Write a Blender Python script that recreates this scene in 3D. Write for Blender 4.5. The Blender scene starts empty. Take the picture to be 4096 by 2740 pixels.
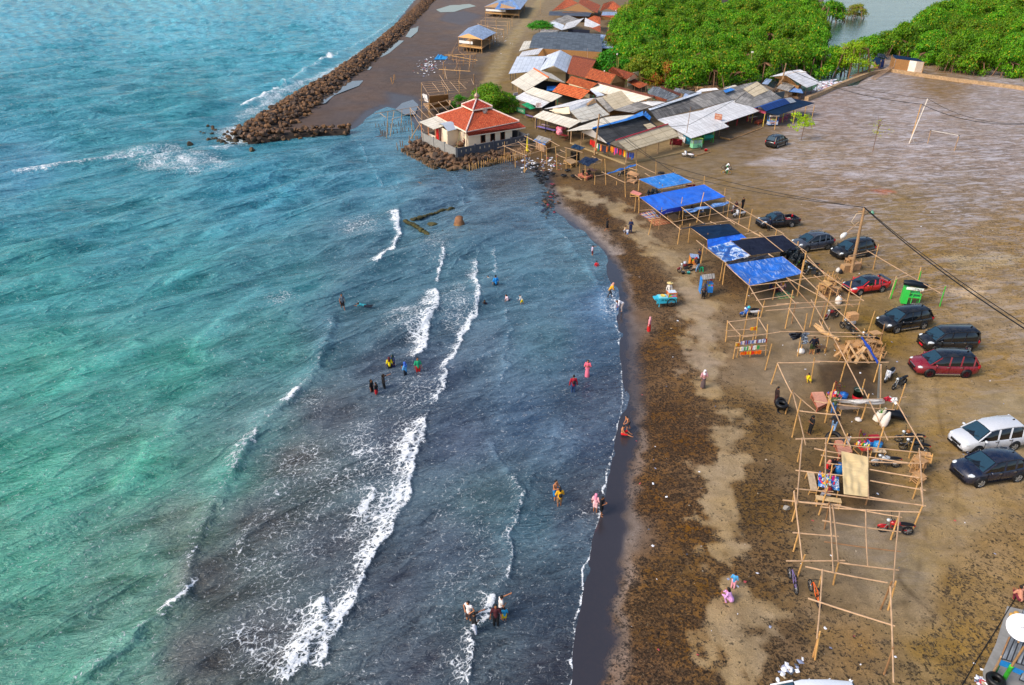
import bpy,bmesh,math,random
import numpy as np
from mathutils import Vector,Matrix
R=math.radians
sc=bpy.context.scene
col=sc.collection
TH=R(29.9);F=2838.0;H=29.0
cam_d=bpy.data.cameras.new('camera');cam=bpy.data.objects.new('camera',cam_d);col.objects.link(cam)
cam.location=(0,0,H);cam.rotation_euler=(R(90)- TH,0,0)
cam_d.sensor_width=36;cam_d.lens=F/4096*36;cam_d.clip_end=6000;cam_d.clip_start=0.5
sc.camera=cam
w=bpy.data.worlds.new('World');sc.world=w;w.use_nodes=True
wn=w.node_tree;sky=wn.nodes.new('ShaderNodeTexSky');sky.sky_type='NISHITA';sky.sun_disc=False
SUN_EL=R(42);SUN_AZ=R(-118)          # azimuth from +Y towards +X
sky.sun_elevation=SUN_EL;sky.sun_rotation=SUN_AZ;sky.air_density=1.0;sky.dust_density=2.5;sky.ozone_density=1.0
bg=wn.nodes['Background'];wn.links.new(sky.outputs[0],bg.inputs[0]);bg.inputs[1].default_value=0.13
sd=bpy.data.lights.new('sun','SUN');sd.energy=2.0;sd.angle=R(24);sd.color=(1,.90,.76)
so=bpy.data.objects.new('sun',sd);col.objects.link(so)
sv=Vector((math.sin(SUN_AZ)*math.cos(SUN_EL),math.cos(SUN_AZ)*math.cos(SUN_EL),math.sin(SUN_EL)))
so.rotation_euler=sv.to_track_quat('Z','Y').to_euler()
sc.view_settings.view_transform='Standard';sc.view_settings.look='None'
sc.view_settings.exposure=0.6;sc.view_settings.gamma=1;sc.view_settings.use_curve_mapping=False
REG=dict(A=(1600,0,2.904),B=(1500,300,2.904),C=(2000,200,2.904),D=(2600,200,2.904),E=(2400,0,2.904),
  F=(3100,0,2.306),G=(2500,600,2.904),H=(3000,700,2.904),I=(2800,1040,2.904),J=(3296,1100,2.904),
  K=(3050,1480,2.904),L=(3050,1950,1.985),M=(3696,1640,4.2375),N=(3696,2240,3.135),O=(1600,750,2.904),
  Q=(2300,850,3.485),R=(1250,1050,1.494),S=(2100,1400,1.28),T=(1700,2100,1.031),U=(500,0,.957),
  V=(0,0,.5723),X=(0,0,1.0))
SEA=-0.35
def p(k,x,y,z=0.0):
 x0,y0,s=REG[k];nx=x0+x/s;ny=y0+y/s
 u=(nx- 2048)/F;v=(ny- 1370)/F
 t=(H- z)/(math.sin(TH)+v*math.cos(TH))
 return Vector((u*t,t*(math.cos(TH)- v*math.sin(TH)),z))
def hgt(k,a,b,z=0.0):
 g=p(k,a[0],a[1],z);x0,y0,s=REG[k];v=((y0+b[1]/s)- 1370)/F
 dy=math.cos(TH)- v*math.sin(TH);dz=-math.sin(TH)- v*math.cos(TH)
 return H+dz/dy*g.y- z
def lin(c):
 if isinstance(c,str):
  c=[int(c[i:i+2],16)/255 for i in (0,2,4)]
  c=[x/12.92 if x<=.04045 else ((x+.055)/1.055)**2.4 for x in c]
 return tuple(c)
class NT:
 def __init__(s,name):
  s.m=bpy.data.materials.new(name);s.m.use_nodes=True;s.t=s.m.node_tree
  s.b=s.t.nodes['Principled BSDF']
 def put(s,sock,v):
  if isinstance(v,bpy.types.NodeSocket):s.t.links.new(v,sock)
  elif v is not None:
   if isinstance(v,(tuple,list)) and len(v)==3 and sock.type=='RGBA':v=tuple(v)+(1,)
   sock.default_value=v
 def n(s,ty,ins=None,out=0,**kw):
  nd=s.t.nodes.new('ShaderNode'+ty)
  for k,v in kw.items():setattr(nd,k,v)
  for k,v in (ins or {}).items():s.put(nd.inputs[k],v)
  return nd.outputs[out]
 def math(s,op,a,b=None,c=None,clamp=False):
  nd=s.t.nodes.new('ShaderNodeMath');nd.operation=op;nd.use_clamp=clamp
  s.put(nd.inputs[0],a);s.put(nd.inputs[1],b);s.put(nd.inputs[2],c);return nd.outputs[0]
 def mix(s,f,a,b,bt='MIX'):
  nd=s.t.nodes.new('ShaderNodeMix');nd.data_type='RGBA';nd.blend_type=bt
  s.put(nd.inputs[0],f);s.put(nd.inputs[6],a);s.put(nd.inputs[7],b);return nd.outputs[2]
 def ramp(s,v,stops,interp='LINEAR'):
  nd=s.t.nodes.new('ShaderNodeValToRGB');nd.color_ramp.interpolation=interp;e=nd.color_ramp.elements
  while len(e)<len(stops):e.new(.5)
  for i,(pos,c) in enumerate(stops):
   e[i].position=pos;c=lin(c) if isinstance(c,str) else c
   e[i].color=(c,c,c,1) if isinstance(c,(int,float)) else tuple(c)+(1,)
  s.put(nd.inputs[0],v);return nd.outputs[0]
 def mapr(s,v,a,b,c=0.,d=1.):
  return s.n('MapRange',{0:v,1:a,2:b,3:c,4:d})
 def obj(s,scale=(1,1,1),rot=0,kind='Object'):
  o=s.n('TexCoord',out={'Object':3,'UV':2,'Generated':0}[kind])
  return s.n('Mapping',{0:o,2:(0,0,rot),3:scale})
 def geo(s,scale=(1,1,1),rot=0):
  return s.n('Mapping',{0:s.n('NewGeometry'),2:(0,0,rot),3:scale},vector_type='TEXTURE')
 def noise(s,vec,scale,det=3,rough=.55,dist=0,out=0):
  return s.n('TexNoise',{'Vector':vec,'Scale':scale,'Detail':det,'Roughness':rough,'Distortion':dist},out)
 def bump(s,h,strength=.5,dist=.1,nrm=None):
  return s.n('Bump',{'Height':h,'Strength':strength,'Distance':dist,'Normal':nrm})
 def fin(s,color=None,rough=None,nrm=None,metal=None,spec=None,**kw):
  if color is not None:s.put(s.b.inputs['Base Color'],color)
  if rough is not None:s.put(s.b.inputs['Roughness'],rough)
  if nrm is not None:s.put(s.b.inputs['Normal'],nrm)
  if metal is not None:s.put(s.b.inputs['Metallic'],metal)
  if spec is not None:s.put(s.b.inputs['Specular IOR Level'],spec)
  for k,v in kw.items():s.put(s.b.inputs[k],v)
  return s.m
_mc={}
def mat(c,rough=.6,var=.25,metal=0,scale=6.,spec=.4,bump=.0,name=None):
 key=(c if isinstance(c,str) else tuple(c),rough,var,metal,scale,bump)
 if key in _mc:return _mc[key]
 t=NT(name or 'mat_%s' % (c if isinstance(c,str) else len(_mc)));c=lin(c)
 o=t.n('TexCoord',out=3);a=t.noise(o,scale,4);b=t.noise(o,scale*.17,2)
 k=t.math('ADD',t.math('MULTIPLY',a,.6),t.math('MULTIPLY',b,.4))
 k=t.mapr(k,.3,.7,1- var,1+var)
 hs=t.n('HueSaturation',{'Value':k,'Color':tuple(c)+(1,)})
 _mc[key]=t.fin(hs,t.mapr(b,.3,.7,max(rough- .08,.02),min(rough+.08,1)),t.bump(a,bump,.02) if bump else None,metal,spec)
 return _mc[key]
class MB:
 def __init__(s):s.v=[];s.f=[];s.mi=[];s.uv={};s.cur=0;s.sm=[];s.smooth=False
 def add(s,vs,fs,uvs=None):
  b=len(s.v);s.v.extend([tuple(q) for q in vs])
  for i,f in enumerate(fs):
   if uvs:s.uv[len(s.f)]=uvs[i]
   s.f.append(tuple(b+j for j in f));s.mi.append(s.cur);s.sm.append(s.smooth)
  return s
 def box(s,c,d,rz=0,rx=0,ry=0,taper=1.0):
  m=Matrix.Translation(c) @ Matrix.Rotation(rz,4,'Z') @ Matrix.Rotation(ry,4,'Y') @ Matrix.Rotation(rx,4,'X')
  vs=[]
  for k in (-.5,.5):
   tp=taper if k>0 else 1
   for x,y in ((-.5,-.5),(.5,-.5),(.5,.5),(-.5,.5)):vs.append(m @ Vector((x*d[0]*tp,y*d[1]*tp,k*d[2])))
  return s.add(vs,[(3,2,1,0),(4,5,6,7),(0,1,5,4),(1,2,6,5),(2,3,7,6),(3,0,4,7)])
 def beam(s,a,b,wd,hg):
  a=Vector(a);b=Vector(b);d=b- a;L=d.length
  if L<1e-4:return s
  q=d.to_track_quat('X','Z').to_matrix().to_4x4();m=Matrix.Translation((a+b)/2) @ q;vs=[]
  for k in (-.5,.5):
   for x,y in ((-.5,-.5),(.5,-.5),(.5,.5),(-.5,.5)):vs.append(m @ Vector((x*L,y*wd,k*hg)))
  return s.add(vs,[(3,2,1,0),(4,5,6,7),(0,1,5,4),(1,2,6,5),(2,3,7,6),(3,0,4,7)])
 def tube(s,pts,rad,n=8,cap=True):
  pts=[Vector(q) for q in pts];m=len(pts)
  if not isinstance(rad,(list,tuple)):rad=[rad]*m
  s0=s.smooth;s.smooth=True;rings=[];up=None
  for i in range(m):
   t=(pts[min(i+1,m- 1)]- pts[max(i- 1,0)]);
   if t.length<1e-6:t=Vector((0,0,1))
   t.normalize()
   if up is None:
    up=Vector((0,0,1)) if abs(t.z)<.9 else Vector((1,0,0))
   x=up.cross(t).normalized();up=t.cross(x)
   rings.append([pts[i]+(x*math.cos(2*math.pi*j/n)+up*math.sin(2*math.pi*j/n))*rad[i] for j in range(n)])
  vs=[q for r in rings for q in r]
  fs=[(i*n+j,i*n+(j+1) % n,(i+1)*n+(j+1) % n,(i+1)*n+j) for i in range(m- 1) for j in range(n)]
  s.add(vs,fs);s.smooth=s0
  if cap:
   s.add(rings[0][::-1],[tuple(range(n))]);s.add(rings[-1],[tuple(range(n))])
  return s
 def lathe(s,c,prof,n=16,axis=None,half=1.0):
  m=Matrix.Translation(c)
  if axis is not None:m=m @ Vector(axis).to_track_quat('Z','Y').to_matrix().to_4x4()
  s0=s.smooth;s.smooth=True
  vs=[m @ Vector((r*math.cos(2*math.pi*j/n),r*math.sin(2*math.pi*j/n),h)) for r,h in prof for j in range(n)]
  fs=[(i*n+j,i*n+(j+1) % n,(i+1)*n+(j+1) % n,(i+1)*n+j) for i in range(len(prof)- 1) for j in range(n)]
  s.add(vs,fs);s.smooth=s0;return s
 def ball(s,c,r,n=10,m=7):
  r=(r,r,r) if not isinstance(r,(tuple,list)) else r;c=Vector(c);s0=s.smooth;s.smooth=True
  vs=[c+Vector((r[0]*math.sin(math.pi*i/m)*math.cos(2*math.pi*j/n),r[1]*math.sin(math.pi*i/m)*math.sin(2*math.pi*j/n),r[2]*math.cos(math.pi*i/m))) for i in range(m+1) for j in range(n)]
  fs=[((i+1)*n+j,(i+1)*n+(j+1) % n,i*n+(j+1) % n,i*n+j) for i in range(m) for j in range(n)]
  s.add(vs,fs);s.smooth=s0;return s
 def quad(s,a,b,c,d,th=.03,uvw=None):
  a,b,c,d=[Vector(q) for q in (a,b,c,d)]
  nrm=((b- a).cross(d- a)+(d- c).cross(b- c)).normalized()
  if nrm.z<0:a,b,c,d=b,a,d,c;nrm=-nrm if nrm.z<0 else nrm
  nrm=((b- a).cross(d- a)).normalized()
  W=((b- a).length+(c- d).length)/2;L=((d- a).length+(c- b).length)/2
  lo=[q- nrm*th for q in (a,b,c,d)]
  uv=[(0,0),(W,0),(W,L),(0,L)]
  s.add([a,b,c,d],[(0,1,2,3)],[uv]);s.add(lo,[(3,2,1,0)],[uv[::-1]])
  for i,(q,r_) in enumerate(((0,1),(1,2),(2,3),(3,0))):
   T=(a,b,c,d);s.add([T[q],lo[q],lo[r_],T[r_]],[(0,1,2,3)])
  return s
 def poly(s,pts,z0,z1):
  pts=[Vector((q[0],q[1],0)) for q in pts]
  ar=sum(pts[i].x*pts[(i+1) % len(pts)].y- pts[(i+1) % len(pts)].x*pts[i].y for i in range(len(pts)))
  if ar<0:pts=pts[::-1]
  n=len(pts);vs=[Vector((q.x,q.y,z0)) for q in pts]+[Vector((q.x,q.y,z1)) for q in pts]
  return s.add(vs,[tuple(range(n))[::-1],tuple(range(n,2*n))]+[(i,(i+1) % n,n+(i+1) % n,n+i) for i in range(n)])
 def build(s,name,mats,parent=None,loc=None):
  me=bpy.data.meshes.new(name);me.from_pydata(s.v,[],s.f)
  if not isinstance(mats,(list,tuple)):mats=[mats]
  for m in mats:me.materials.append(m)
  me.polygons.foreach_set('material_index',s.mi);me.polygons.foreach_set('use_smooth',s.sm)
  if s.uv:
   ul=me.uv_layers.new(name='UVMap');
   for fi,uvs in s.uv.items():
    st=me.polygons[fi].loop_start
    for k,q in enumerate(uvs):ul.data[st+k].uv=q
  me.update()
  o=bpy.data.objects.new(name,me);col.objects.link(o)
  if parent is not None:o.parent=parent
  if loc is not None:o.location=loc
  return o
def tag(o,label=None,cat=None,group=None,kind=None):
 if label:o['label']=label
 if cat:o['category']=cat
 if group:o['group']=group
 if kind:o['kind']=kind
 return o
def thing(name,loc,label,cat,rz=0,group=None):
 o=bpy.data.objects.new(name,None);col.objects.link(o);o.location=loc;o.rotation_euler=(0,0,rz)
 o.empty_display_size=.2
 return tag(o,label,cat,group)
def kids(o):return [c for c in bpy.data.objects if c.parent==o]
def copy_tree(o,parent=None,cm=None):
 if cm is None:
  cm={}
  for c in bpy.data.objects:
   if c.parent:cm.setdefault(c.parent.name,[]).append(c)
 c=o.copy();col.objects.link(c)
 if parent is not None:c.parent=parent
 for ch in cm.get(o.name,[]):copy_tree(ch,c,cm)
 return c
def rnd(s):return random.Random(s)
# ================================================================ ground and sea sheets
def pv(pts,z=0.0):return [p('V',x,y,z) for x,y in pts]
def sheet_axes(x0,x1,y0,y1,sx,sy):
 nx=np.arange(x0,x1+sx,sx,dtype=float);ny=np.arange(y0,y1+sy,sy,dtype=float)
 return nx,ny
def unproj(NX,NY,z):
 u=(NX- 2048)/F;v=(NY- 1370)/F
 t=(H- z)/(math.sin(TH)+v*math.cos(TH))
 return u*t,t*(math.cos(TH)- v*math.sin(TH))
def pdist(X,Y,pts):
 best=np.full(X.shape,1e9);sg=np.zeros(X.shape);al=np.zeros(X.shape)
 L=[0]
 for a,b in zip(pts[:-1],pts[1:]):L.append(L[-1]+math.hypot(b[0]- a[0],b[1]- a[1]))
 for i,(a,b) in enumerate(zip(pts[:-1],pts[1:])):
  dx,dy=b[0]- a[0],b[1]- a[1];l2=dx*dx+dy*dy+1e-9
  t=np.clip(((X- a[0])*dx+(Y- a[1])*dy)/l2,0,1)
  ex=X- (a[0]+t*dx);ey=Y- (a[1]+t*dy);d=np.hypot(ex,ey)
  m=d<best;best[m]=d[m];sg[m]=np.sign(dy*ex- dx*ey)[m];al[m]=((L[i]+t*(L[i+1]- L[i]))/L[-1])[m]
 return best*sg,al
def sstep(a,b,x):
 t=np.clip((x- a)/(b- a),0,1);return t*t*(3- 2*t)
def in_poly(X,Y,pts):
 r=np.zeros(X.shape,bool);n=len(pts)
 for i in range(n):
  x1,y1=pts[i][0],pts[i][1];x2,y2=pts[(i+1) % n][0],pts[(i+1) % n][1]
  if y1==y2:continue
  c=((y1>Y) !=(y2>Y)) & (X<(x2- x1)*(Y- y1)/(y2- y1)+x1);r ^=c
 return r
def soft_poly(X,Y,pts,w):
 ins=in_poly(X,Y,pts);d=np.full(X.shape,1e9)
 q=list(pts)+[pts[0]]
 dd,_=pdist(X,Y,q);d=np.abs(dd);s=np.where(ins,d,-d)
 return sstep(-w,w,s)
rngN=np.random.RandomState(4)
def vnoise(X,Y,sc_,seed):
 rs=np.random.RandomState(seed);T=rs.rand(257,257)
 x=X/sc_+1000.3;y=Y/sc_+1000.7;xi=np.floor(x).astype(int);yi=np.floor(y).astype(int)
 fx=x- xi;fy=y- yi;fx=fx*fx*(3- 2*fx);fy=fy*fy*(3- 2*fy);xi %=256;yi %=256
 return (T[xi,yi]*(1- fx)+T[xi+1,yi]*fx)*(1- fy)+(T[xi,yi+1]*(1- fx)+T[xi+1,yi+1]*fx)*fy
def grid_obj(name,X,Y,Z,mats,attrs):
 r,c=X.shape;me=bpy.data.meshes.new(name)
 me.vertices.add(r*c);co=np.stack([X,Y,Z],-1).astype(np.float32).ravel();me.vertices.foreach_set('co',co)
 i=np.arange(r- 1)[:,None]*c+np.arange(c- 1)[None,:]
 q=np.stack([i,i+c,i+c+1,i+1],-1).reshape(-1,4)   # rows run towards the camera
 nf=len(q);me.loops.add(nf*4);me.polygons.add(nf)
 me.loops.foreach_set('vertex_index',q.ravel().astype(np.int32))
 me.polygons.foreach_set('loop_start',np.arange(0,nf*4,4,dtype=np.int32))
 me.update(calc_edges=True);me.polygons.foreach_set('use_smooth',np.ones(nf,bool))
 for k,a in attrs.items():
  if a.ndim==3:
   at=me.attributes.new(k,'FLOAT_COLOR','POINT');at.data.foreach_set('color',np.concatenate([a,np.ones(a.shape[:2]+(1,))],-1).astype(np.float32).ravel())
  else:
   at=me.attributes.new(k,'FLOAT','POINT');at.data.foreach_set('value',a.astype(np.float32).ravel())
 for m in mats:me.materials.append(m)
 me.update();o=bpy.data.objects.new(name,me);col.objects.link(o);return o
def idw(NX,NY,pts,pw=2.6):
 num=0;den=0
 for q in pts:
  d2=((NX- q[0]/.5723)**2+((NY- q[1]/.5723)*1.3)**2)+900
  wgt=1/d2**(pw/2);num=num+wgt[...,None]*np.array(q[2]);den=den+wgt
 return num/den[...,None]
SHORE=[(1010,-60),(955,-8),(930,20),(890,70),(830,130),(760,175),(690,205),(640,235),(600,265),(560,290),(545,318),(600,322),(700,308),(805,300),
  (850,255),(885,242),(925,250),(945,262),(955,300),(940,335),(985,365),(1040,392),(1100,380),(1160,372),(1205,385),(1240,402),(1252,440),(1262,475),(1300,505),(1345,550),
  (1385,600),(1402,650),(1408,690),(1413,735),(1422,790),(1428,850),(1430,905),(1422,950),(1412,1000),(1402,1050),(1392,1100),(1383,1160),
  (1374,1200),(1356,1250),(1345,1300),(1338,1340),(1332,1390),(1322,1440),(1314,1500),(1312,1568),(1300,1750),(1290,2000)]
SHW=pv(SHORE,SEA)
WETE=[(1250,432),(1262,470),(1302,495),(1352,535),(1392,575),(1425,620),(1436,680),(1440,760),(1441,830),(1450,900),(1455,950),(1462,1000),(1447,1060),
  (1430,1130),(1436,1200),(1425,1270),(1420,1350),(1402,1400),(1410,1450),(1400,1500),(1382,1568),(1375,1750)]
RIVER=[(1850,175),(1868,140),(1872,100),(1850,60),(1880,20),(1900,-30),(1985,-60),(2300,-60),(2180,0),(2090,55),(2000,100),(1990,150),(1960,190),(1820,205),(1700,170),(1780,150)]
gx,gy=sheet_axes(-700,4900,-170,3300,8,7)
gx=np.concatenate([[-5200,-3600,-2400,-1500,-1000],gx,[5200,5800,7000,9500]])
gy=np.concatenate([[-253,-249,-240,-225,-210,-195,-182],gy,[3700,4400,5400]])
GNX,GNY=np.meshgrid(gx,gy);GX,GY=unproj(GNX,GNY,0.0)
sd_,_=pdist(GX,GY,[(q.x,q.y) for q in SHW])      # shore runs far -> near: right-hand side (+) is the sea
_pl=[(q.x,q.y) for q in SHW]+[(-60,5),(-3000,5),(-3000,6000),(SHW[0].x,6000)]
sea_d=np.where(in_poly(GX,GY,_pl),1,-1)*np.abs(sd_)                                     # >0 seaward (west)
def hex_(s):return lin(s)
GC=[  # place, colour of the dry surface, debris, pale streaks
(1080,20,'6b5a50',.5,.1),(1000,120,'5c4c42',.5,.1),(850,220,'5f5048',.6,.0),(930,180,'5a4c44',.6,0),(700,280,'594a42',.5,0),(1080,200,'5a4a3c',.6,0),
(1180,40,'8d7c62',.3,0),(1160,170,'84704e',.3,0),(1230,300,'6b593c',.4,0),(1300,350,'665339',.4,0),(1150,395,'4d3b2a',.7,0),(1250,380,'5a4630',.6,0),
(1500,330,'75644a',.3,0),(1600,370,'7d6a4e',.3,.1),(1700,300,'6f5c44',.4,.1),(1900,250,'8b7a70',.5,.7),(2000,210,'8d8078',.4,.9),(2150,190,'7a6242',.5,.3),
(2100,260,'94857c',.5,.9),(2300,240,'94877f',.4,.8),(1850,350,'8d7b68',.5,.7),(2100,350,'8f7f74',.6,.9),(2300,360,'8b7c72',.6,.9),(1650,420,'7d6848',.4,.2),(1950,430,'836e58',.6,.6),
(2200,450,'80705f',.6,.7),(1750,500,'7c6646',.5,.1),(2050,480,'7f6b4c',.6,.4),(2300,560,'846c48',.7,.3),(1850,620,'7c6642',.6,.1),(2150,620,'866e48',.7,.3),(2300,700,'8e7858',.6,.3),
(2000,760,'80683e',.6,.0),(2300,850,'8a7350',.6,.2),(2150,920,'907a56',.5,.1),(2300,930,'9a8766',.3,.1),(2100,1050,'866f4a',.6,.1),(2200,1180,'947f5e',.5,.1),(2300,1250,'866d48',.7,0),
(2200,1350,'7f6845',.8,0),(2300,1450,'7d6745',.8,0),(2150,1500,'7c6642',.8,0),(2080,1300,'958468',.3,.1),(1980,1230,'978770',.25,.1),(2060,1400,'8c7a60',.5,0),(1950,1480,'7c664a',.7,0),
(1800,720,'8b7a62',.2,0),(1850,800,'8e7d66',.2,0),(1780,880,'8a7860',.3,0),(1940,860,'5c4a34',.3,0),(1950,1120,'5f4c34',.5,0),(1850,1000,'6b573a',.6,0),(1900,1300,'7c6a50',.5,0),
(1380,480,'4a3520',.85,0),(1450,480,'5e4730',.8,0),(1430,580,'523c24',.9,0),(1500,500,'6d5740',.7,0),(1560,600,'78664e',.6,0),(1480,650,'553d24',.9,0),(1470,800,'563d22',.95,0),(1540,760,'5e4528',.9,0),
(1500,950,'553c22',.95,0),(1560,1000,'573d22',.95,0),(1480,1150,'553b20',1,0),(1560,1200,'5b4022',1,0),(1480,1350,'5a4022',1,0),(1550,1450,'5b4124',1,0),(1450,1520,'58402a',1,0),(1600,1300,'5f4628',.9,0),
(1730,950,'5f4a2e',.85,0),(1740,1150,'5d482c',.85,0),(1760,1300,'5e4930',.85,0),(1760,1480,'5c4830',.85,0),(1650,700,'77634a',.6,0),(1620,520,'6a543a',.6,0),(1680,640,'5d4730',.8,0),
(2250,30,'45402c',.5,0),(1700,60,'3a3424',.5,0),(300,300,'4a443a',.3,0),(300,1200,'4a4038',.3,0),(1100,1100,'3e3632',.3,0),(1440,760,'6a5a50',.3,0),(1440,1200,'6a594c',.4,0)]
tab=idw(GNX,GNY,[(q[0],q[1],tuple(hex_(q[2]))+(q[3],q[4])) for q in GC],3.4)
gcol=tab[...,:3];gdeb=tab[...,3];gstr=tab[...,4]
def blend(m,hx,d=None,s=None):
 global gcol,gdeb,gstr
 gcol=gcol*(1- m[...,None])+np.array(lin(hx))*m[...,None]
 if d is not None:gdeb=gdeb*(1- m)+d*m
 if s is not None:gstr=gstr*(1- m)+s*m
def band(pts,w,soft=.5,ns=1.0,seed=1):
 q=pv(pts);d,a=pdist(GX,GY,[(v.x,v.y) for v in q])
 d=np.abs(d)+(vnoise(GX,GY,1.3,seed)- .5)*ns*2+(vnoise(GX,GY,.45,seed+9)- .5)*ns
 return 1- sstep(w*(1- soft),w*(1+soft),d)
m=band([(1300,430),(1400,470),(1480,540),(1530,600),(1590,670),(1605,740),(1600,790)],.85,.9,1.5,3);blend(m*.75,'a08e72',.38)
m=band([(1600,770),(1625,850),(1625,920),(1650,1000),(1655,1080),(1665,1180),(1670,1300),(1690,1400),(1680,1568),(1680,1700)],.45,1.8,1.7,5);blend(m*.8,'a08c6e',.42)
m=band([(1590,670),(1610,760),(1610,850)],1.0,.8,1.2,12);blend(m*.75,'a2907a',.3)
wq=pv(WETE);wd,_=pdist(GX,GY,[(v.x,v.y) for v in wq])
e=np.exp(-((wd+.25+(vnoise(GX,GY,.8,21)- .5)*.8)/.38)**2)*(GNY>740)*(GNY<2900);blend(np.clip(e*.45,0,1),'8d8078',.5)
e=np.exp(-((wd+.7+(vnoise(GX,GY,.8,22)- .5)*1.2)/.9)**2)*(GNY>735)*(GNY<1010);blend(np.clip(e*.7,0,1),'a89c94',.5)
m=band([(1260,-40),(1225,20),(1195,60),(1160,110),(1135,160),(1120,195)],1.9,.4,.5,7);blend(m*.9,'9c8a68',.15)
m=band([(1120,195),(1180,240),(1220,290),(1260,330),(1330,360),(1420,395),(1500,400)],1.5,.6,.5,8);blend(m*.5,'7a674a',.3)
for i,t in enumerate([[(1700,470),(1800,455),(1900,470),(2000,500)],[(2180,380),(2260,395),(2344,420)],[(1950,420),(2050,405),(2200,420),(2344,450)],[(2120,320),(2230,345),(2344,355)],
  [(2344,740),(2230,760),(2150,800),(2120,870),(2125,960),(2160,1100),(2150,1250),(2110,1400)],[(2030,720),(1900,745),(1800,750)],[(2250,1568),(2180,1420),(2130,1370),(2090,1330)],[(1930,560),(2050,620),(2150,640),(2344,640)]]):
 for off in (-.75,.75):
  q=pv(t);d,a=pdist(GX,GY,[(v.x,v.y) for v in q]);d=d- off+(vnoise(GX,GY,2.5,40+i)- .5)*.5
  mm=np.exp(-(d/.13)**2)*np.clip(1.8*vnoise(GX,GY,1.3,60+i)- .5,0,1);blend(np.clip(mm*.5,0,1),'4a3a28')
for i,t in enumerate([[(1720,375),(1800,368),(1880,372),(1960,360)],[(2000,330),(2100,335),(2200,330)],[(1960,395),(2080,400),(2190,398)],[(2000,265),(2080,268),(2160,250)]]):
 q=pv(t);d,a=pdist(GX,GY,[(v.x,v.y) for v in q]);d=d+(vnoise(GX,GY,4,80+i)- .5)*4
 blend(np.clip(np.exp(-(d/1.0)**2)*vnoise(GX,GY,2.2,90+i)*1.1,0,1),'b5aeb0')
m=soft_poly(GX,GY,[(v.x,v.y) for v in pv([(1870,833),(1985,838),(2010,905),(1890,905)])],.25);blend(m*.75,'4e3f30',.3)
m=band([(2020,440),(2034,438)],.8,.6,.8,77);blend(m*.7,'a0604a')
m=band([(2220,600),(2300,590)],1.8,.6,1.5,78);blend(m*.6,'a39274')
m=band([(2210,670),(2260,650)],.7,.6,.8,79);blend(m*.8,'b29a7a')
wet=np.zeros(GX.shape)
wet=np.maximum(wet,sstep(-.5,.35,wd+(vnoise(GX,GY,.6,24)- .5)*.5)*(GNY>700)*(GNX<2700))
wet=np.maximum(wet,sstep(-2.2,-.6,sea_d)*.75)
for pts,a in (([(1000,45),(1020,28),(1060,22),(1110,35),(1060,60)],.6),([(880,205),(960,220),(985,250),(930,262),(880,250)],.7),([(1100,375),(1200,372),(1240,395),(1160,405)],.8)):
 wet=np.maximum(wet,soft_poly(GX,GY,[(v.x,v.y) for v in pv(pts)],2.0)*a)
mudm=soft_poly(GX,GY,[(v.x,v.y) for v in pv([(990,-30),(1190,-30),(1150,80),(1100,180),(960,270),(700,300),(640,260),(780,160),(900,70)])],2.0)
wet=np.maximum(wet,mudm*.45*vnoise(GX,GY,5,31))
Z=np.zeros(GX.shape)
Z=np.where(sea_d>-6,-.345*sstep(-6,0,sea_d),Z);Z=np.where(sea_d>0,-.345- .06*sea_d,Z);Z=np.maximum(Z,-2.5)
low=mudm*sstep(2,-3,sea_d);Z=Z*(1- low*.5)
rv=soft_poly(GX,GY,[(v.x,v.y) for v in pv(RIVER)],2.5)
Z=Z- rv*1.3
Z+=(vnoise(GX,GY,1.1,5)- .5)*.035*(sea_d<-2)+(vnoise(GX,GY,.5,6)- .5)*.03*np.clip(gdeb,0,1)*(sea_d<-2)
Z=np.where((mudm>.5),np.minimum(Z,-.12+(vnoise(GX,GY,6,7)- .5)*.25),Z)
t=NT('beach_ground')
vec=t.n('NewGeometry');A=lambda k,o=2:t.n('Attribute',None,o,attribute_name=k)
c0=A('col',0);deb=A('deb');strk=A('streak');wt=A('wet')
n1=t.noise(vec,1.1,6,.65);n2=t.noise(vec,3.2,8,.72,.7);n3=t.noise(vec,.25,4,.6);n4=t.noise(vec,14,4,.7)
und=t.n('HueSaturation',{'Value':t.math('MULTIPLY',t.mapr(deb,.3,1,.98,1.6),t.math('MULTIPLY',t.mapr(n1,.3,.7,.85,1.18),t.mapr(n4,.3,.7,.72,1.25))),'Saturation':t.mapr(n3,.3,.7,.9,1.25),'Color':c0})
und=t.mix(t.mapr(t.noise(vec,.55,7,.7,.8),.44,.6,0,.42),und,t.n('HueSaturation',{'Value':.42,'Saturation':1.15,'Color':c0}))
n5=t.noise(vec,7.5,5,.7,.4);cov=t.math('ADD',t.math('MULTIPLY',n2,.5),t.math('ADD',t.math('MULTIPLY',n5,.3),t.math('MULTIPLY',n1,.2)))
cov=t.math('SUBTRACT',cov,t.mapr(deb,.15,1,.62,.462));cov=t.mapr(cov,-.01,.022)
weed=t.n('HueSaturation',{'Value':t.math('MULTIPLY',t.mapr(n5,.42,.6,.85,.1),t.mapr(n4,.3,.7,.6,1.35)),'Saturation':.95,'Color':c0})
base=t.mix(t.math('MULTIPLY',cov,t.mapr(deb,.1,.7,.6,.97)),und,weed)
dk=cov
cr=t.math('MULTIPLY',t.math('GREATER_THAN',t.noise(vec,11,4,.6),.64),t.mapr(deb,.4,1,.0,.3))
base=t.mix(cr,base,(.42,.30,.17,1))
sv_=t.geo((2.6,.8,1),R(10));sn=t.noise(sv_,.8,8,.7,1.2)
base=t.mix(t.math('MULTIPLY',t.mapr(sn,.48,.6),t.math('MULTIPLY',strk,.9)),base,(.50,.47,.50,1))
sn2=t.noise(t.geo((2.4,.8,1),R(-16)),1.1,7,.72,1.0)
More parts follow.
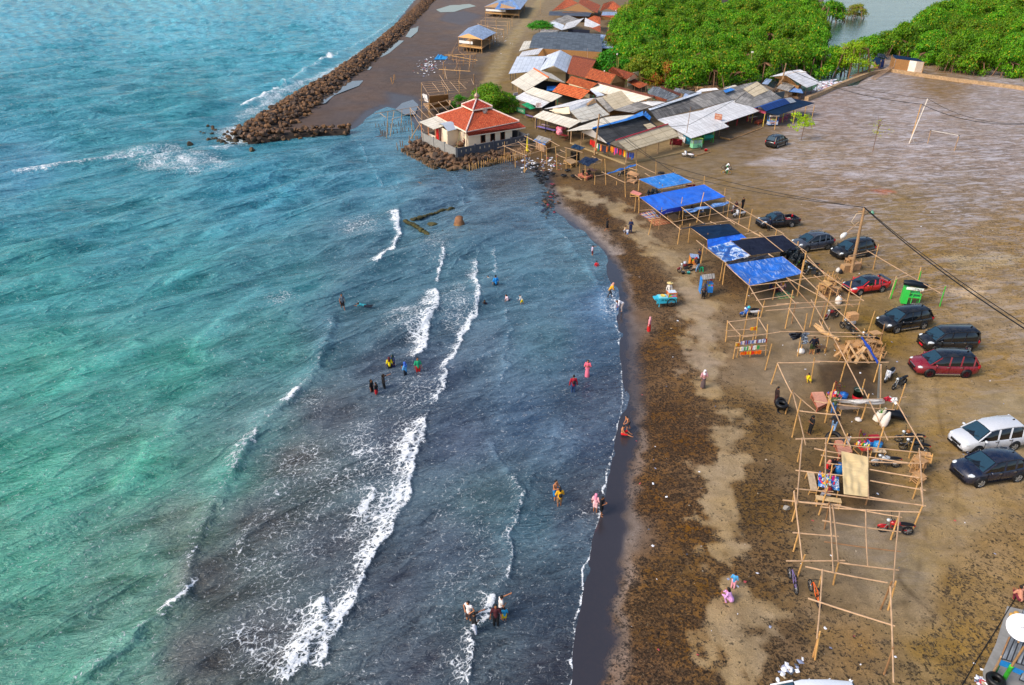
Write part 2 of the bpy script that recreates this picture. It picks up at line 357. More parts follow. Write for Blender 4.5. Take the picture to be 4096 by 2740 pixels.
base=t.mix(t.math('MULTIPLY',t.mapr(sn2,.5,.62),t.math('MULTIPLY',strk,.75)),base,(.075,.055,.045,1))
vo=t.n('TexVoronoi',{'Vector':vec,'Scale':1.7,'Randomness':1},0);vc=t.n('TexVoronoi',{'Vector':vec,'Scale':1.7,'Randomness':1},1)
lit=t.math('MULTIPLY',t.math('LESS_THAN',vo,.03),t.math('GREATER_THAN',t.n('SeparateColor',{0:vc},0),.55))
base=t.mix(t.math('MULTIPLY',lit,t.math('SUBTRACT',1,wt)),base,(.62,.58,.55,1))
wetc=t.mix(1,base,(.16,.155,.20,1),'MULTIPLY')
wetc=t.mix(.8,wetc,(.040,.037,.045,1))
base=t.mix(wt,base,wetc)
hh=t.math('ADD',t.math('MULTIPLY',n1,.5),t.math('ADD',t.math('MULTIPLY',n2,.6),t.math('MULTIPLY',n4,.25)))
ro=t.mapr(wt,.2,1,.92,.14)
gm=t.fin(base,ro,t.n('Bump',{'Height':hh,'Strength':t.mapr(wt,0,1,.8,.06),'Distance':.12}),spec=t.mapr(wt,0,1,.25,.7))
ground=grid_obj('ground',GX,GY,Z,[gm],dict(col=gcol,deb=gdeb,streak=gstr,wet=np.clip(wet,0,1)))
tag(ground,kind='structure')
sx,sy=sheet_axes(-600,2560,-150,3100,5,4.5)
sx=np.concatenate([[-5200,-3600,-2400,-1500,-1000],sx]);sy=np.concatenate([[-253,-249,-240,-225,-210,-195,-182,-168],sy,[3500,4200,5200]])
NX,NY=np.meshgrid(sx,sy);X,Y=unproj(NX,NY,SEA)
SC=[(50,30,'4aa0b4'),(400,40,'55aabc'),(800,40,'5aa6ba'),(100,230,'1f8494'),(420,240,'17808c'),(650,120,'3a98aa'),(520,320,'2a7c90'),(60,390,'38809a'),(250,330,'26808e'),
(150,470,'1f8290'),(300,540,'1e7c88'),(600,430,'2f8298'),(850,400,'427e94'),(900,300,'4c8098'),(1050,440,'4c6a80'),(1150,420,'4a4c54'),(1200,500,'4a687e'),
(80,650,'1e8484'),(400,650,'247c80'),(650,650,'2c727c'),(850,600,'345e70'),(1050,620,'3c6274'),(1200,600,'40687c'),(1320,620,'4a6e80'),
(100,850,'228a78'),(400,850,'2a8678'),(620,800,'2f7876'),(790,760,'3c5f70'),(880,850,'40485c'),(1000,850,'424c64'),(1100,800,'40546a'),(1250,780,'426678'),(1370,800,'46607c'),
(100,1100,'379078'),(330,1080,'32866e'),(500,1080,'40796c'),(600,1000,'4a6f70'),(680,1050,'4a4644'),(760,950,'44424c'),(900,1000,'3f4254'),(1050,1000,'3e4660'),(1200,950,'3f5470'),(1350,980,'3c4a64'),
(60,1300,'3a8a70'),(100,1500,'3c8068'),(300,1300,'467c66'),(280,1480,'4a7a68'),(420,1200,'4c5e52'),(480,1320,'463e3a'),(600,1200,'443e3e'),(450,1500,'463c38'),(600,1450,'40383c'),(750,1250,'403e48'),
(900,1350,'3c3c4c'),(1000,1250,'3e4456'),(1120,1150,'3e5660'),(1090,1400,'3c4a56'),(1230,1200,'405c6c'),(1200,1400,'3a4456'),(1300,1200,'404e62'),(1250,1520,'383846'),(950,1520,'3a3846'),(1100,1540,'3e4450'),(1360,1150,'3c3c4a'),(1410,900,'3c4660'),(1380,700,'48688a')]
scol=idw(NX,NY,[(q[0],q[1],lin(q[2])) for q in SC],3.0)
foam=np.zeros(X.shape);hz=np.zeros(X.shape);thin=np.zeros(X.shape)
def crest(pts,lead,trail,dens,h=.12,hw=.5,pw=1.3,flip=1,seed=0,wob=.35,soft=0.):
 global foam,hz,thin
 q=pv(pts,SEA);d,a=pdist(X,Y,[(v.x,v.y) for v in q]);d=d*flip
 d=d+(vnoise(X,Y,1.6,seed+100)- .5)*wob*2+(vnoise(X,Y,.5,seed+101)- .5)*wob*.8
 ends=sstep(0,.1,a)*sstep(1,.9,a)
 tr=trail*(.45+1.1*vnoise(X,Y,2.2,seed+102))
 f=np.where(d>=0,np.clip(1- d/tr,0,1)**pw,np.clip(1+d/lead,0,1))*ends
 f=f*(.62+.55*vnoise(X,Y,.9,seed+103))
 foam=np.maximum(foam,f*dens)
 hz+=h*np.exp(-(np.where(d<0,d/(hw*.5),d/(hw*1.6)))**2)*ends
 thin=np.maximum(thin,soft*np.exp(-((d- hw*.3)/(hw*1.1))**2)*ends)
crest([(1022,575),(1010,620),(998,650)],.12,.6,1.2,.12,.4,seed=1)
crest([(1000,655),(1004,680),(990,730),(985,765),(965,808),(940,830)],.15,3.4,1.05,.2,.5,pw=1.9,seed=2,soft=.3)
crest([(1098,575),(1088,620),(1098,670),(1090,710),(1075,750),(1050,795),(1030,830),(1022,880),(1000,925),(978,955)],.1,1.8,1.0,.12,.4,pw=2.2,seed=3,soft=.25)
crest([(985,930),(975,980),(960,1030),(945,1090),(915,1165),(885,1230),(850,1300),(815,1370),(775,1440),(750,1490),(725,1580)],.12,5.5,.88,.16,.4,pw=2.6,seed=4,soft=.25)
crest([(955,975),(935,1045),(900,1075)],.15,1.5,1.1,.15,.4,seed=5)
crest([(862,1115),(848,1150),(800,1195)],.15,1.3,1.0,.12,.4,seed=6)
crest([(735,1360),(748,1400),(730,1450),(700,1500),(655,1580)],.15,3.4,1.0,.18,.45,pw=2.0,seed=7,soft=.3)
crest([(1188,1075),(1192,1140),(1178,1220),(1155,1310),(1130,1370)],.08,.8,.5,.14,.35,seed=8,soft=.5)
crest([(1140,1350),(1110,1420),(1088,1470),(1060,1580)],.1,2.6,.85,.14,.35,pw=2.4,seed=9,soft=.3)
crest([(918,485),(912,540),(895,590),(860,628)],.15,1.5,1.25,.22,.5,seed=10,soft=.4)
crest([(765,700),(755,780),(735,840),(690,890),(650,930),(600,985),(540,1065),(500,1150),(450,1250),(440,1300)],.2,1.6,.3,.30,.9,seed=11,soft=.75)
crest([(690,890),(670,915),(645,930)],.2,.9,1.1,.1,.5,seed=12,soft=.5)
crest([(600,985),(560,1050),(545,1090)],.2,1.6,.5,.1,.5,seed=13,soft=.5)
crest([(450,1250),(440,1290),(432,1340),(420,1370),(370,1418),(290,1465),(210,1530),(150,1600)],.15,.8,.42,.25,.7,seed=14,soft=.6)
crest([(450,1250),(440,1275)],.15,.6,1.0,.1,.5,seed=15);crest([(435,1325),(422,1370),(370,1418)],.12,.45,1.15,.1,.4,seed=16)
crest([(960,-10),(900,50),(850,85),(800,112),(750,138),(700,160),(640,208),(560,242),(500,262),(440,285)],.6,1.2,.55,.5,1.3,flip=-1,seed=17,soft=.2,wob=.6)
crest([(760,125),(730,145)],.6,2.2,1.3,.2,1,flip=-1,seed=18);crest([(640,200),(600,225),(540,248)],.5,1.6,1.1,.2,1,flip=-1,seed=19)
crest([(0,415),(120,392),(250,370),(330,352),(440,345),(520,345),(560,330)],.8,3.5,.62,.22,.9,flip=-1,pw=.6,seed=20,soft=.3,wob=.8)
crest([(905,60),(860,100),(800,140),(720,180),(655,205),(600,240),(545,275),(500,300)],2.5,3.0,.62,.1,1,flip=-1,pw=.6,seed=21,wob=1.)
crest([(1128,560),(1134,590),(1138,640)],.1,.5,.55,.08,.3,seed=22,soft=.4)
crest([(1160,690),(1168,740),(1165,790),(1160,840),(1140,900)],.08,.35,.3,.08,.35,seed=23,soft=.5)
crest([(1165,785),(1120,815),(1080,840)],.08,.35,.4,.08,.3,seed=24,soft=.5)
crest([(1120,1000),(1160,1070),(1180,1120)],.1,.5,.15,.08,.4,seed=25,soft=.5)
crest([(1230,1080),(1180,1180),(1150,1280)],.1,.5,.1,.08,.4,seed=26,soft=.4)
crest([(820,330),(870,420),(905,440),(915,400)],.1,.4,.35,.08,.3,seed=27,soft=.3)
crest([(1035,395),(1060,440),(1070,480)],.1,.4,.35,.08,.3,seed=28,soft=.4)
crest([(1240,500),(1290,540),(1340,600),(1375,660),(1395,740)],.12,.6,.14,.09,.5,seed=29,soft=.55)
crest([(1300,960),(1270,1010),(1240,1060),(1200,1110)],.1,.6,.1,.1,.45,seed=30,soft=.5)
crest([(1330,990),(1290,1050),(1262,1100)],.1,.6,.1,.08,.45,seed=31,soft=.45)
crest([(860,870),(930,880),(1000,865)],.1,.5,.35,.04,.4,flip=-1,seed=32)
crest([(640,1160),(590,1210),(540,1280)],.1,1.2,.4,.1,.6,seed=33,pw=.7)
crest([(330,780),(200,850),(60,930)],.3,1,.08,.2,1.0,seed=35,soft=.45,flip=-1)
crest([(560,560),(460,610),(330,690)],.3,1,.1,.2,1.0,seed=36,soft=.45,flip=-1)
crest([(690,440),(560,500),(440,560)],.3,1,.1,.2,1.0,seed=37,soft=.4,flip=-1)
crest([(620,640),(500,740),(420,830)],.3,1,.12,.2,.9,seed=38,soft=.45,flip=-1)
crest([(440,930),(330,1040),(250,1150)],.3,1,.15,.2,.9,seed=39,soft=.45,flip=-1)
crest([(700,180),(500,230),(250,310),(60,350)],.5,1.5,.1,.35,1.6,seed=40,soft=.25,flip=-1)
d,a=pdist(X,Y,[(v.x,v.y) for v in SHW]);d=np.where(in_poly(X,Y,_pl),1,-1)*np.abs(d);dsh=d
dd=d+(vnoise(X,Y,.7,55)- .5)*.35
foam=np.maximum(foam,(NY>1080)*np.exp(-((dd- .1)/.06)**2)*(.3+.8*vnoise(X,Y,1.0,56)))
q=pv([(1345,1230),(1335,1290),(1345,1330),(1355,1360),(1330,1400),(1320,1450),(1322,1500),(1340,1568)],SEA)
def blob(cx,cy,rx,ry,dn,seed):
 global foam
 e=((NX*.5723- cx)/rx)**2+((NY*.5723- cy)/ry)**2
 foam=np.maximum(foam,np.clip(1.2- e,0,1)*dn*(.5+.8*vnoise(X,Y,1.4,seed)))
for i,b in enumerate([(420,375,150,32,.5),(545,310,60,30,.55),(930,735,60,45,.45),(720,1100,150,130,.30),(640,1300,140,160,.27),(850,1050,110,130,.34),(820,520,70,30,.33),(1040,700,50,70,.38),
  (580,1480,110,90,.36),(1060,1300,90,260,.22),(1395,690,28,50,.3),(1350,1180,40,40,.28),(640,690,60,20,.25),(200,1250,200,120,.12),(1000,570,50,40,.3),(950,900,90,60,.28),(700,930,60,50,.25),(780,1420,100,150,.2)]):blob(*b[:4],b[4],200+i)
rs=np.random.RandomState(8);sw=np.zeros(X.shape);far=sstep(25,90,np.hypot(X,Y))
for i in range(26):
 wl=1.6*1.16**i if i<16 else rs.uniform(2,12);th=(R(24) if wl<3.5 else R(50))+rs.randn()*R(14);nx_,ny_=math.sin(th),-math.cos(th)
 am=(.014 if wl<3 else .022)*wl**.82;ph=rs.rand()*6.28+(vnoise(X,Y,wl*2.5,300+i)- .5)*5
 s_=np.sin((X*nx_+Y*ny_)*2*math.pi/wl+ph);sw+=am*(s_+.25*s_*s_)*(sstep(2.0,6,wl)*far+(wl<4)*.8*(1- .5*far))
dm=sstep(0,14,dsh)
hz=hz*sstep(-.2,.8,dsh)+sw*(.03+.97*dm)
crest_glow=thin[...,None];scol=scol*(1+crest_glow*.75)+np.array([.015,.03,.025])*crest_glow  # crests brightened in the colour, for light passing through thin water
t=NT('sea_water');A=lambda k,o=2:t.n('Attribute',None,o,attribute_name=k)
c0=A('col',0);fo=A('foam');fr=A('far');shl=A('shallow');g=t.n('NewGeometry')
va=t.geo((2.8,1,1),R(24));vb=t.geo((2.4,1,1),R(10));vd=t.geo((2.2,1,1),R(38))
w1=t.noise(va,1.0,4,.58,.5);w2=t.noise(vb,4.0,4,.6,.5);w3=t.noise(vd,8,3,.55,.4);w0=t.noise(va,.35,4,.55,.4)
wl_=t.noise(t.geo((4.6,1,1),R(42)),.42,3,.5,.7);wm=t.noise(t.geo((3.4,1,1),R(52)),.17,3,.45,.6)
ridge=lambda x:t.math('SUBTRACT',1,t.math('MULTIPLY',t.math('ABSOLUTE',t.math('SUBTRACT',x,.5)),3.2))
hh=t.math('ADD',t.math('MULTIPLY',ridge(w1),.34),t.math('ADD',t.math('MULTIPLY',ridge(w2),t.mapr(fr,0,1,.13,.05)),t.math('MULTIPLY',w3,t.mapr(fr,0,1,.05,.0))))
shp=lambda x,k_:t.math('POWER',t.math('MAXIMUM',ridge(x),.01),k_)
hh=t.math('ADD',hh,t.math('MULTIPLY',shl,t.math('ADD',t.math('MULTIPLY',shp(wl_,2.5),.42),t.math('MULTIPLY',shp(wm,2),.5))))
hh=t.math('ADD',hh,t.math('MULTIPLY',w0,t.math('MULTIPLY',fr,1.6)))
wn_=t.noise(g,1.1,3,.6,0,1);wv=t.n('VectorMath',{0:g,1:t.n('VectorMath',{0:wn_,3:.75},0,operation='SCALE')},0,operation='ADD')
fs=t.n('Mapping',{0:wv,2:(0,0,R(35)),3:(1.5,1,1)},vector_type='TEXTURE')
v1=t.n('TexVoronoi',{'Vector':fs,'Scale':2.4},0,feature='DISTANCE_TO_EDGE');v2=t.n('TexVoronoi',{'Vector':fs,'Scale':5.5},0,feature='DISTANCE_TO_EDGE')
lace=t.math('MINIMUM',v1,t.math('MULTIPLY',v2,1.5));nz=t.noise(g,5,5,.7)
lace=t.math('ADD',lace,t.math('MULTIPLY',t.math('SUBTRACT',nz,.5),.34))
fm=t.math('MULTIPLY',t.math('SUBTRACT',t.math('MULTIPLY',t.math('POWER',fo,1.5),.30),t.math('ADD',lace,.0)),14,clamp=True)
ridge_glint=t.math('ADD',t.math('MULTIPLY',t.math('ADD',shp(w1,4),t.math('MULTIPLY',shp(w2,4),.8)),.45),t.math('MULTIPLY',shl,t.math('ADD',t.math('MULTIPLY',shp(wl_,5),.6),t.math('MULTIPLY',shp(wm,4),.45))))
ridge_glint=t.math('MULTIPLY',ridge_glint,t.mapr(w0,.35,.6,.45,1.3),clamp=True)
cw=t.mix(t.math('MULTIPLY',ridge_glint,.62),t.n('HueSaturation',{'Value':t.mapr(wm,.35,.6,.42,.6),'Saturation':1.15,'Color':c0}),t.mix(.22,t.n('HueSaturation',{'Value':1.7,'Saturation':.95,'Color':c0}),(.36,.55,.60,1)))  # sky reflection on wave ridges painted into the water colour as pale streaks
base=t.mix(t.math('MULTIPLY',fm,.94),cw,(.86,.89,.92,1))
bp=t.n('Bump',{'Height':t.math('ADD',hh,t.math('MULTIPLY',fm,.05)),'Strength':1.0,'Distance':.6})
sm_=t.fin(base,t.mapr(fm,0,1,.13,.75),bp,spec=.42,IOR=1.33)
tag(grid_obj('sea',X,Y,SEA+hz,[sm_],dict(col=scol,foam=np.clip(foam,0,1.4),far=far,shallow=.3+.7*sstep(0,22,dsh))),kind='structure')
gr=pv([(1650,190),(1650,-60),(2344,-60),(2344,190)],-.62)
t=NT('creek_water');va=t.geo((3,1,1),R(-5));a=t.noise(va,.7,4,.6,.4);b=t.noise(va,.05,2)
cm_=t.fin(t.mix(t.mapr(b,.4,.6),(.035,.085,.07,1),(.10,.17,.17,1)),.08,t.bump(a,.8,.14),spec=1.0,IOR=1.33)
mb=MB();q=[Vector((45,60,-.6)),Vector((900,60,-.6)),Vector((900,1600,-.6)),Vector((45,1600,-.6))]
q=pv([(1640,235),(2344,235),(2344,-120),(1560,-120)],-.5)
mb.add(q,[(0,1,2,3)]);tag(mb.build('creek',cm_),kind='structure')
# ================================================================ shared building materials
def roof_mat(name,base,dark,stain=.5,w_=.95,l_=1.9,contrast=.12,rough=.7,bumpk=.6):
 t=NT(name);uv=t.n('TexCoord',out=2)
 br=t.n('TexBrick',{'Vector':uv,'Color1':lin(base)+(1,),'Color2':tuple(x*(1- contrast*2) for x in lin(base))+(1,),'Mortar':lin(dark)+(1,),'Scale':1,'Mortar Size':.035,'Bias':-.2,'Brick Width':w_,'Row Height':l_},offset=.0)
 g=t.n('NewGeometry');a=t.noise(t.n('Mapping',{0:uv,3:(2.2,.45,1)}),1.4,6,.7,.3);b=t.noise(g,.5,4,.6);f=t.noise(g,6,4,.7)
 m1=t.math('MULTIPLY',t.mapr(t.math('ADD',t.math('MULTIPLY',a,.6),t.math('MULTIPLY',b,.4)),.42,.66),stain)
 c=t.mix(m1,br,lin(dark)+(1,));c=t.n('HueSaturation',{'Value':t.mapr(f,.3,.7,.82,1.15),'Color':c})
 wv=t.n('TexWave',{'Vector':uv,'Scale':1.6,'Distortion':0},1,wave_type='BANDS',bands_direction='X')
 return t.fin(c,rough,t.n('Bump',{'Height':t.math('ADD',wv,t.math('MULTIPLY',f,.4)),'Strength':bumpk,'Distance':.04}),spec=.4)
def tile_mat(name,c1,c2,dirt='3a1c10',dk=.45,bw=.3,rh=.34):
 t=NT(name);uv=t.n('TexCoord',out=2);g=t.n('NewGeometry')
 uvd=t.n('VectorMath',{0:uv,1:t.n('VectorMath',{0:t.noise(uv,.8,2,.5,0,1),3:.12},0,operation='SCALE')},0,operation='ADD')
 br=t.n('TexBrick',{'Vector':uvd,'Color1':lin(c1)+(1,),'Color2':lin(c2)+(1,),'Mortar':lin(dirt)+(1,),'Scale':1,'Mortar Size':.045,'Mortar Smooth':.5,'Bias':0,'Brick Width':bw,'Row Height':rh},offset=.0)
 a=t.noise(uv,1.2,6,.75);b=t.noise(g,7,3,.7)
 c=t.mix(t.math('MULTIPLY',t.mapr(a,.45,.68),dk),br,lin(dirt)+(1,));c=t.n('HueSaturation',{'Value':t.mapr(b,.3,.7,.7,1.3),'Color':c})
 sp=t.n('SeparateXYZ',{0:uvd},1);fr=t.math('FRACT',t.math('DIVIDE',sp,rh));sx_=t.math('SINE',t.math('MULTIPLY',t.n('SeparateXYZ',{0:uvd},0),2*math.pi/bw))
 return t.fin(c,.75,t.n('Bump',{'Height':t.math('SUBTRACT',t.math('MULTIPLY',sx_,.35),fr),'Strength':.9,'Distance':.05}),spec=.3)
RM=dict(
white=roof_mat('white_sheet_roof','e4e4e6','a9a6a4',.35),blue=roof_mat('pale_blue_sheet_roof','d2dae6','98a4b4',.3),cream=roof_mat('cream_sheet_roof','e2dccd','a1917a',.45,1.0,2.4),
beige=roof_mat('beige_sheet_roof','d9c8a8','9a8462',.35,1.05,2.6,.08),dark=roof_mat('black_asbestos_roof','4e4e4e','242425',.7,.9,1.8,.25),grey=roof_mat('grey_asbestos_roof','aaa59e','504c4a',.75,.95,1.8,.35),
spot=roof_mat('blotched_asbestos_roof','8a8580','2c2a2a',.95,.9,1.9,.3),rust=roof_mat('black_corrugated_roof','8f969e','23262c',.9,.22,3,.4),solar=roof_mat('dark_panel_roof','606a74','343c48',.3,1.1,1.3,.3),
steel=roof_mat('blue_grey_metal_roof','9fb2d2','56688c',.55,1.0,1.6,.25,.4),tile=tile_mat('worn_clay_tiles','d4703e','b4522c'),tile2=tile_mat('orange_clay_tiles','ec7c44','d05c2c','401c10',.3),tileo=tile_mat('old_brown_tiles','a9532f','84391f','2a140c',.6),
mosq=tile_mat('prayer_house_tiles','f0784a','d65830','5a2012',.2,.25,.3),mosq2=tile_mat('red_skirt_tiles','d85a40','bc402c','401410',.3,.25,.3),bblue=roof_mat('bright_blue_sheet_roof','2f5fae','16305e',.25,.9,6,.1),green=mat('1d8f5e',.5))
def tarp_mat(name,c1,c2,sheen=.45,streak=0.,fold=1.,spec=.5):
 t=NT(name);o=t.n('TexCoord',out=2);a=t.noise(t.n('Mapping',{0:o,3:(.6,2.6,1)}),1.4,6,.65,.9);b=t.noise(o,.6,3,.5,1.5);w3=t.noise(t.n('Mapping',{0:o,2:(0,0,R(25)),3:(.5,3,1)}),2.0,6,.7,.6)
 k=t.mapr(b,.35,.68);c=t.mix(k,lin(c1)+(1,),lin(c2)+(1,))
 if streak:c=t.mix(t.math('MULTIPLY',t.mapr(a,.52,.62),streak),c,(.62,.72,.85,1))
 return t.fin(c,sheen,t.n('Bump',{'Height':t.math('ADD',a,t.math('ADD',t.math('MULTIPLY',b,1.2),t.math('MULTIPLY',w3,.5))),'Strength':.7*fold,'Distance':.18}),spec=spec)
TM=dict(blue=tarp_mat('blue_tarpaulin','1b6ae0','155ac4'),sky=tarp_mat('light_blue_tarpaulin','2a86dc','1c6cc0',streak=.2),worn=tarp_mat('streaked_blue_tarpaulin','1e6cd0','1a5ab0',streak=.45,fold=1.2),navy=tarp_mat('navy_net','0d2a48','0b1f38',.8,0,.8,.15),
black=tarp_mat('black_net','1d2438','151a2c',.8,0,1.2,.15),shiny=tarp_mat('black_plastic','0c1a22','060d14',.2,0,2.2,.5),grey=tarp_mat('grey_plastic','8d98a8','5f6a7c',.4,.2),white=tarp_mat('white_cloth','e6e2de','cfc9c6',.8),cream=tarp_mat('cream_canvas','d9c193','cdb382',.85,0,.5,.2),
dgrey=tarp_mat('grey_sheeting','4a4d58','30333d',.5),green=tarp_mat('green_tarpaulin','0c9a60','08794a',.5),red=tarp_mat('red_cloth','8f1a2a','701020',.8),lblue=tarp_mat('pale_blue_plastic','6f9fe0','3f6fb4',.4,.6))
def bam(c,name):
 t=NT(name);o=t.n('TexCoord',out=3);a=t.noise(o,2.2,4);b=t.noise(o,14,3,.7);r_=t.n('ObjectInfo',out=5)
 return t.fin(t.n('HueSaturation',{'Value':t.math('MULTIPLY',t.mapr(a,.3,.7,.75,1.2),t.math('MULTIPLY',t.mapr(b,.3,.7,.85,1.12),t.mapr(r_,0,1,.82,1.15))),'Color':lin(c)+(1,)}),.55,t.bump(b,.3,.01),spec=.4)
BAM=[bam('cfa062','yellow_bamboo'),bam('b88a56','dry_bamboo'),bam('c4a07c','pale_bamboo'),bam('9a7450','weathered_bamboo')]
WOOD=mat('b98f62',.7,.3,name='raw_wood');WOODP=mat('c98f78',.7,.22,name='pinkish_wood');WOODD=mat('6b5440',.8,.3,name='dark_wood');WALL=mat('efdcc0',.8,.06,name='cream_plaster');WALLD=mat('d8c6a2',.8,.12,name='beige_plaster')
CONC=mat('8e8c88',.85,.25,scale=3,bump=.4,name='rough_concrete');CONCD=mat('4c4f58',.8,.25,scale=3,bump=.3,name='dark_painted_concrete');BLK=mat('101013',.5,.2,name='black_rubber');GLASS=mat('141414',.12,.2,name='dark_window_glass',spec=.6)
def wicker(name,c):
 t=NT(name);o=t.n('TexCoord',out=3);w1_=t.n('TexWave',{'Vector':o,'Scale':3.2,'Distortion':1.5},1,wave_type='BANDS',bands_direction='DIAGONAL');a=t.noise(o,5,4,.7)
 return t.fin(t.n('HueSaturation',{'Value':t.math('MULTIPLY',t.mapr(w1_,0,1,.6,1.1),t.mapr(a,.3,.7,.75,1.2)),'Color':lin(c)+(1,)}),.85,t.bump(w1_,.5,.02),spec=.2)
WICK=wicker('woven_bamboo','a5794c')
def wb(mb,name,m,root,parent=None):
 L=root.location;mb.v=[(v[0]- L[0],v[1]- L[1],v[2]- L[2]) for v in mb.v]
 return mb.build(name,m,parent or root)
def solo(mb,name,m,label,cat,group=None):
 vs=np.array(mb.v);c=(float(vs[:,0].mean()),float(vs[:,1].mean()),float(vs[:,2].min()))
 mb.v=[(v[0]- c[0],v[1]- c[1],v[2]- c[2]) for v in mb.v]
 return tag(mb.build(name,m,None,c),label,cat,group)
def pole_part(root,name,a,b,r,m,jag=0.,sag=0.):
 a=Vector(a);b=Vector(b);n=max(3,min(9,int((b- a).length/.9)+2));pts=[]
 rd=random.Random(int(a.x*97+b.y*31) & 65535)
 bow=Vector((rd.uniform(-1,1),rd.uniform(-1,1),rd.uniform(-.4,.4)))*(b- a).length*.008
 for i in range(n):
  t=i/(n- 1);pts.append(a.lerp(b,t)+bow*math.sin(math.pi*t)- Vector((0,0,sag*4*t*(1- t))))
 return wb(MB().tube(pts,[r*(1.08- .2*i/(n- 1)) for i in range(n)],7),name,m,root)
def building(name,label,cat,roofs,posts=(),walls=(),gables=(),extra=None,group=None,postm=None,th=.05,postr=.07):
 P0=[p(k,*q) for _,k,*qs in roofs for q in qs]
 c=sum(P0,Vector())/len(P0);root=thing(name,(c.x,c.y,0),label,cat,group=group)
 for mk,k,a,b,c_,d in roofs:
  m=RM.get(mk) or TM.get(mk);wb(MB().quad(p(k,*a),p(k,*b),p(k,*c_),p(k,*d),th),'roof',m,root)
 for po in posts:
  a=p(po[0],po[1],po[2]);wb(MB().tube([a- Vector((0,0,.25)),a+Vector((0,0,po[3]))],postr,8),'post',po[4] if len(po)>4 else (postm or BAM[2]),root)
 for wl in walls:
  mt,k,a,b,z0,z1=wl[:6];a=p(k,a[0],a[1],z0);b=p(k,b[0],b[1],z0);u=Vector((0,0,(z1- z0)/2))
  wb(MB().beam(a+u,b+u,.12,z1- z0),'wall',mt,root)
 for gb in gables:
  mt,k=gb[:2];pts=[p(k,*q) for q in gb[2:]];nrm=(pts[1]- pts[0]).cross(pts[2]- pts[0]).normalized()*.05
  vs=[q+nrm for q in pts]+[q- nrm for q in pts];n=len(pts)
  wb(MB().add(vs,[tuple(range(n)),tuple(range(n,2*n))[::-1]]+[(i,(i+1) % n,n+(i+1) % n,n+i) for i in range(n)]),'gable_wall',mt,root)
 if extra:extra(root)
 return root
def rod(root,name,pts,r,m):return wb(MB().tube(pts,r,6),name,m,root)
RED=mat('c0203a',.5);YEL=mat('e6c45a',.5);GRN=mat('2f8a5f',.6);GRNB=mat('3fbf3a',.5);DBL=mat('16244a',.5);NAVY=mat('121a30',.6)
# ================================================================ prayer house
PB=0.85
def B(x,y,z):return p('B',x,y,z)
W0,W1,W2=B(948,955,PB),B(563,768,PB),B(1778,792,PB);W3=W1+W2- W0
plat=MB();plat.poly([W0,W1,W3,W2],-.9,PB- .02);solo(plat,'platform',mat('8a7a66',.9,.3,name='earth_fill'),'raised earth and stone platform under the prayer house','platform')
fence=thing('boundary_wall',(W0.x,W0.y,PB),'low concrete boundary wall round the orange-roofed prayer house','wall')
e1=(W1- W0).normalized();e2=(W2- W0).normalized()
def run(a,b,n,m,m2,holes=False):
 d=(b- a)/n;nv=Vector((-d.y,d.x,0)).normalized()
 for i in range(n):
  q0=a+d*i;q1=a+d*(i+1)
  wb(MB().beam(q0+Vector((0,0,.62)),q1+Vector((0,0,.62)),.12,1.3),'wall_panel',m,fence)
  if holes:
   for k in range(3):
    c=q0.lerp(q1,.25+.25*k)+Vector((0,0,.75));hb=MB();q=(q1- q0).normalized()
    hb.beam(c- q*.07,c+q*.07,.15,.34);wb(hb,'vent_slot',mat('c9b79a',.8),fence)
  wb(MB().box(q0+Vector((0,0,.7)),(.26,.26,1.46),rz=math.atan2(d.y,d.x)),'pillar',m2,fence)
run(W0,W1,3,CONC,CONC);run(W0,W2,4,CONCD,CONCD,True);run(W2,W3,4,CONCD,CONC);run(W1,W3,4,CONC,CONC)
mq=thing('prayer_house',(0,0,0),'cream prayer house with tiered orange tiled hip roof on a stone platform','prayer house')
Cf=B(1083,840,PB);ZE=4.0
F0=B(1083,848,PB);F1=B(1588,772,PB);HW=hgt('B',(1083,848),(1083,698),PB);print('wall height',HW)
L1=F0+(W1- W0).normalized()*(F1- F0).length*1.0;ZE=PB+HW+.15
F0.z=F1.z=L1.z=0;R1=F1+L1- F0;c=(F1+L1)/2;mq.location=(c.x,c.y,PB)
def wallbox(a,b,z0,z1,m,th=.16):return wb(MB().beam(Vector((a.x,a.y,(z0+z1)/2)),Vector((b.x,b.y,(z0+z1)/2)),th,z1- z0),'wall',m,mq)
for a,b in ((F0,F1),(F0,L1),(L1,R1),(R1,F1)):wallbox(a,b,PB,ZE,WALL)
fx=(F1- F0);fn=Vector((fx.y,-fx.x,0)).normalized();fxn=fx.normalized()
if fn.y>0:fn=-fn
for tx in (.33,.55,.78):
 cc=F0+fx*tx+fn*.06;wf=wb(MB().beam(cc- fxn*.42+Vector((0,0,PB+1.55)),cc+fxn*.42+Vector((0,0,PB+1.55)),.12,2.1),'window',mat('7a3c1e',.6),mq)
 cc=cc+fn*.07;wb(MB().beam(cc- fxn*.31+Vector((0,0,PB+1.55)),cc+fxn*.31+Vector((0,0,PB+1.55)),.02,1.86),'pane',GLASS,mq,wf)
for tx in (.13,.44,.66,.92):
 cc=F0+fx*tx+fn*.14+Vector((0,0,PB+2.5));wb(MB().lathe(cc,[(.0,-.22),(.07,-.1),(.09,.1),(.0,.16)],8),'wall_lamp',mat('5a6f8a',.4),mq)
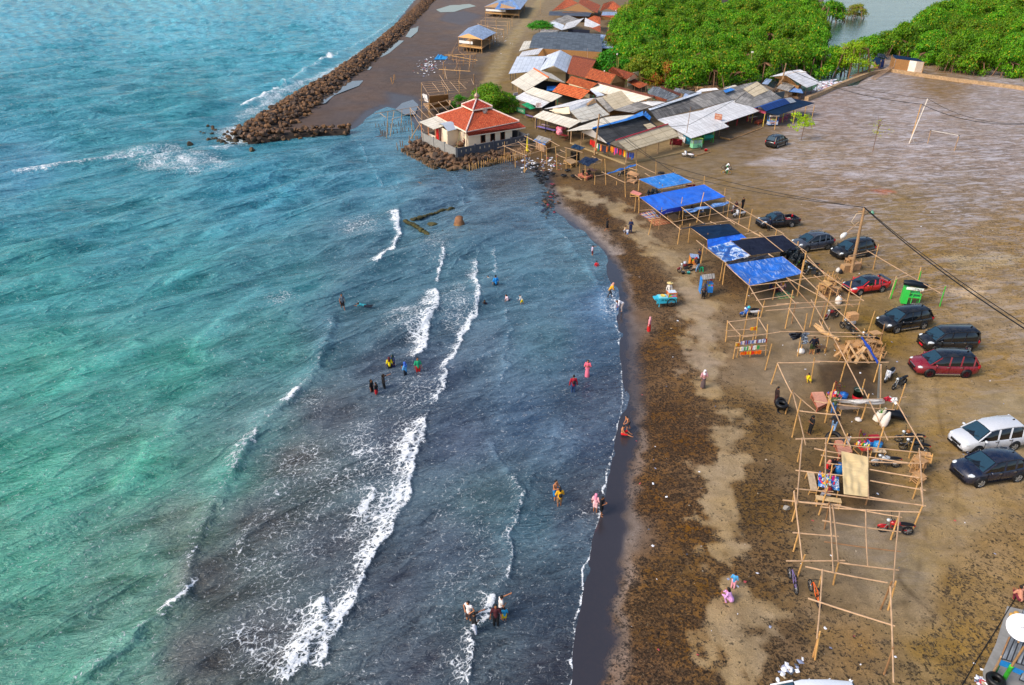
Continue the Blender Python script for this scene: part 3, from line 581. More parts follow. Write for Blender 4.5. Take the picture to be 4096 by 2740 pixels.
def hip(lo,hi,zlo,zhi,m,over,name='roof'):
 for i in range(4):
  a,b=lo[i],lo[(i+1) % 4];c_,d=hi[(i+1) % 4],hi[i]
  rf=wb(MB().quad(a,b,c_,d,.06),name,m,mq)
 for i in range(4):wb(MB().tube([lo[i]+Vector((0,0,.06)),hi[i]+Vector((0,0,.06))],.13,6),'ridge_cap',mat('e0c4ba',.7),mq)
 fas=MB()
 for i in range(4):fas.beam(lo[i]- Vector((0,0,.12)),lo[(i+1) % 4]- Vector((0,0,.12)),.08,.2)
 wb(fas,'fascia',mat('f0e2cc',.7,.05),mq)
ZW=ZE;ZE=ZW+.75;Ef=B(1058,655,ZE);El=B(712,472,ZE);Er=B(1675,535,ZE);Eb=El+Er- Ef
cen=(El+Er)/2;lo=[Ef,Er,Eb,El]
def shrink(q,k,z):v=cen+(q- cen)*k;v.z=z;return v
mid=[shrink(q,.26,ZE+1.75) for q in lo];hip(lo,mid,0,0,RM['mosq'],0)
drum=MB();drum.poly([shrink(q,.25,0) for q in lo],ZE+1.45,ZE+2.1);wb(drum,'drum',WALL,mq)
up=[shrink(q,.37,ZE+1.98) for q in lo];top=[shrink(q,.02,ZE+2.9) for q in lo];hip(up,top,0,0,RM['mosq2'],0,'upper_roof')
ap=shrink(lo[0],0,ZE+2.86);fin=wb(MB().lathe(ap,[(.28,0),(.34,.12),(.2,.22),(.42,.42),(.44,.6),(.28,.85),(.08,1.0),(.1,1.1),(.03,1.25),(.02,2.2),(0,2.25)],14),'finial',mat('a88a78',.4,.2,.3),mq)
s0,s1,s2,s3=B(1088,708,ZW- .1),B(1748,605,ZW- .1),B(1672,548,ZE- .1),B(1065,668,ZE- .1)
wb(MB().quad(s0,s1,s2,s3,.06),'skirt_roof',RM['mosq2'],mq)
fas=MB();fas.beam(s0- Vector((0,0,.1)),s1- Vector((0,0,.1)),.07,.14);wb(fas,'fascia',mat('f0e2cc',.7,.05),mq)
sp=B(1262,408,ZE+1.7);wb(MB().lathe(sp,[(.08,0),(.12,.1),(.42,.45),(.44,.47),(.1,.15)],14,axis=fn- Vector((0,0,.1))),'loudspeaker',mat('e6dccc',.5),mq)
zc=3.3;ca,cb,cc_,cd=B(510,545,zc),B(680,630,zc),B(860,572,zc+.35),B(705,478,zc+.35)
wb(MB().quad(ca,cb,cc_,cd,.05),'canopy_roof',RM['cream'],mq)
for q in (ca,cb,ca.lerp(cb,.5)):
 s_=q.lerp(cen,.04);wb(MB().tube([Vector((s_.x,s_.y,PB)),Vector((s_.x,s_.y,zc))],.09,8),'post',mat('c98a62',.7),mq)
q0=B(845,838,PB);q1=B(985,800,PB);q2=B(748,770,PB);ax_=(q1- q0);sx1=(q2- q0);bh=2.45
for a,b in ((q0,q1),(q0,q2),(q2,q2+ax_),(q1,q1+sx1)):wb(MB().beam(a+Vector((0,0,bh/2)),b+Vector((0,0,bh/2)),.14,bh),'wall',WALL,mq)
vt=MB();N_=8
for i in range(N_):
 t0,t1=i/N_,(i+1)/N_;f_=lambda t:q0- sx1*.12- ax_*.02+sx1*1.3*t+Vector((0,0,bh+.05+.5*math.sin(math.pi*t)))
 a,b=f_(t0),f_(t1);vt.quad(a,b,b+ax_*1.08,a+ax_*1.08,.05)
wb(vt,'vaulted_roof',mat('b9c2cc',.5,.12,.2),mq)
dq=B(720,690,PB+1.3);wb(MB().box(dq,(.12,1.1,2.0),rz=math.atan2(e1.y,e1.x)+math.pi/2),'red_curtain',mat('c81e1e',.8),mq)
wb(MB().beam(B(615,705,PB+.6),B(705,745,PB+.6),.08,.9),'white_half_wall',mat('e8d8c8',.8),mq)
wq=B(1027,682,PB+2.2);wb(MB().box(wq,(.08,.5,.8),rz=math.atan2(e1.y,e1.x)+math.pi/2),'diamond_vent',mat('b8aa98',.7),mq)
tp=B(985,820,PB+.1);mb=MB();mb.lathe(tp,[(0,0),(.5,.05),(.62,.4),(.3,.62),(0,.66)],9);solo(mb,'stone_heap',mat('7a5a44',.9,.3),'heap of brown rubble and sacks in the corner of the prayer house yard','rubble')
a=B(950,838,PB);solo(MB().tube([a,a+Vector((.55,.5,2.1))],.06,6),'leaning_plank',mat('8f8a5e',.8),'long plank leaning on the prayer house wall beside the rubble','plank')
# ================================================================ rocks
def rock_mesh(seed,r=1.0,sub=1):
 bm=bmesh.new();bmesh.ops.create_icosphere(bm,subdivisions=sub,radius=r);rd=random.Random(seed)
 ax3=[Vector((rd.gauss(0,1),rd.gauss(0,1),rd.gauss(0,1))).normalized() for _ in range(7)];off=[rd.uniform(.46,.8) for _ in range(7)]
 sc3=(rd.uniform(.8,1.3),rd.uniform(.7,1.1),rd.uniform(.55,.9))
 for v in bm.verts:
  for a,o in zip(ax3,off):
   dd=v.co.dot(a)
   if dd>o*r:v.co-=a*(dd- o*r)
  v.co=Vector((v.co.x*sc3[0],v.co.y*sc3[1],v.co.z*sc3[2]))*(1+rd.uniform(-.05,.05))
 return bm
def stone_mat(name,c1,c2,moss=None,use_random=True):
 t=NT(name);o=t.n('TexCoord',out=3);g=t.n('NewGeometry');r_=t.n('ObjectInfo',out=5) if use_random else t.n('NewGeometry',out=8)
 a=t.noise(o,2.5,5,.65);c=t.mix(r_,lin(c1)+(1,),lin(c2)+(1,));b=t.n('HueSaturation',{'Value':t.mapr(a,.3,.7,.6,1.4),'Color':c})
 if moss:b=t.mix(t.math('MULTIPLY',t.mapr(t.n('SeparateXYZ',{0:g},2),.35,-.3),t.mapr(a,.4,.6)),b,lin(moss)+(1,))
 return t.fin(b,.7,t.bump(a,.8,.06),spec=.4)
ROCKM=stone_mat('basalt_boulder','2c2622','74543a','30381a');ROCKS_=stone_mat('breakwater_boulder','2c2521','7c5836','2e341e',False)
rmeshes=[]
for i in range(10):
 bm=rock_mesh(i,1,2);me=bpy.data.meshes.new('rock');bm.to_mesh(me);bm.free();me.materials.append(ROCKM);rmeshes.append(me)
def place_rock(P,r,label,group,rd):
 o=bpy.data.objects.new('rock',rmeshes[rd.randrange(10)]);col.objects.link(o);o.location=P;o.scale=(r,r,r);o.rotation_euler=(rd.uniform(-.5,.5),rd.uniform(-.5,.5),rd.uniform(0,6.28))
 return tag(o,label,'rock',group)
rd=rnd(3);n_rock=0
def armour(A_,B_,n,w_,zt,zb,outn,label,group):
 global n_rock
 for i in range(n):
  t_=rd.random();s_=rd.random();q=A_.lerp(B_,t_)+outn*(w_*s_) ;q.z=zt+(zb- zt)*s_**.9+rd.uniform(-.08,.12)
  place_rock(q,rd.uniform(.32,.52),label,group,rd);n_rock+=1
on1=-e2.copy();on1.z=0;nL=Vector((-(W1- W0).y,(W1- W0).x,0)).normalized();nL=nL if nL.dot(W2- W0)<0 else-nL
nR=Vector((-(W2- W0).y,(W2- W0).x,0)).normalized();nR=nR if nR.dot(W1- W0)<0 else-nR
armour(W0+nL*.3,W1+nL*.3+(W1- W0).normalized()*2,118,3.3,.9,-.3,nL,'dark boulder packed on the seaward slope below the prayer house wall','boulders below the left wall of the prayer house')
armour(W0+nR*.3,W0.lerp(W2,.66)+nR*.3,96,2.9,.85,-.25,nR,'dark boulder packed on the slope below the grey front wall of the prayer house','boulders below the front wall of the prayer house')
cor=(nL+nR).normalized()
for i in range(30):
 q=W0+cor.lerp(nL if i % 2 else nR,rd.random())*rd.uniform(.4,3.6);s_=min(1,(q- W0).length/3.6);q.z=.75- 1.15*s_;place_rock(q,rd.uniform(.28,.46),'dark boulder piled round the seaward corner of the prayer house wall','boulders round the prayer house corner',rd)
slope=MB();o1=W1+(W1- W0).normalized()*2.2
A0=[W0+Vector((0,0,-.05)),o1+Vector((0,0,-.05))];lo_=lambda v,z:Vector((v.x,v.y,z))
slope.add([lo_(W0,.7),lo_(o1,.7),lo_(o1+nL*3.4,-.75),lo_(W0+nL*3.4,-.75),lo_(W0+nR*3.0,-.75),lo_(W0+cor*3.9,-.75),lo_(W0.lerp(W2,.64),.7),lo_(W0.lerp(W2,.64)+nR*3.0,-.5),lo_(W2,.7),lo_(W2+nR*1.5,-.1)],[(0,3,2,1),(0,5,3),(0,4,5),(0,6,7,4),(6,8,9,7)])
PUD=NT('puddle_water');PUDM=PUD.fin((.10,.09,.085),.04,PUD.bump(PUD.noise(PUD.geo((1,1,1)),3,3),.12,.02),spec=1.0)
for i_,pp in enumerate([[(862,128),(880,104),(905,92),(925,93),(912,104),(890,122),(872,131)],[(708,242),(728,220),(760,200),(795,186),(832,184),(822,196),(790,208),(765,218),(745,236)],[(818,160),(835,151),(852,153),(846,160)],[(998,22),(1030,12),(1075,9),(1090,14),(1062,20),(1040,27),(1008,28)],[(928,84),(940,66),(958,60),(956,72),(940,86)],[(905,250),(920,236),(945,228),(958,240),(950,262),(925,262)]]):
 mb=MB();q_=[p('V',x,y,-.03) for x,y in pp];mb.add(q_[::-1],[tuple(range(len(q_)))]);tag(solo(mb,'puddle',PUDM,None,None),kind='structure')
tag(solo(slope,'embankment',stone_mat('stone_fill','5a4634','8a6c50',None,False),None,None),kind='structure')
rb=rnd(17);ppos=[W0.lerp(W2,.35+.65*rb.random())+nR*rb.uniform(.1,1.4) for _ in range(150)];mb=MB()
for q in ppos:
 bm=rock_mesh(rb.randrange(999),rb.uniform(.08,.2),1);q=lo_(q,.62- .5*min(1,abs((q- W0).dot(nR))/1.4));mb.add([v.co+q for v in bm.verts],[tuple(v.index for v in f.verts) for f in bm.faces]);bm.free()
tag(solo(mb,'rubble',stone_mat('pale_rubble','7a5f48','b08c68',None,False),'loose brown rubble along the foot of the front wall','rubble'),kind='stuff')
BW=[((1005,-25),3.2),((975,5),3.2),((930,50),3.2),((880,95),3.2),((830,135),3.4),((775,175),3.6),((725,205),3.8),((680,235),4.2),((640,265),4.6),((600,290),4.6),((565,312),3.4)]
SP=[((560,318),2.3),((620,310),2.4),((680,302),2.3),((740,298),2.0),((800,296),1.2)]
def bw_points(line,per_m2,rd):
 out_=[]
 for (a,wa),(b,wb_) in zip(line[:-1],line[1:]):
  A_=p('V',*a,.3);B_=p('V',*b,.3);L=(B_- A_).length;nn=Vector((-(B_- A_).y,(B_- A_).x,0)).normalized();n=int(L*(wa+wb_)*per_m2)
  for i in range(n):
   t_=rd.random();s_=rd.uniform(-1,1);q=A_.lerp(B_,t_)+nn*s_*(wa+(wb_- wa)*t_)*rd.uniform(.9,1.12);q.z=-.45+1.35*(1- s_*s_)**.6+rd.uniform(-.1,.15);out_.append(q)
 return out_
r7=rnd(7);pts=bw_points(BW,1.55,r7)+bw_points(SP,1.5,r7)
for i in range(60):q=p('V',r7.gauss(520,38),r7.gauss(312,14),SEA);q.z=-.35+r7.uniform(-.2,.15);pts.append(q)
pts.sort(key=lambda q:q.y)
for q in pts[:56]:place_rock(q,r7.uniform(.38,.62),'brown boulder on the near spur of the breakwater','boulders at the tip of the breakwater',r7)
mb=MB()
proto=[]
for i in range(24):
 bm=rock_mesh(i+50,1,1);proto.append(([v.co.copy() for v in bm.verts],[tuple(v.index for v in f.verts) for f in bm.faces]));bm.free()
for q in pts[56:]:
 vs,fs=proto[r7.randrange(24)];r_=r7.uniform(.34,.68);m3=Matrix.Rotation(r7.uniform(0,6.28),3,'Z') @ Matrix.Rotation(r7.uniform(-.6,.6),3,'X')
 mb.add([q+(m3 @ v)*r_ for v in vs],fs)
tag(mb.build('breakwater',ROCKS_),'long dark boulder breakwater running out along the sea edge','breakwater',kind='stuff')
core=MB()
for line in (BW,SP):
 for (a,wa),(b,wb_) in zip(line[:-1],line[1:]):
  A_=p('V',*a,.3);B_=p('V',*b,.3);nn=Vector((-(B_- A_).y,(B_- A_).x,0)).normalized();e_=[(-1.05,-.8),(-.5,.2),(0,.45),(.5,.2),(1.05,-.8)]
  vs=[Vector(((Q+nn*s_*w0).x,(Q+nn*s_*w0).y,z_)) for Q,w0 in ((A_,wa),(B_,wb_)) for s_,z_ in e_];core.add(vs,[(i,i+1,i+6,i+5) for i in range(4)])
tag(core.build('breakwater_core',mat('2e2620',.9,.3)),kind='structure')
moss=stone_mat('mossy_block','2e2a1a','565022','14180c');mossn=0
def ruin(k,pts,r,h,label,cat='ruin',m=None):
 q=[p(k,x,y,SEA) for x,y in pts];mb=MB();rr=rnd(len(pts)*7+int(pts[0][0]))
 for a,b in zip(q[:-1],q[1:]):
  n=max(2,int((b- a).length/(r*.8)))
  for i in range(n):
   bm=rock_mesh(rr.randrange(999),r*rr.uniform(.85,1.2),2);c=a.lerp(b,(i+.5)/n)+Vector((rr.uniform(-.1,.1),rr.uniform(-.1,.1),h- r*.4));mb.add([Vector((v.co.x,v.co.y,v.co.z*.9))+c for v in bm.verts],[tuple(v.index for v in f.verts) for f in bm.faces]);bm.free()
 return solo(mb,'sea_ruin',m or moss,label,cat)
ruin('O',[(60,395),(200,470),(340,565)],.33,.25,'long mossy broken wall slanting down from the left in the shallows');ruin('O',[(150,380),(300,335),(350,320),(480,280),(620,250)],.3,.2,'long mossy wall stub rising to the right behind the slanting one')
for i,(x,y,r,lb) in enumerate([(375,430,.42,'small squarish mossy block between the two broken walls'),(520,520,.42,'low mossy rock left of the tall stump, awash'),(655,585,.62,'mossy rock just below the tall stump with foam around it'),(810,545,.72,'widest flat mossy rock right of the tall stump'),(585,712,.35,'small rock left of a pair at the head of the foam line'),(670,705,.42,'knobbly rock right of a pair at the head of the foam line'),
  (840,420,.3,'flat low rock beyond the wide mossy one'),(985,487,.35,'lone rock right of the wide mossy one'),(932,347,.18,'smallest dark rock beyond the tall stump'),(1000,370,.25,'small dark rock beside the smallest one'),(1110,428,.25,'thin rock at the end of the drowned line'),(1255,505,.33,'outermost rock on the right of the ruins')]):
 q=p('O',x,y,SEA+.12);bm=rock_mesh(i+300,r*1.1,2);mb=MB();mb.add([Vector((v.co.x*1.15,v.co.y,v.co.z*.85))+q for v in bm.verts],[tuple(v.index for v in f.verts) for f in bm.faces]);bm.free();solo(mb,'sea_rock',moss,lb,'rock')
ruin('O',[(775,665),(860,645),(1000,605)],.16,.08,'thin mossy beam lying awash below the rocks','ruin');ruin('O',[(1200,470),(1240,485)],.16,.08,'short twisted mossy stub beside the outermost rock')
q=p('O',690,490,SEA- .2);mb=MB();mb.lathe(q,[(.7,0),(.72,.25),(.66,.5),(.58,.85),(.48,1.25),(.42,1.5),(.25,1.6),(0,1.6)],9)
rr=rnd(5);mb.v=[(a+rr.uniform(-.07,.07),b+rr.uniform(-.07,.07),c+rr.uniform(-.05,.05)) for a,b,c in mb.v];solo(mb,'stump',stone_mat('brown_stump','6a4a34','8a5f40','8a7a20'),'tall tapering brown masonry stump standing in the shallows','stump')
for i,(a,b) in enumerate([((410,1290),(500,1335)),((510,1250),(625,1295)),((440,1340),(580,1310)),((1330,1150),(1500,1290))][:3]):solo(MB().tube([p('B',*a,SEA+.03),p('B',*b,SEA+.06)],.09,6),'driftwood',WOODD,['left-hand','top','lower'][i]+' piece of dark driftwood in the water off the prayer house','driftwood')
# ================================================================ stakes in the water
def stake(k,x,y,h,label,group,m=WOODD,lean=.1,r=.07,z=SEA):
 a=p(k,x,y,z);rr=rnd(int(x*7+y));solo(MB().tube([a- Vector((0,0,.3)),a+Vector((rr.uniform(-lean,lean),rr.uniform(-lean,lean),h))],[r,r*.85],6),'stake',m,label,'stake',group)
for x,y in [(10,600),(50,605),(85,590),(115,585),(150,600),(180,590),(215,580),(245,595),(275,580),(300,590),(335,570),(365,575),(392,560),(418,570)]:stake('B',x,y+10,rnd(x).uniform(.4,.9),'dark stake in the farther row beneath the leaning bamboo rig','farther row of stakes in the inlet')
for x,y in [(65,660),(80,680),(95,690),(110,700),(125,710),(150,670),(215,665),(262,660),(300,655),(325,650),(350,650),(395,645),(440,655),(468,640),(508,640),(535,620)]:stake('B',x,y+8,rnd(x).uniform(.4,1.0),'dark stake in the nearer row beneath the leaning bamboo rig','nearer row of stakes in the inlet')
n=26
for i in range(n):
 q=W1.lerp(W0,i/(n- 1))+nL*3.9;a=lo_(q,-.7);rr=rnd(i+900)
 solo(MB().tube([a,a+Vector((rr.uniform(-.15,.15),rr.uniform(-.15,.15),rr.uniform(.6,.95)))],.06,6),'stake',BAM[3],'bamboo stake along the seaward foot of the boulder slope','stake','stakes at the seaward foot of the boulders')
for i in range(30):
 q=W0.lerp(W2,.03+.82*i/29)+nR*3.1+cor*max(0,.8- i*.1);a=lo_(q,-.6);rr=rnd(i+950)
 solo(MB().tube([a,a+Vector((rr.uniform(-.12,.12),rr.uniform(-.12,.12),rr.uniform(1.0,1.5)))],.055,6),'stake',BAM[0],'yellow bamboo stake along the front foot of the boulder slope','stake','stakes at the front foot of the boulders')
for i,(x,y,h) in enumerate([(265,875,1.2),(300,835,1.0),(320,830,.9),(398,800,1.3),(478,770,1.0),(490,770,.9)]):stake('B',x,y,h,'bamboo stake standing off the left end of the boulders','stakes off the left end of the boulders',BAM[3])
# ================================================================ village
V3=Vector
def sag_sheet(name,corners,m,root=None,label=None,cat=None,group=None,sag=.25,n=14,ripple=.05,seed=0,parent=None,edge=.0):
 a,b,c_,d=[Vector(q) for q in corners];mb=MB();mb.smooth=True;rs_=np.random.RandomState(seed);ph=rs_.rand(8)*6.28;W_=(b- a).length;L_=(d- a).length;vs=[];uv=[]
 fr=rs_.uniform(1,4,8);th_=rs_.uniform(0,math.pi,8)
 nrm=(b- a).cross(d- a).normalized();nrm=-nrm if nrm.z<0 else nrm
 for th2 in (0,1):
  for j in range(n+1):
   for i in range(n+1):
    u,v=i/n,j/n;q=(a*(1- u)+b*u)*(1- v)+(d*(1- u)+c_*u)*v
    k_=16*u*(1- u)*v*(1- v);ed=min(1,8*min(u,1- u,v,1- v)+edge)
    z_=-sag*k_+ripple*ed*sum(math.sin(fr[s_]*3.2*(u*math.cos(th_[s_])+v*math.sin(th_[s_]))*2+ph[s_]) for s_ in range(8))*.5
    vs.append(q+nrm*(z_- .012*th2));uv.append((u*W_,v*L_))
 fs=[];us=[];o_=(n+1)**2
 for j in range(n):
  for i in range(n):
   f=(j*(n+1)+i,j*(n+1)+i+1,(j+1)*(n+1)+i+1,(j+1)*(n+1)+i);fs.append(f);us.append([uv[q] for q in f])
   f2=tuple(o_+q for q in f[::-1]);fs.append(f2);us.append([uv[q- o_] for q in f2])
 mb.add(vs,fs,us)
 if root is not None:return wb(mb,name,m,root,parent)
 return solo(mb,name,m,label,cat,group)
bl='white and grey warung'
building('house','house with twin pale ribbed metal roofs and a cream gable, beside the dirt track','house',[('blue','C',(100,275,2.6),(460,240,2.8),(540,70,3.6),(200,75,3.3)),('blue','C',(458,242,3.0),(622,180,4.5),(702,0,4.5),(542,62,3.0)),('blue','C',(622,180,4.5),(775,260,3.0),(840,76,3.0),(702,0,4.5))],
[('C',120,350,2.2,CONCD),('C',150,352,2.2,CONCD),('C',180,330,2.2,CONCD)],[(WALLD,'C',(500,350),(760,385),0,2.9)],[(WALLD,'C',(490,245,2.9),(762,262,2.9),(622,186,4.4))])
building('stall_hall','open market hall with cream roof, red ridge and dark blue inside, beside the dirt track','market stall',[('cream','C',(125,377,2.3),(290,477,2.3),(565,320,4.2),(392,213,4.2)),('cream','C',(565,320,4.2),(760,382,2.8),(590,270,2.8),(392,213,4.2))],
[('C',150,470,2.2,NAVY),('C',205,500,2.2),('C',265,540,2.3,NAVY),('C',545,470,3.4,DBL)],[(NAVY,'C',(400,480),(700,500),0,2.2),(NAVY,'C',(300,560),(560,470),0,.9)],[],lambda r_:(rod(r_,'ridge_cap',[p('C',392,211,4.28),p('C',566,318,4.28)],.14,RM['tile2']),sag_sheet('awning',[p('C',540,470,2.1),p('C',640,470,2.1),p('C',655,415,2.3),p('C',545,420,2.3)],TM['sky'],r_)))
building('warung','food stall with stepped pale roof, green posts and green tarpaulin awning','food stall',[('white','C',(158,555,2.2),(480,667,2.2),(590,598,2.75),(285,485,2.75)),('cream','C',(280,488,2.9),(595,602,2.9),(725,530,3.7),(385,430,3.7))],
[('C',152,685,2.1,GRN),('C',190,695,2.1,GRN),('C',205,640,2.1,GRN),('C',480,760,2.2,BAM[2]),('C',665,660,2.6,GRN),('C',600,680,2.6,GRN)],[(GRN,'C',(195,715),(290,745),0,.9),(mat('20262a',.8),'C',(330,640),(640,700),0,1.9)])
aw=thing('awning_frame',p('C',355,805),'green tarpaulin awning on thin green posts in front of the stepped-roof food stall','awning')
for x,y in ((355,808),(250,770),(410,770)):wb(MB().tube([p('C',x,y),p('C',x,y,1.95)],.05,6),'post',GRN,aw)
sag_sheet('canopy',[p('C',247,632,2.0),p('C',355,690,2.0),p('C',412,672,2.2),p('C',325,608,2.3)],TM['green'],aw,sag=-.15,ripple=.06)
tr=RM['tile']
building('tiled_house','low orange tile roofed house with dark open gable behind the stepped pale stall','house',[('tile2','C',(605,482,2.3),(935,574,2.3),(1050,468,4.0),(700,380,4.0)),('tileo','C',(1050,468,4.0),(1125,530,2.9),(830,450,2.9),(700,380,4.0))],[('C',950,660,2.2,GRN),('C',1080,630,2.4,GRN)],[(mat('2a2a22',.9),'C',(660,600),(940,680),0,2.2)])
building('tiled_house','worn tile roof house squeezed behind the orange tiled one','house',[('tile','C',(765,378,2.8),(1042,460,2.8),(1135,385,4.3),(830,300,4.3)),('tileo','C',(1135,385,4.3),(1200,440,3.2),(900,350,3.2),(830,300,4.3))],[],[(WALLD,'C',(800,480),(1040,560),0,2.6)])
building('tiled_house','broad worn tile roof house adjoining the ribbed metal roof','house',[('tile','C',(773,268,2.7),(1000,325,2.7),(1112,128,4.2),(838,76,4.2)),('tileo','C',(1112,128,4.2),(1120,110,3.4),(850,60,3.4),(838,76,4.2))],[],[(WALLD,'C',(800,390),(1000,420),0,2.6)])
building('tiled_house','tile roof house with a woven bamboo gable, behind the long cream roof','house',[('tile','C',(985,322,2.9),(1275,395,2.9),(1345,285,4.5),(1060,208,4.5)),('tileo','C',(1345,285,4.5),(1470,360,3.1),(1180,270,3.1),(1060,208,4.5))],[('C',1345,470,2.6),('C',1440,450,2.6)],[(WICK,'C',(1290,500),(1440,470),0,2.9)],[(WICK,'C',(1285,392,3.0),(1455,360,3.0),(1345,292,4.4))])
building('tiled_house','small tile roof house with a white gable at the edge of the trees','house',[('tileo','C',(1255,243,2.7),(1472,345,2.7),(1565,272,4.0),(1300,195,4.0)),('tileo','C',(1565,272,4.0),(1620,320,2.9),(1350,240,2.9),(1300,195,4.0))],[],[(WALL,'C',(1480,420),(1600,390),0,2.6)],[(WALL,'C',(1478,345,2.7),(1612,325,2.7),(1565,276,3.9))])
building('shed','collapsing tiled lean-to in the brush beside the white-gabled house','shed',[('tile','C',(1480,370,1.9),(1620,445,1.5),(1720,400,2.0),(1560,335,2.4)),('tileo','C',(1640,335,2.2),(1800,378,2.0),(1790,360,2.5),(1650,325,2.5))],[('C',1560,470,1.8),('C',1690,480,1.8),('C',1640,500,1.6)],[(mat('4a3c30',.9),'C',(1540,450),(1700,470),0,1.5)])
building('warung','long cream roofed stall with a crooked tile ridge, behind the beige sheet roofs','food stall',[('cream','C',(1045,458,2.9),(1575,612,2.9),(1770,545,4.1),(1125,380,4.1)),('tile','C',(1125,380,4.12),(1770,547,4.12),(1800,530,3.8),(1140,366,3.8)),('tile','C',(1770,560,3.6),(1920,600,2.9),(1945,575,3.0),(1790,530,3.9)),('blue','C',(1045,462,2.85),(1120,540,2.85),(1215,522,3.1),(1080,450,3.1))],[('C',1750,640,2.6)],[(WICK,'C',(1240,620),(1700,660),0,2.6)])
building('warung','beige sheet roofed stall with a darker left slope, in the middle of the stalls','food stall',[('beige','C',(1190,540,3.9),(1332,690,2.7),(1568,617,2.7),(1425,464,3.9)),('grey','C',(1105,558,3.2),(1262,722,2.5),(1332,690,2.66),(1190,540,3.86))],[],[(WICK,'C',(1290,800),(1600,770),0,2.2)])
building('warung','stall with blotched cream roof and wooden patch, behind the hat stall awning','food stall',[('cream','C',(812,705,3.9),(945,842,2.5),(1272,748,2.5),(1120,615,3.7)),('white','C',(800,652,4.3),(812,705,3.92),(1120,615,3.72),(1105,556,4.4)),('white','C',(512,684,3.0),(800,652,4.3),(1105,556,4.4),(930,575,3.4))],
[],[(WALL,'C',(610,850),(830,880),0,2.8)],[(WALL,'C',(570,700,3.0),(740,745,2.9),(815,740,3.2),(800,660,4.2))],lambda r_:wb(MB().quad(p('C',1000,592,4.25),p('C',1010,645,3.93),p('C',1118,610,3.8),p('C',1098,560,4.4),.03),'wooden_patch',WOOD,r_))
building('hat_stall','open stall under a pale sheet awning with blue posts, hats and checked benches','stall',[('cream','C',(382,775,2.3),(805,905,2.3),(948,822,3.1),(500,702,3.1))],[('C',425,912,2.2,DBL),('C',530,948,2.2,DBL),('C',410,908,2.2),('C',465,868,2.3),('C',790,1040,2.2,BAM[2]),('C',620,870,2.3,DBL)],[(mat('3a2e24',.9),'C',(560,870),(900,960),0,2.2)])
building('shop','open shop with black roof capped by blue tarpaulin, clothes hanging beneath','clothes stall',[('cream','C',(772,940,2.35),(1070,918,3.7),(1660,742,3.9),(1232,775,2.6)),('dark','C',(1070,918,3.7),(1252,1080,2.2),(1832,890,2.3),(1662,745,3.9))],
[('C',822,1078,2.1),('C',940,1108,2.2),('C',970,1045,2.2),('C',1092,1178,2.4),('C',1250,1242,2.2)],[],[(TM['white'],'C',(940,948,2.3),(1240,1082,2.1),(1075,920,3.65))],
lambda r_:[sag_sheet('ridge_tarpaulin',[p('C',*a),p('C',*b),p('C',*c_),p('C',*d)],TM['sky'],r_,sag=0,ripple=.04) for a,b,c_,d in [((1068,918,3.8),(1470,820,3.95),(1462,796,4.0),(1080,900,3.8)),((1470,820,3.95),(1668,758,4.05),(1660,708,4.1),(1462,796,4.0)),((1668,758,4.05),(1738,818,3.4),(1758,780,3.5),(1690,706,4.15)),((1232,1080,2.25),(1270,1115,1.6),(1290,1080,2.0),(1262,1068,2.3))]])
wh=p('C',1715,860,3.1)
building('shop','clothes shop with beige roof and red ridge, front corner of the stalls','clothes stall',[('beige','C',(1350,1048,3.5),(1500,1172,2.1),(2092,997,2.1),(1952,860,3.5)),('grey','C',(1270,1085,2.5),(1470,1155,2.2),(1495,1172,2.1),(1350,1046,3.46))],
[('C',1462,1322,2.0),('C',1578,1285,2.0),('C',1684,1250,2.0),('C',1832,1205,2.0),('C',1988,1152,2.0),('C',1250,1242,2.1)],[],[],lambda r_:(rod(r_,'ridge_cap',[p('C',1348,1046,3.58),p('C',1953,858,3.58)],.09,RED),wb(MB().quad(p('C',1648,848,3.0),p('C',1720,920,2.5),p('C',1812,888,2.5),p('C',1720,830,3.0),.03),'pale_sheet',RM['beige'],r_)))
fl=MB();fl.poly([p('C',815,1085),p('C',1455,1328),p('C',2330,1150),p('C',2330,900),p('C',1300,900)],-.1,.06);tag(solo(fl,'market_floor',mat('8a7450',.95,.3,scale=2,name='packed_earth_floor'),None,None),kind='structure')
kb=MB();kb.beam(p('C',815,1080,.1),p('C',1455,1325,.1),.12,.22);kb.beam(p('C',1455,1325,.1),p('C',2330,1150,.1),.12,.22);solo(kb,'kerb',mat('a08a64',.9,.2),'low earthen kerb round the clothes shop floor','kerb')
pal=[(RED,1),(YEL,1),(RED,1)]
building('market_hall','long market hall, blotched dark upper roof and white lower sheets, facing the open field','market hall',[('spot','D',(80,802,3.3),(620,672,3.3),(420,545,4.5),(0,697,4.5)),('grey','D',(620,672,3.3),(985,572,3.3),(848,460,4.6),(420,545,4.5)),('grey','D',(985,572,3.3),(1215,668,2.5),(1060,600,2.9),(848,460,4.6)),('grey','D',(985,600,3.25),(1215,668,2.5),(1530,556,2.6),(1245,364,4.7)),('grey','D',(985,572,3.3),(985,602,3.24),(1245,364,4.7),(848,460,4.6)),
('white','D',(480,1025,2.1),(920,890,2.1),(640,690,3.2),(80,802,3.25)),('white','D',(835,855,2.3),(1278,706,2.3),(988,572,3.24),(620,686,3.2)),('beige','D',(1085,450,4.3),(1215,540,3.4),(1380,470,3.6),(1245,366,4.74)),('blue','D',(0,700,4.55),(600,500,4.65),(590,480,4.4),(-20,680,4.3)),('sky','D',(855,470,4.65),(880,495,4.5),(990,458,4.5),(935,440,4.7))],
[('D',895,915,2.1,RED),('D',1005,876,2.1,RED),('D',1125,830,2.2,RED),('D',800,1000,2.2,BAM[3]),('D',735,985,2.2),('D',90,1200,2.0),('D',250,1155,2.1)],[(mat('4e5a60',.9),'D',(1420,640),(1540,620),0,2.3),(mat('33291f',.95),'D',(500,900),(1250,690),0,2.0)])
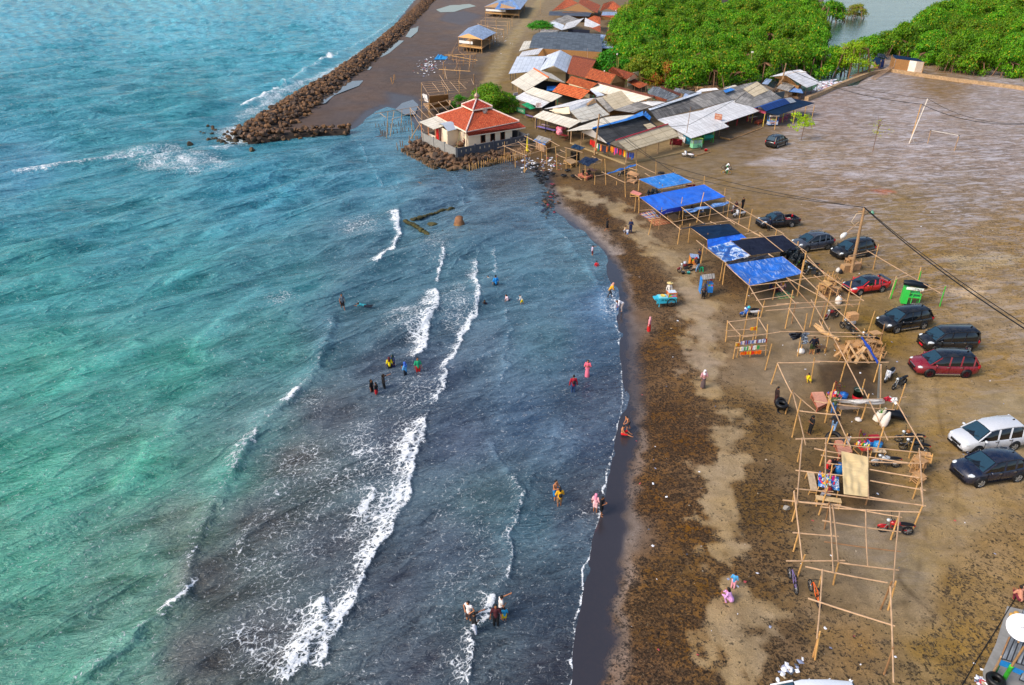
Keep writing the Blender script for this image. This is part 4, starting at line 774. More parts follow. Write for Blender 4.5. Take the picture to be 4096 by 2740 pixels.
building('pavilion','stall with bright blue gable roof and dark flat canopy on yellow posts','food stall',[('bblue','D',(1348,712,2.5),(1632,618,2.5),(1565,562,3.5),(1280,655,3.5)),('bblue','D',(1280,655,3.5),(1210,672,2.6),(1500,572,2.6),(1565,562,3.5)),('white','D',(1632,618,2.52),(1700,602,2.5),(1642,550,3.4),(1565,560,3.52)),('navy','D',(1345,718,2.4),(1480,757,2.2),(1912,615,2.2),(1640,555,2.6))],
[('D',1310,890,2.2,YEL),('D',1445,926,2.2,BAM[0]),('D',1140,830,2.2,YEL),('D',1180,840,2.2,YEL),('D',1535,840,2.2,YEL),('D',1660,858,2.2,YEL),('D',1785,800,2.2,BAM[0]),('D',1880,790,2.2,BAM[0]),('D',1655,770,2.2,YEL)],[],[],lambda r_:wb(MB().beam(p('D',1215,690,2.2),p('D',1345,730,2.2),.04,.45),'fascia_banner',mat('e0607a',.6,.3),r_))
building('shed_house','woven bamboo shed with white sheet roof, on the corner of the field','shed',[('white','D',(1580,292,4.0),(1822,435,2.4),(1982,380,2.4),(1752,225,4.1)),('white','D',(1395,307,2.8),(1580,292,4.0),(1752,225,4.1),(1600,245,2.9))],[('D',1795,555,2.3,WOODD),('D',1925,505,2.3,WOODD),('D',1860,528,2.3,WOODD)],[(WICK,'D',(1480,480),(1700,560),0,2.4),(WICK,'D',(1700,560),(1740,480),0,2.3)],[(WICK,'D',(1450,320,2.9),(1700,400,2.4),(1580,296,3.9))])
building('lean_to','ragged grey plastic lean-to propped against the woven bamboo shed','lean-to',[('grey','D',(1470,440,1.9),(1610,480,1.8),(1700,400,2.3),(1540,370,2.3)),('shiny','D',(1360,410,1.8),(1440,445,1.8),(1490,370,2.2),(1430,350,2.2)),('lblue','D',(1610,480,1.7),(1780,500,1.5),(1760,455,1.8),(1680,430,1.9)),('steel','D',(1300,390,2.0),(1370,400,2.0),(1420,340,2.4),(1350,330,2.4))],[('D',1480,560,1.7,WOODD),('D',1600,580,1.6,WOODD),('D',1650,560,1.6,WOODD),('D',1740,580,1.5,WOODD)],[(WOODD,'D',(1460,520),(1720,590),0,.7),(mat('9a8a78',.9,.3),'D',(1480,530),(1640,560),.1,1.2)])
building('warung','low stall with black corrugated roof edged in broken tiles','shed',[('rust','E',(600,1130,2.2),(800,1176,1.9),(935,1110,2.6),(700,1010,3.2)),('rust','E',(550,1070,2.2),(605,1132,2.2),(700,1010,3.2),(615,1003,3.2)),('tileo','E',(700,1012,3.25),(935,1112,2.65),(945,1090,2.6),(720,1000,3.2))],[('E',940,1150,2.2)],[(GRN,'E',(560,1110),(640,1160),0,1.4)])
building('shed','low shed with silvery corrugated roof touching the ridge of the market hall','shed',[('rust','E',(850,1060,2.5),(1060,1110,2.2),(1150,1075,2.6),(880,1020,3.0)),('steel','E',(960,1130,2.0),(1120,1095,2.4),(1150,1075,2.5),(1000,1060,2.6))],[('E',930,1140,2),('E',1100,1150,2)])
building('shed','narrow grey shed with red edged roof behind the ridge of the market hall','shed',[('white','E',(1100,1075,2.3),(1380,1040,2.9),(1350,1020,3.1),(1180,1030,2.8)),('cream','E',(1430,1040,2.6),(1600,1000,3.0),(1570,985,3.2),(1450,1010,3.0))],[('E',1120,1120,2)])
building('shed','low black and white roofed shed between beige stall and market hall','shed',[('grey','C',(1320,695,2.6),(1545,728,2.3),(1760,655,2.8),(1600,600,3.1)),('white','C',(1600,600,3.0),(1770,650,2.8),(1925,605,3.2),(1720,588,3.3))],[],[(WICK,'C',(1270,830),(1600,800),0,1.9)])
building('long_house','very long house with dark panelled roof over woven bamboo and tiled walls','house',[('solar','A',(1500,556,2.8),(2330,602,2.8),(2330,470,4.0),(1545,415,4.0)),('solar','E',(0,600,2.8),(20,602,2.8),(20,470,4.0),(0,470,4.0)),('solar','A',(1545,415,4.02),(1820,430,4.0),(1840,370,3.4),(1600,380,3.3)),('solar','A',(1810,432,3.9),(2330,470,3.9),(2330,395,4.3),(1850,365,4.3))],[],[(WICK,'A',(1560,690),(2340,740),0,2.8),(RM['tileo'],'A',(1640,740),(2330,790),0,.9)])
building('house','house with tilted cream roof halves just behind the ribbed metal roof','house',[('cream','A',(1380,595,2.5),(1510,560,2.7),(1560,470,3.4),(1440,480,3.2)),('white','A',(1378,655,2.3),(1605,630,2.3),(1665,555,3.0),(1420,600,2.8))],[('A',1440,690,2.2)],[(WALLD,'A',(1400,720),(1600,710),0,2.1)])
building('house','house with grey sheet roofs at the bend of the track behind the leafy tree','house',[('grey','A',(1590,405,2.6),(1790,420,2.7),(1850,350,3.3),(1650,340,3.2)),('grey','A',(1720,260,2.8),(1930,275,2.8),(2100,230,3.6),(1940,170,3.8)),('blue','A',(1710,270,2.6),(1880,350,2.6),(1910,290,3.2),(1800,250,3.3))],[],[(WALL,'A',(1600,480),(1800,490),0,2.5)])
building('house','house with white sheets over a tiled gable roof and blue plastic beneath','house',[('white','A',(1880,350,2.9),(2030,310,3.2),(2140,208,4.4),(1935,265,3.8)),('tile2','A',(2140,290,3.4),(2330,375,2.9),(2330,300,3.6),(2150,205,4.4)),('white','A',(2140,300,3.45),(2240,320,3.3),(2330,290,3.7),(2150,205,4.46))],[],[(NAVY,'A',(1950,440),(2200,450),0,2.6)])
building('house','gabled tile roof house behind a grey tarpaulin awning, top of the village','house',[('tile2','A',(1765,126,2.8),(1900,105,2.9),(2070,35,4.6),(1950,-30,4.8)),('tile2','A',(2070,35,4.6),(2290,152,2.8),(2330,60,3.2),(2110,-35,4.8)),('dgrey','A',(1728,178,2.2),(2200,190,2.3),(2235,140,2.9),(1735,130,2.8))],[('A',1790,250,2.1),('A',1960,260,2.1),('A',2150,260,2.1)],[(WICK,'A',(1880,235),(2230,240),0,2.8)],[(WICK,'A',(1895,120,2.8),(2260,150,2.8),(2070,45,4.5))])
building('house','tile roof house with a hipped end at the edge of the mangroves','house',[('tile2','E',(0,130,2.8),(80,100,2.9),(150,10,4.4),(40,40,4.4)),('tile2','E',(80,100,2.9),(250,140,2.8),(260,90,3.2),(150,10,4.4))],[],[(WICK,'E',(10,230),(240,230),0,2.6)])
building('house','house with patched grey and orange tiled roofs below the hipped one','house',[('tile2','E',(0,185,2.6),(240,235,2.6),(235,180,3.3),(10,180,3.3)),('steel','E',(15,180,2.9),(235,185,2.9),(230,140,3.3),(30,135,3.3)),('tile2','A',(2180,215,3.0),(2330,300,2.7),(2330,200,3.7),(2260,180,4.0))],[('E',175,410,6.5,BAM[3])],[(WALL,'E',(100,340),(240,345),0,2.2)],[],None,None,None,.05,.04)
building('house','house with red tile patchwork roof and blue barrel, left of the palm','house',[('tile','E',(90,385,2.3),(320,430,2.2),(330,370,2.9),(80,345,2.9)),('white','E',(180,440,2.0),(330,420,2.1),(325,390,2.4),(200,400,2.4)),('steel','E',(0,560,2.4),(150,560,2.4),(165,410,3.6),(0,400,3.6))],[],[(WALLD,'E',(10,640),(150,640),0,2.2)])
solo(MB().lathe(p('E',265,330),[(.0,0),(.38,0),(.42,.4),(.42,.8),(.38,1.1),(0,1.12)],12),'barrel',mat('1f5fc0',.4),'blue plastic barrel beside the patchwork tile roof','barrel')
def hut(k,label,eaveL,frontL,apexF,eaveR,backR,apexB,z0,z1,feet,m1,m2,wallm,back=None):
 root=thing('stilt_hut',tuple(p(k,*frontL,0)),label,'stilt hut')
 a,b,c_,d,e_=[p(k,*q,z) for q,z in ((frontL,z0),(apexF,z1),(eaveR,z0),(backR,z0),(apexB,z1))];f_=a+(e_- b)
 wb(MB().quad(a,b,e_,f_,.06),'roof',m1,root);wb(MB().quad(b,c_,d,e_,.06),'roof',m2,root)
 g=[a,b,c_];nn=Vector((0,.05,0));wb(MB().add([q+nn for q in g]+[q- nn for q in g],[(0,1,2),(5,4,3),(0,3,4,1),(1,4,5,2),(2,5,3,0)]),'gable_wall',wallm,root)
 fl_=MB();G=lambda q,z:Vector((q.x,q.y,z));fz=1.1;fl_.poly([G(a.lerp(c_,.05),0),G(a.lerp(c_,.95),0),G(f_.lerp(d,.9),0),G(f_.lerp(d,.1),0)],fz- .08,fz);wb(fl_,'deck',WOOD,root)
 for q in (a.lerp(c_,.04),a.lerp(c_,.5),a.lerp(c_,.96),f_.lerp(d,.1),f_.lerp(d,.9),(c_+d)/2,(a+f_)/2):wb(MB().tube([G(q,-.4),G(q,z0- .02)],.09,7),'post',BAM[1],root)
 for i in range(7):q=a.lerp(c_,.1+.13*i);wb(MB().tube([G(q,-.4)+Vector((0,.6,0)),G(q,fz)+Vector((0,.6,0))],.06,6),'stilt',BAM[1],root)
 rail=MB();rail.beam(G(a.lerp(c_,.04),fz+.55),G(a.lerp(c_,.96),fz+.55),.06,.08);rail.beam(G(a.lerp(c_,.04),fz+.2),G(a.lerp(c_,.96),fz+.2),.04,.3);wb(rail,'railing',BAM[0],root)
 bk=MB();bk.beam(G(f_.lerp(d,.15),(fz+z0)/2),G(f_.lerp(d,.85),(fz+z0)/2),.06,z0- fz- .3);wb(bk,'rear_screen',WICK,root);bk=MB();bk.beam(G(a.lerp(c_,.05),fz+1.25)+Vector((0,.1,0)),G(a.lerp(c_,.6),fz+1.25)+Vector((0,.1,0)),.04,.7);wb(bk,'cloth_screen',back or TM['white'],root)
 return root
hut('A','stilt hut with blue-grey metal gable roof on the mud, nearer of the two',None,(668,430),(798,390),(960,462),(1118,378),(912,285),3.5,4.3,None,RM['steel'],RM['steel'],mat('e0a868',.8,.1))
hut('A','stilt hut with sagging blue plastic over its roof, farther one beside the track',None,(975,80),(1130,30),(1400,108),(1482,0),(1290,-50),3.4,4.4,None,RM['steel'],RM['steel'],WOOD)
sag_sheet('tarpaulin',[p('A',1100,108,3.5),p('A',1400,108,3.5),p('A',1300,-10,4.2),p('A',1160,20,4.6)],TM['lblue'],None,'pale blue plastic sheet sagging over the farther stilt hut','tarpaulin',sag=.5,ripple=.2)
def fhut():
 r_=thing('hut',tuple(p('F',1230,640)),'leaning hut of woven mats with dark blue plastic roof, on the field wall','hut')
 a,b=p('F',1098,625,.5),p('F',1350,660,.5);up_=Vector((0,0,1.0));back_=Vector((.3,3.2,0))
 z_=2.9;A2,B2=p('F',1112,540,z_),p('F',1378,575,z_- .1);C2=B2+Vector((-.2,3.0,.4));D2=A2+Vector((.5,3.0,.5))
 wb(MB().quad(A2,B2,C2,D2,.05),'roof',TM['navy'],r_);G=lambda q,z:Vector((q.x,q.y,z));n_=4;ms=[WICK,WICK,mat('e8ddd0',.8),mat('b0a090',.8,.4)]
 for i in range(n_):
  q,q2=A2.lerp(B2,.03+i*.24),A2.lerp(B2,.03+(i+1)*.24);wb(MB().beam(G(q,1.65),G(q2,1.65),.07,2.4),'wall',ms[i],r_)
 wb(MB().beam(G(A2,1.6)+Vector((0,0,0)),G(D2,1.6),.07,2.4),'wall',WICK,r_);wb(MB().beam(G(B2.lerp(A2,.02),1.6),G(C2,1.6),.07,2.4),'wall',WICK,r_)
 for q in (A2,B2,C2,D2,A2.lerp(B2,.5)):wb(MB().tube([G(q,-.2),G(q,q.z)],.07,6),'post',BAM[1],r_)
 wb(MB().beam(G(A2,.45)+Vector((0,-.4,0)),G(B2,.45)+Vector((0,-.4,0)),1.0,.08),'deck',WOOD,r_)
fhut()
building('shelter','collapsed shelter wrapped in dark blue plastic behind the field wall','shelter',[('shiny','F',(940,520,2.2),(1040,545,2.0),(1010,500,2.8),(950,490,2.8)),('navy','F',(900,560,1.6),(950,600,1.5),(1000,550,2.0),(930,520,2.4))],[('F',905,640,2.0),('F',1000,620,2.0),('F',960,640,2.2)],[(mat('3a4a8a',.8),'F',(950,630),(1000,615),0,1.7),(WICK,'F',(905,630),(950,640),.2,1.6)])
dk_=MB();a,b,c_,d=p('F',690,700,.7),p('F',770,712,.7),p('F',980,640,.7),p('F',900,625,.7);dk_.quad(a,b,c_,d,.08)
solo(dk_,'boardwalk',WOODD,'weathered boardwalk behind the field wall under the mangroves','boardwalk')
fw=thing('field_wall',tuple(p('F',1060,660)),'long low rubble stone wall bounding the salty field','wall');sw_=stone_mat('field_stone','8a6c4e','c0a078',None,False)
def stone_wall(pts,h,th,name='wall_run'):
 for a,b in zip(pts[:-1],pts[1:]):wb(MB().beam(p('F',*a,h/2- .1),p('F',*b,h/2- .1),th,h+.2),name,sw_,fw)
stone_wall([(290,915),(420,865),(560,800),(700,745),(880,680),(1060,650)],.75,.8);stone_wall([(1060,650),(1300,690),(1700,745),(2200,805),(2420,840)],.7,.9)
bb_=thing('bamboo_bundle',tuple(p('F',990,660)),'bundle of long bamboo canes leaning on the corner of the field wall','bamboo bundle')
for i in range(5):wb(MB().tube([p('F',885+i*10,722+i*3,.1),p('F',1085+i*3,590+i*6,1.0)],.07,6),'cane',BAM[2],bb_)
rr=rnd(21);mb=MB();mats_=[mat('e8eaf2',.6,.1),mat('8f98b4',.6,.2),mat('b8a890',.8,.3),mat('4a5668',.6,.2),mat('c05050',.6)]
def litter(pts_fn,n,smin,smax,zf,seed):
 r_=rnd(seed);mb=MB()
 for i in range(n):
  q=pts_fn(r_);mb.cur=min(4,int(r_.random()**2*5));s_=r_.uniform(smin,smax);a=r_.uniform(0,6.28);dx=Vector((math.cos(a),math.sin(a),r_.uniform(-.3,.3)))*s_;dy=Vector((-math.sin(a),math.cos(a),r_.uniform(-.3,.3)))*s_*r_.uniform(.4,1)
  q=q+Vector((0,0,zf));k_=Vector((0,0,s_*.35));mb.add([q- dx- dy,q+dx- dy,q+dx+dy,q- dx+dy,q+k_],[(0,1,4),(1,2,4),(2,3,4),(3,0,4),(3,2,1,0)])
 return mb
RUB=[(390,850),(440,770),(560,735),(690,745),(640,770),(520,820)]
def in_tri(r_):
 a,b,c_=r_.choice([((390,855),(440,765),(690,745)),((390,855),(560,800),(690,745)),((370,830),(420,760),(560,735))]);u,v=sorted((r_.random(),r_.random()));return p('F',a[0]*u+b[0]*(v- u)+c_[0]*(1- v),a[1]*u+b[1]*(v- u)+c_[1]*(1- v),0)
tag(litter(in_tri,1600,.12,.4,.05,4).build('rubbish_heap',mats_),'slope of white and blue-grey plastic rubbish behind the field wall','rubbish',kind='stuff')
def cloud(k,cx,cy,rx,ry):return lambda r_:p(k,cx+r_.gauss(0,rx),cy+r_.gauss(0,ry))
tag(litter(cloud('A',320,760,70,50),130,.1,.3,-.05,5).build('rubbish',mats_),'scattered pale rubbish on the mud left of the bare bamboo frames','rubbish',kind='stuff')
tag(litter(cloud('C',450,1310,150,45),160,.05,.2,.02,6).build('rubbish',mats_),'scattered rubbish among the tyres below the prayer house','rubbish',kind='stuff')
tag(litter(cloud('A',1130,470,120,60),60,.1,.25,.0,8).build('rubbish',mats_),'scattered rubbish beneath the frames beside the dirt track','rubbish',kind='stuff')
tag(litter(lambda r_:p('V',r_.uniform(1450,2300),r_.uniform(420,1560)),120,.03,.08,.02,9).build('litter',mats_),'scraps of plastic scattered over the beach and car park','litter',kind='stuff')
t_=litter(lambda r_:p('O',1740+r_.gauss(0,55),160+r_.gauss(0,80),-.2),120,.08,.24,.0,10);mats2=[mat('2e2820',.9),mat('3a3430',.8),mat('6b4a30',.8),mat('1d2a44',.6),mat('9a2a44',.6)]
tag(t_.build('tide_debris',mats2),'dark stones and debris at the bend of the waterline','debris',kind='stuff')
sag_sheet('tarpaulin',[p('A',390,690,.05),p('A',550,690,.05),p('A',560,660,.1),p('A',440,640,.1)],mat('2a8fd0',.5),None,'crumpled bright blue tarpaulin on the mud left of the bare bamboo frames','tarpaulin',sag=-.3,ripple=.2)
# ================================================================ trees
def leaf_mat(name,c1,c2,yel='b8a020',yk=.06):
 t=NT(name);r_=t.n('ObjectInfo',out=5);g=t.n('NewGeometry',out=8);o=t.n('NewGeometry')
 a=t.noise(o,.35,3,.5);b=t.noise(o,1.6,3,.6);k=t.math('ADD',t.math('MULTIPLY',g,.5),t.math('MULTIPLY',b,.5))
 c=t.mix(t.mapr(k,.25,.75),lin(c1)+(1,),lin(c2)+(1,));c=t.mix(t.math('LESS_THAN',g,yk),c,lin(yel)+(1,))
 c=t.n('HueSaturation',{'Hue':t.mapr(r_,0,1,.487,.515),'Value':t.math('MULTIPLY',t.mapr(r_,0,1,.8,1.15),t.mapr(a,.3,.7,.75,1.25)),'Color':c})
 t.fin(c,.55,spec=.35);
 tr=t.n('BsdfTranslucent',{'Color':c});mx=t.n('MixShader',{0:.25,1:t.b.outputs[0],2:tr});out=[n for n in t.t.nodes if n.type=='OUTPUT_MATERIAL'][0];t.t.links.new(mx,out.inputs[0]);return t.m
LEAF=leaf_mat('mangrove_leaves','2c6606','7cb00c');LEAFY=leaf_mat('yellow_green_leaves','8a9a10','b4bc20','c8b030',.1);LEAFD=leaf_mat('bright_leaves','2f8010','56a81c','b07020',.03);LEAFR=leaf_mat('rusty_leaves','a05a20','8a9018','c8a030',.2)
BARK=mat('7a5a44',.9,.3,name='bark')
def crown_mesh(seed,nb=26,per=230,leaf=.30,R0=1.0,flat=.8,dome=True,hollow=.72):
 rs_=np.random.RandomState(seed);V_=[];F_=[]
 for b in range(nb):
  if dome:
   z=rs_.uniform(-.35,1);a=rs_.uniform(0,6.28);r_=math.sqrt(max(0,1- max(z,0)**2))*(1 if z>0 else 1.0);c=np.array([math.cos(a)*r_*.72,math.sin(a)*r_*.72,z*flat]);br=rs_.uniform(.24,.42)
   if b<3:c=np.array([rs_.uniform(-.2,.2),rs_.uniform(-.2,.2),flat*.85])
  else:c=rs_.randn(3)*np.array([.42,.42,.35]);br=rs_.uniform(.15,.3)
  n=int(per*(br/.33)**2);d=rs_.randn(n,3);d/=np.linalg.norm(d,axis=1)[:,None];d[:,2]=np.where(rs_.rand(n)<.6,np.abs(d[:,2]),d[:,2])
  rad=br*(hollow+(1- hollow)*rs_.rand(n))*(1+.18*rs_.randn(n));P_=c+d*rad[:,None]*np.array([1,1,.8])
  for q,nn in zip(P_,d):
   nn=nn+rs_.randn(3)*.55+np.array([0,0,.35]);nn/=np.linalg.norm(nn);u=np.cross(nn,rs_.randn(3));u/=np.linalg.norm(u)+1e-9;v=np.cross(nn,u);s_=leaf*rs_.uniform(.45,1.1)*.16;i=len(V_)
   V_+=[q- u*s_*1.4,q- v*s_*.8+nn*s_*.3,q+u*s_*1.4,q+v*s_*.8+nn*s_*.3];F_.append((i,i+1,i+2,i+3))
 me=bpy.data.meshes.new('crown');me.from_pydata([tuple(q) for q in V_],[],F_);me.update();return me
def trunk_mesh(seed,h,r,roots=0,lean=.1,limbs=4):
 rr=rnd(seed);mb=MB();top=Vector((rr.uniform(-lean,lean)*h,rr.uniform(-lean,lean)*h,h));mid_=top*.5+Vector((rr.uniform(-.1,.1),rr.uniform(-.1,.1),0))*h
 mb.tube([Vector((0,0,-.3)),mid_,top],[r,r*.75,r*.4],7)
 for i in range(limbs):
  a=rr.uniform(0,6.28);s_=mid_.lerp(top,rr.uniform(0,.8));e_=s_+Vector((math.cos(a),math.sin(a),rr.uniform(.6,1.2)))*h*.35;mb.tube([s_,s_.lerp(e_,.5)+Vector((0,0,.1*h)),e_],[r*.4,r*.28,r*.12],5)
 for i in range(roots):
  a=6.28*i/roots;e_=Vector((math.cos(a),math.sin(a),0))*rr.uniform(.6,1.3);mb.tube([Vector((0,0,.9)),e_*.6+Vector((0,0,.8)),e_*1.1- Vector((0,0,.4))],[.05,.05,.04],4)
 return mb
crowns=[crown_mesh(s_) for s_ in range(7)]
for m in crowns:m.materials.append(LEAF)
tproto=[]
for i in range(4):
 o=trunk_mesh(i,.75,.05,8,.1).build('trunk',BARK);tproto.append(o.data);bpy.data.objects.remove(o)
def tree(pos,rad,hh,label,group=None,crown=None,trunk=None,name='mangrove_tree',cat='tree',ct=.42,seed=0,mt=None,tl=1.0):
 rr=rnd(seed);r_=thing(name,tuple(pos),label,cat,rr.uniform(0,6.28),group)
 c=bpy.data.objects.new('crown',crown or crowns[rr.randrange(7)]);col.objects.link(c);c.parent=r_;c.location=(0,0,hh*ct);c.scale=(rad,rad*rr.uniform(.9,1.1),hh*(1- ct)*1.12);c.rotation_euler=(0,0,rr.uniform(0,6.28))
 t_=bpy.data.objects.new('trunk',trunk or tproto[rr.randrange(4)]);col.objects.link(t_);t_.parent=r_;t_.scale=(rad*.8,rad*.8,hh*tl)
 return r_
FOR1=[(1400,130),(1440,30),(1400,-60),(1850,-60),(1905,5),(1880,20),(1850,50),(1880,88),(1872,120),(1850,160),(1800,185),(1700,206),(1560,203),(1480,185)]
FOR2=[(2000,122),(2080,90),(2150,50),(2230,15),(2290,-60),(2500,-60),(2500,205),(2344,190),(2240,178),(2130,158),(2100,135),(2030,130)]
n_tree=0
def forest(poly_,label,group,cap,seed,s0,lim=None):
 global n_tree
 w_=[p('V',*q) for q in poly_];xs=[q.x for q in w_];ys=[q.y for q in w_];rr=rnd(seed);pts=[];tr_=0;X_=np.array([0.]);
 y0,y1=min(ys),min(max(ys),330)
 while tr_<60000 and len(pts)<cap:
  tr_+=1;y=y0+(y1- y0)*rr.random()**1.25;x=rr.uniform(min(xs),max(xs))
  if not in_poly(np.array([x]),np.array([y]),[(q.x,q.y) for q in w_])[0]:continue
  sp_=s0*(.55+.45*(y/170.));
  if all((x- a)**2+(y- b)**2>(sp_*(.8+.2*rr.random()))**2 for a,b,_ in pts):pts.append((x,y,sp_))
 bins={}
 for i,(x,y,_) in enumerate(pts):b_=int((x/y+1)/.035);bins[b_]=min(bins.get(b_,(9e9,0)),(y,i))
 fr_=[i for b_,(y,i) in sorted(bins.items())];nth={i:j for j,i in enumerate(fr_)}
 O_=['first','second','third','fourth','fifth','sixth','seventh','eighth','ninth','tenth','eleventh','twelfth','thirteenth','fourteenth','fifteenth','sixteenth','seventeenth','eighteenth','nineteenth','twentieth']
 for i,(x,y,sp_) in enumerate(pts):
  lb='%s mangrove from the left along the near edge of the grove %s' % (O_[nth[i]],['','behind the village','beyond the field wall'][seed]) if nth.get(i,99)<20 else label
  tree((x,y,-.1),sp_*rr.uniform(.56,.74),rr.uniform(4.6,8.0),lb,group,seed=seed*1000+i,ct=.3,tl=.62);n_tree+=1
 print('forest',len(pts),tr_)
forest(FOR1,'dense green mangrove inside the grove behind the village, left of the creek','mangroves left of the creek',150,1,5.4)
forest(FOR2,'dense green mangrove in the grove beyond the field wall, right of the creek','mangroves right of the creek',120,2,5.4)
for x,y,r_,h_,lb,yl in [(1897,48,6.2,6.5,'round mangrove standing alone in the creek, larger of the two',0),(1958,40,4.6,4.6,'smaller sparse mangrove beside the round one in the creek',1),(1862,172,4.4,6.0,'green mangrove bush behind the bamboo pole, left of the yellow-green tree',0),(1905,168,3.4,5.8,'green mangrove bush squeezed behind the yellow-green tree',0),(1942,172,5.0,7.4,'big yellow-green tree beside the boardwalk',2),
  (1985,135,4.2,5.4,'low mangrove where the creek meets the field wall',0),(1415,148,3.4,4.6,'bushy bright green tree behind the white sheet roofs',3)]:
 tree(p('V',x,y,-.2),r_,h_,lb,None,seed=int(x),ct=.3 if yl !=2 else .42,crown=None if yl==0 else None)
 if yl:
  c=[k for k in bpy.data.objects if k.parent and k.parent.get('label')==lb and k.name.startswith('crown')][0];m2=crown_mesh(int(x),30,170,.24);m2.materials.append({1:leaf_mat('sparse_leaves','6a8a10','a8a830'),2:leaf_mat('lime_leaves','7aa80a','a2cc14'),3:LEAFD}[yl]);c.data=m2
def special(k,x,y,r_,h_,label,mtl,seed,cat='tree',per=150,nb=22,dome=True,ct=.35,name='tree',leaf=.3,flat=.8,tr=1.0):
 m2=crown_mesh(seed,nb,per,leaf,1,flat,dome);m2.materials.append(mtl);o=trunk_mesh(seed,.8,.035,0,.12,7).build('trunk',BARK);tm=o.data;bpy.data.objects.remove(o)
 return tree(p(k,x,y),r_,h_,label,None,m2,tm,name,cat,ct,seed,tl=tr)
special('A',1040,1310,4.6,4.4,'bushy bright green tree right behind the prayer house',leaf_mat('bush_leaves','4a8a08','7cb410'),31,per=420,nb=34,ct=.22,leaf=.22)
special('A',690,1260,1.9,2.2,'small dark green bush left of the big one behind the prayer house',LEAFD,32,per=200,nb=16,ct=.25,name='bush',cat='bush')
special('A',1250,1290,2.2,3.2,'green bush at the right flank of the big one behind the prayer house',LEAF,33,per=200,nb=16,ct=.2,name='bush',cat='bush')
special('A',1620,400,4.4,4.6,'spreading leafy tree beside the dirt track at the village edge',LEAFD,34,per=130,nb=26,ct=.5,leaf=.34,flat=.5)
special('C',1290,300,4.2,5.6,'bright feathery green tree above the white-gabled house',LEAFD,35,per=190,nb=26,ct=.25)
special('C',1640,380,4.2,5.6,'olive green acacia beside the bright feathery tree',leaf_mat('acacia_leaves','5a8010','92a020'),36,per=160,nb=28,ct=.25,flat=.7,leaf=.26)
special('C',1910,425,3.4,4.9,'yellow and rust leaved tree above the black corrugated roof',leaf_mat('rust_yellow','7a8c10','b08a20','c05020',.2),37,per=120,nb=24,ct=.2)
special('E',120,620,3.6,4.8,'reddish green tree above the bright feathery one, below the patchwork roof',leaf_mat('reddish_leaves','4a8a14','8a7a20','a04a20',.22),38,per=140,nb=24,ct=.2)
special('E',300,300,4.4,6.4,'tall yellow-green tree by the bamboo pole at the top of the village',leaf_mat('soft_leaves','6a9a10','a0ac20'),39,per=170,nb=26,ct=.2)
special('D',1752,1050,2.0,4.7,'slender lime-green young tree in front of the blue pavilion',leaf_mat('lime2','8fae10','b8cc1c'),41,per=46,nb=34,dome=False,ct=.62,leaf=.42)
special('F',905,1400,2.0,5.0,'spindly almost leafless sapling alone on the salty field',LEAFY,42,per=9,nb=24,dome=False,ct=.72,leaf=.34,tr=1.15)
special('E',1350,1025,2.6,7.4,'bare-trunked yellowish tree in front of the mangroves, behind the market hall',LEAFY,43,per=30,nb=24,dome=False,ct=.78,leaf=.36,tr=1.1)
pm=thing('palm_tree',tuple(p('E',480,720)),'coconut palm with drooping fronds at the edge of the mangroves','palm');L=pm.location.copy()
wb(MB().tube([L,L+Vector((.2,0,2.8)),L+Vector((.1,0,5.4))],[.22,.17,.13],8),'trunk',BARK,pm)
fr_m=leaf_mat('palm_fronds','3a7a1c','7a9a20')
for i in range(13):
 a=6.28*i/13+.2;up0=rnd(i).uniform(.3,1.3);pts=[L+Vector((.1,0,5.4))+Vector((math.cos(a)*s_*2.9,math.sin(a)*s_*2.9,up0*2.2*s_- 2.0*s_*s_)) for s_ in [j/9 for j in range(10)]]
 mb=MB()
 for j in range(9):
  q=pts[j];t_=(pts[j+1]- q).normalized();s_=t_.cross(Vector((0,0,1))).normalized();wd=.75*math.sin(math.pi*(j+.8)/10.5)
  for k in range(3):
   qq=q.lerp(pts[j+1],k/3)
   for sg in (-1,1):e_=qq+s_*sg*wd+t_*.35- Vector((0,0,.25*wd));mb.add([qq,qq+t_*.1,e_],[(0,1,2)])
 wb(mb,'frond',fr_m,pm)
for i,(x,y,h_,lb) in enumerate([(470,1000,2.6,'bare branching sticks beside the tiled lean-to, left one'),(485,1005,2.2,'bare branching sticks beside the tiled lean-to, right one')]):
 q=p('E',x,y);solo(MB().tube([q,q+Vector((-.2,0,h_*.6)),q+Vector((-.5,0,h_))],[.07,.05,.02],5).tube([q+Vector((-.2,0,h_*.6)),q+Vector((.3,.1,h_*.9))],[.04,.02],5),'dead_branch',BAM[3],lb,'branch')
r_=thing('woodpile',tuple(p('E',1100,1010)),'untidy pile of timber and bamboo behind the market hall','woodpile');rr=rnd(66)
for i in range(26):q=p('E',rr.uniform(950,1300),rr.uniform(990,1030),rr.uniform(.1,.7));a=rr.uniform(-.5,.3);v=Vector((math.cos(a),math.sin(a),rr.uniform(-.1,.15)))*rr.uniform(1,2.4);wb(MB().tube([q- v,q+v],.07,5),'timber',rr.choice([WOODD,WOOD,BAM[0],BAM[3]]),r_)
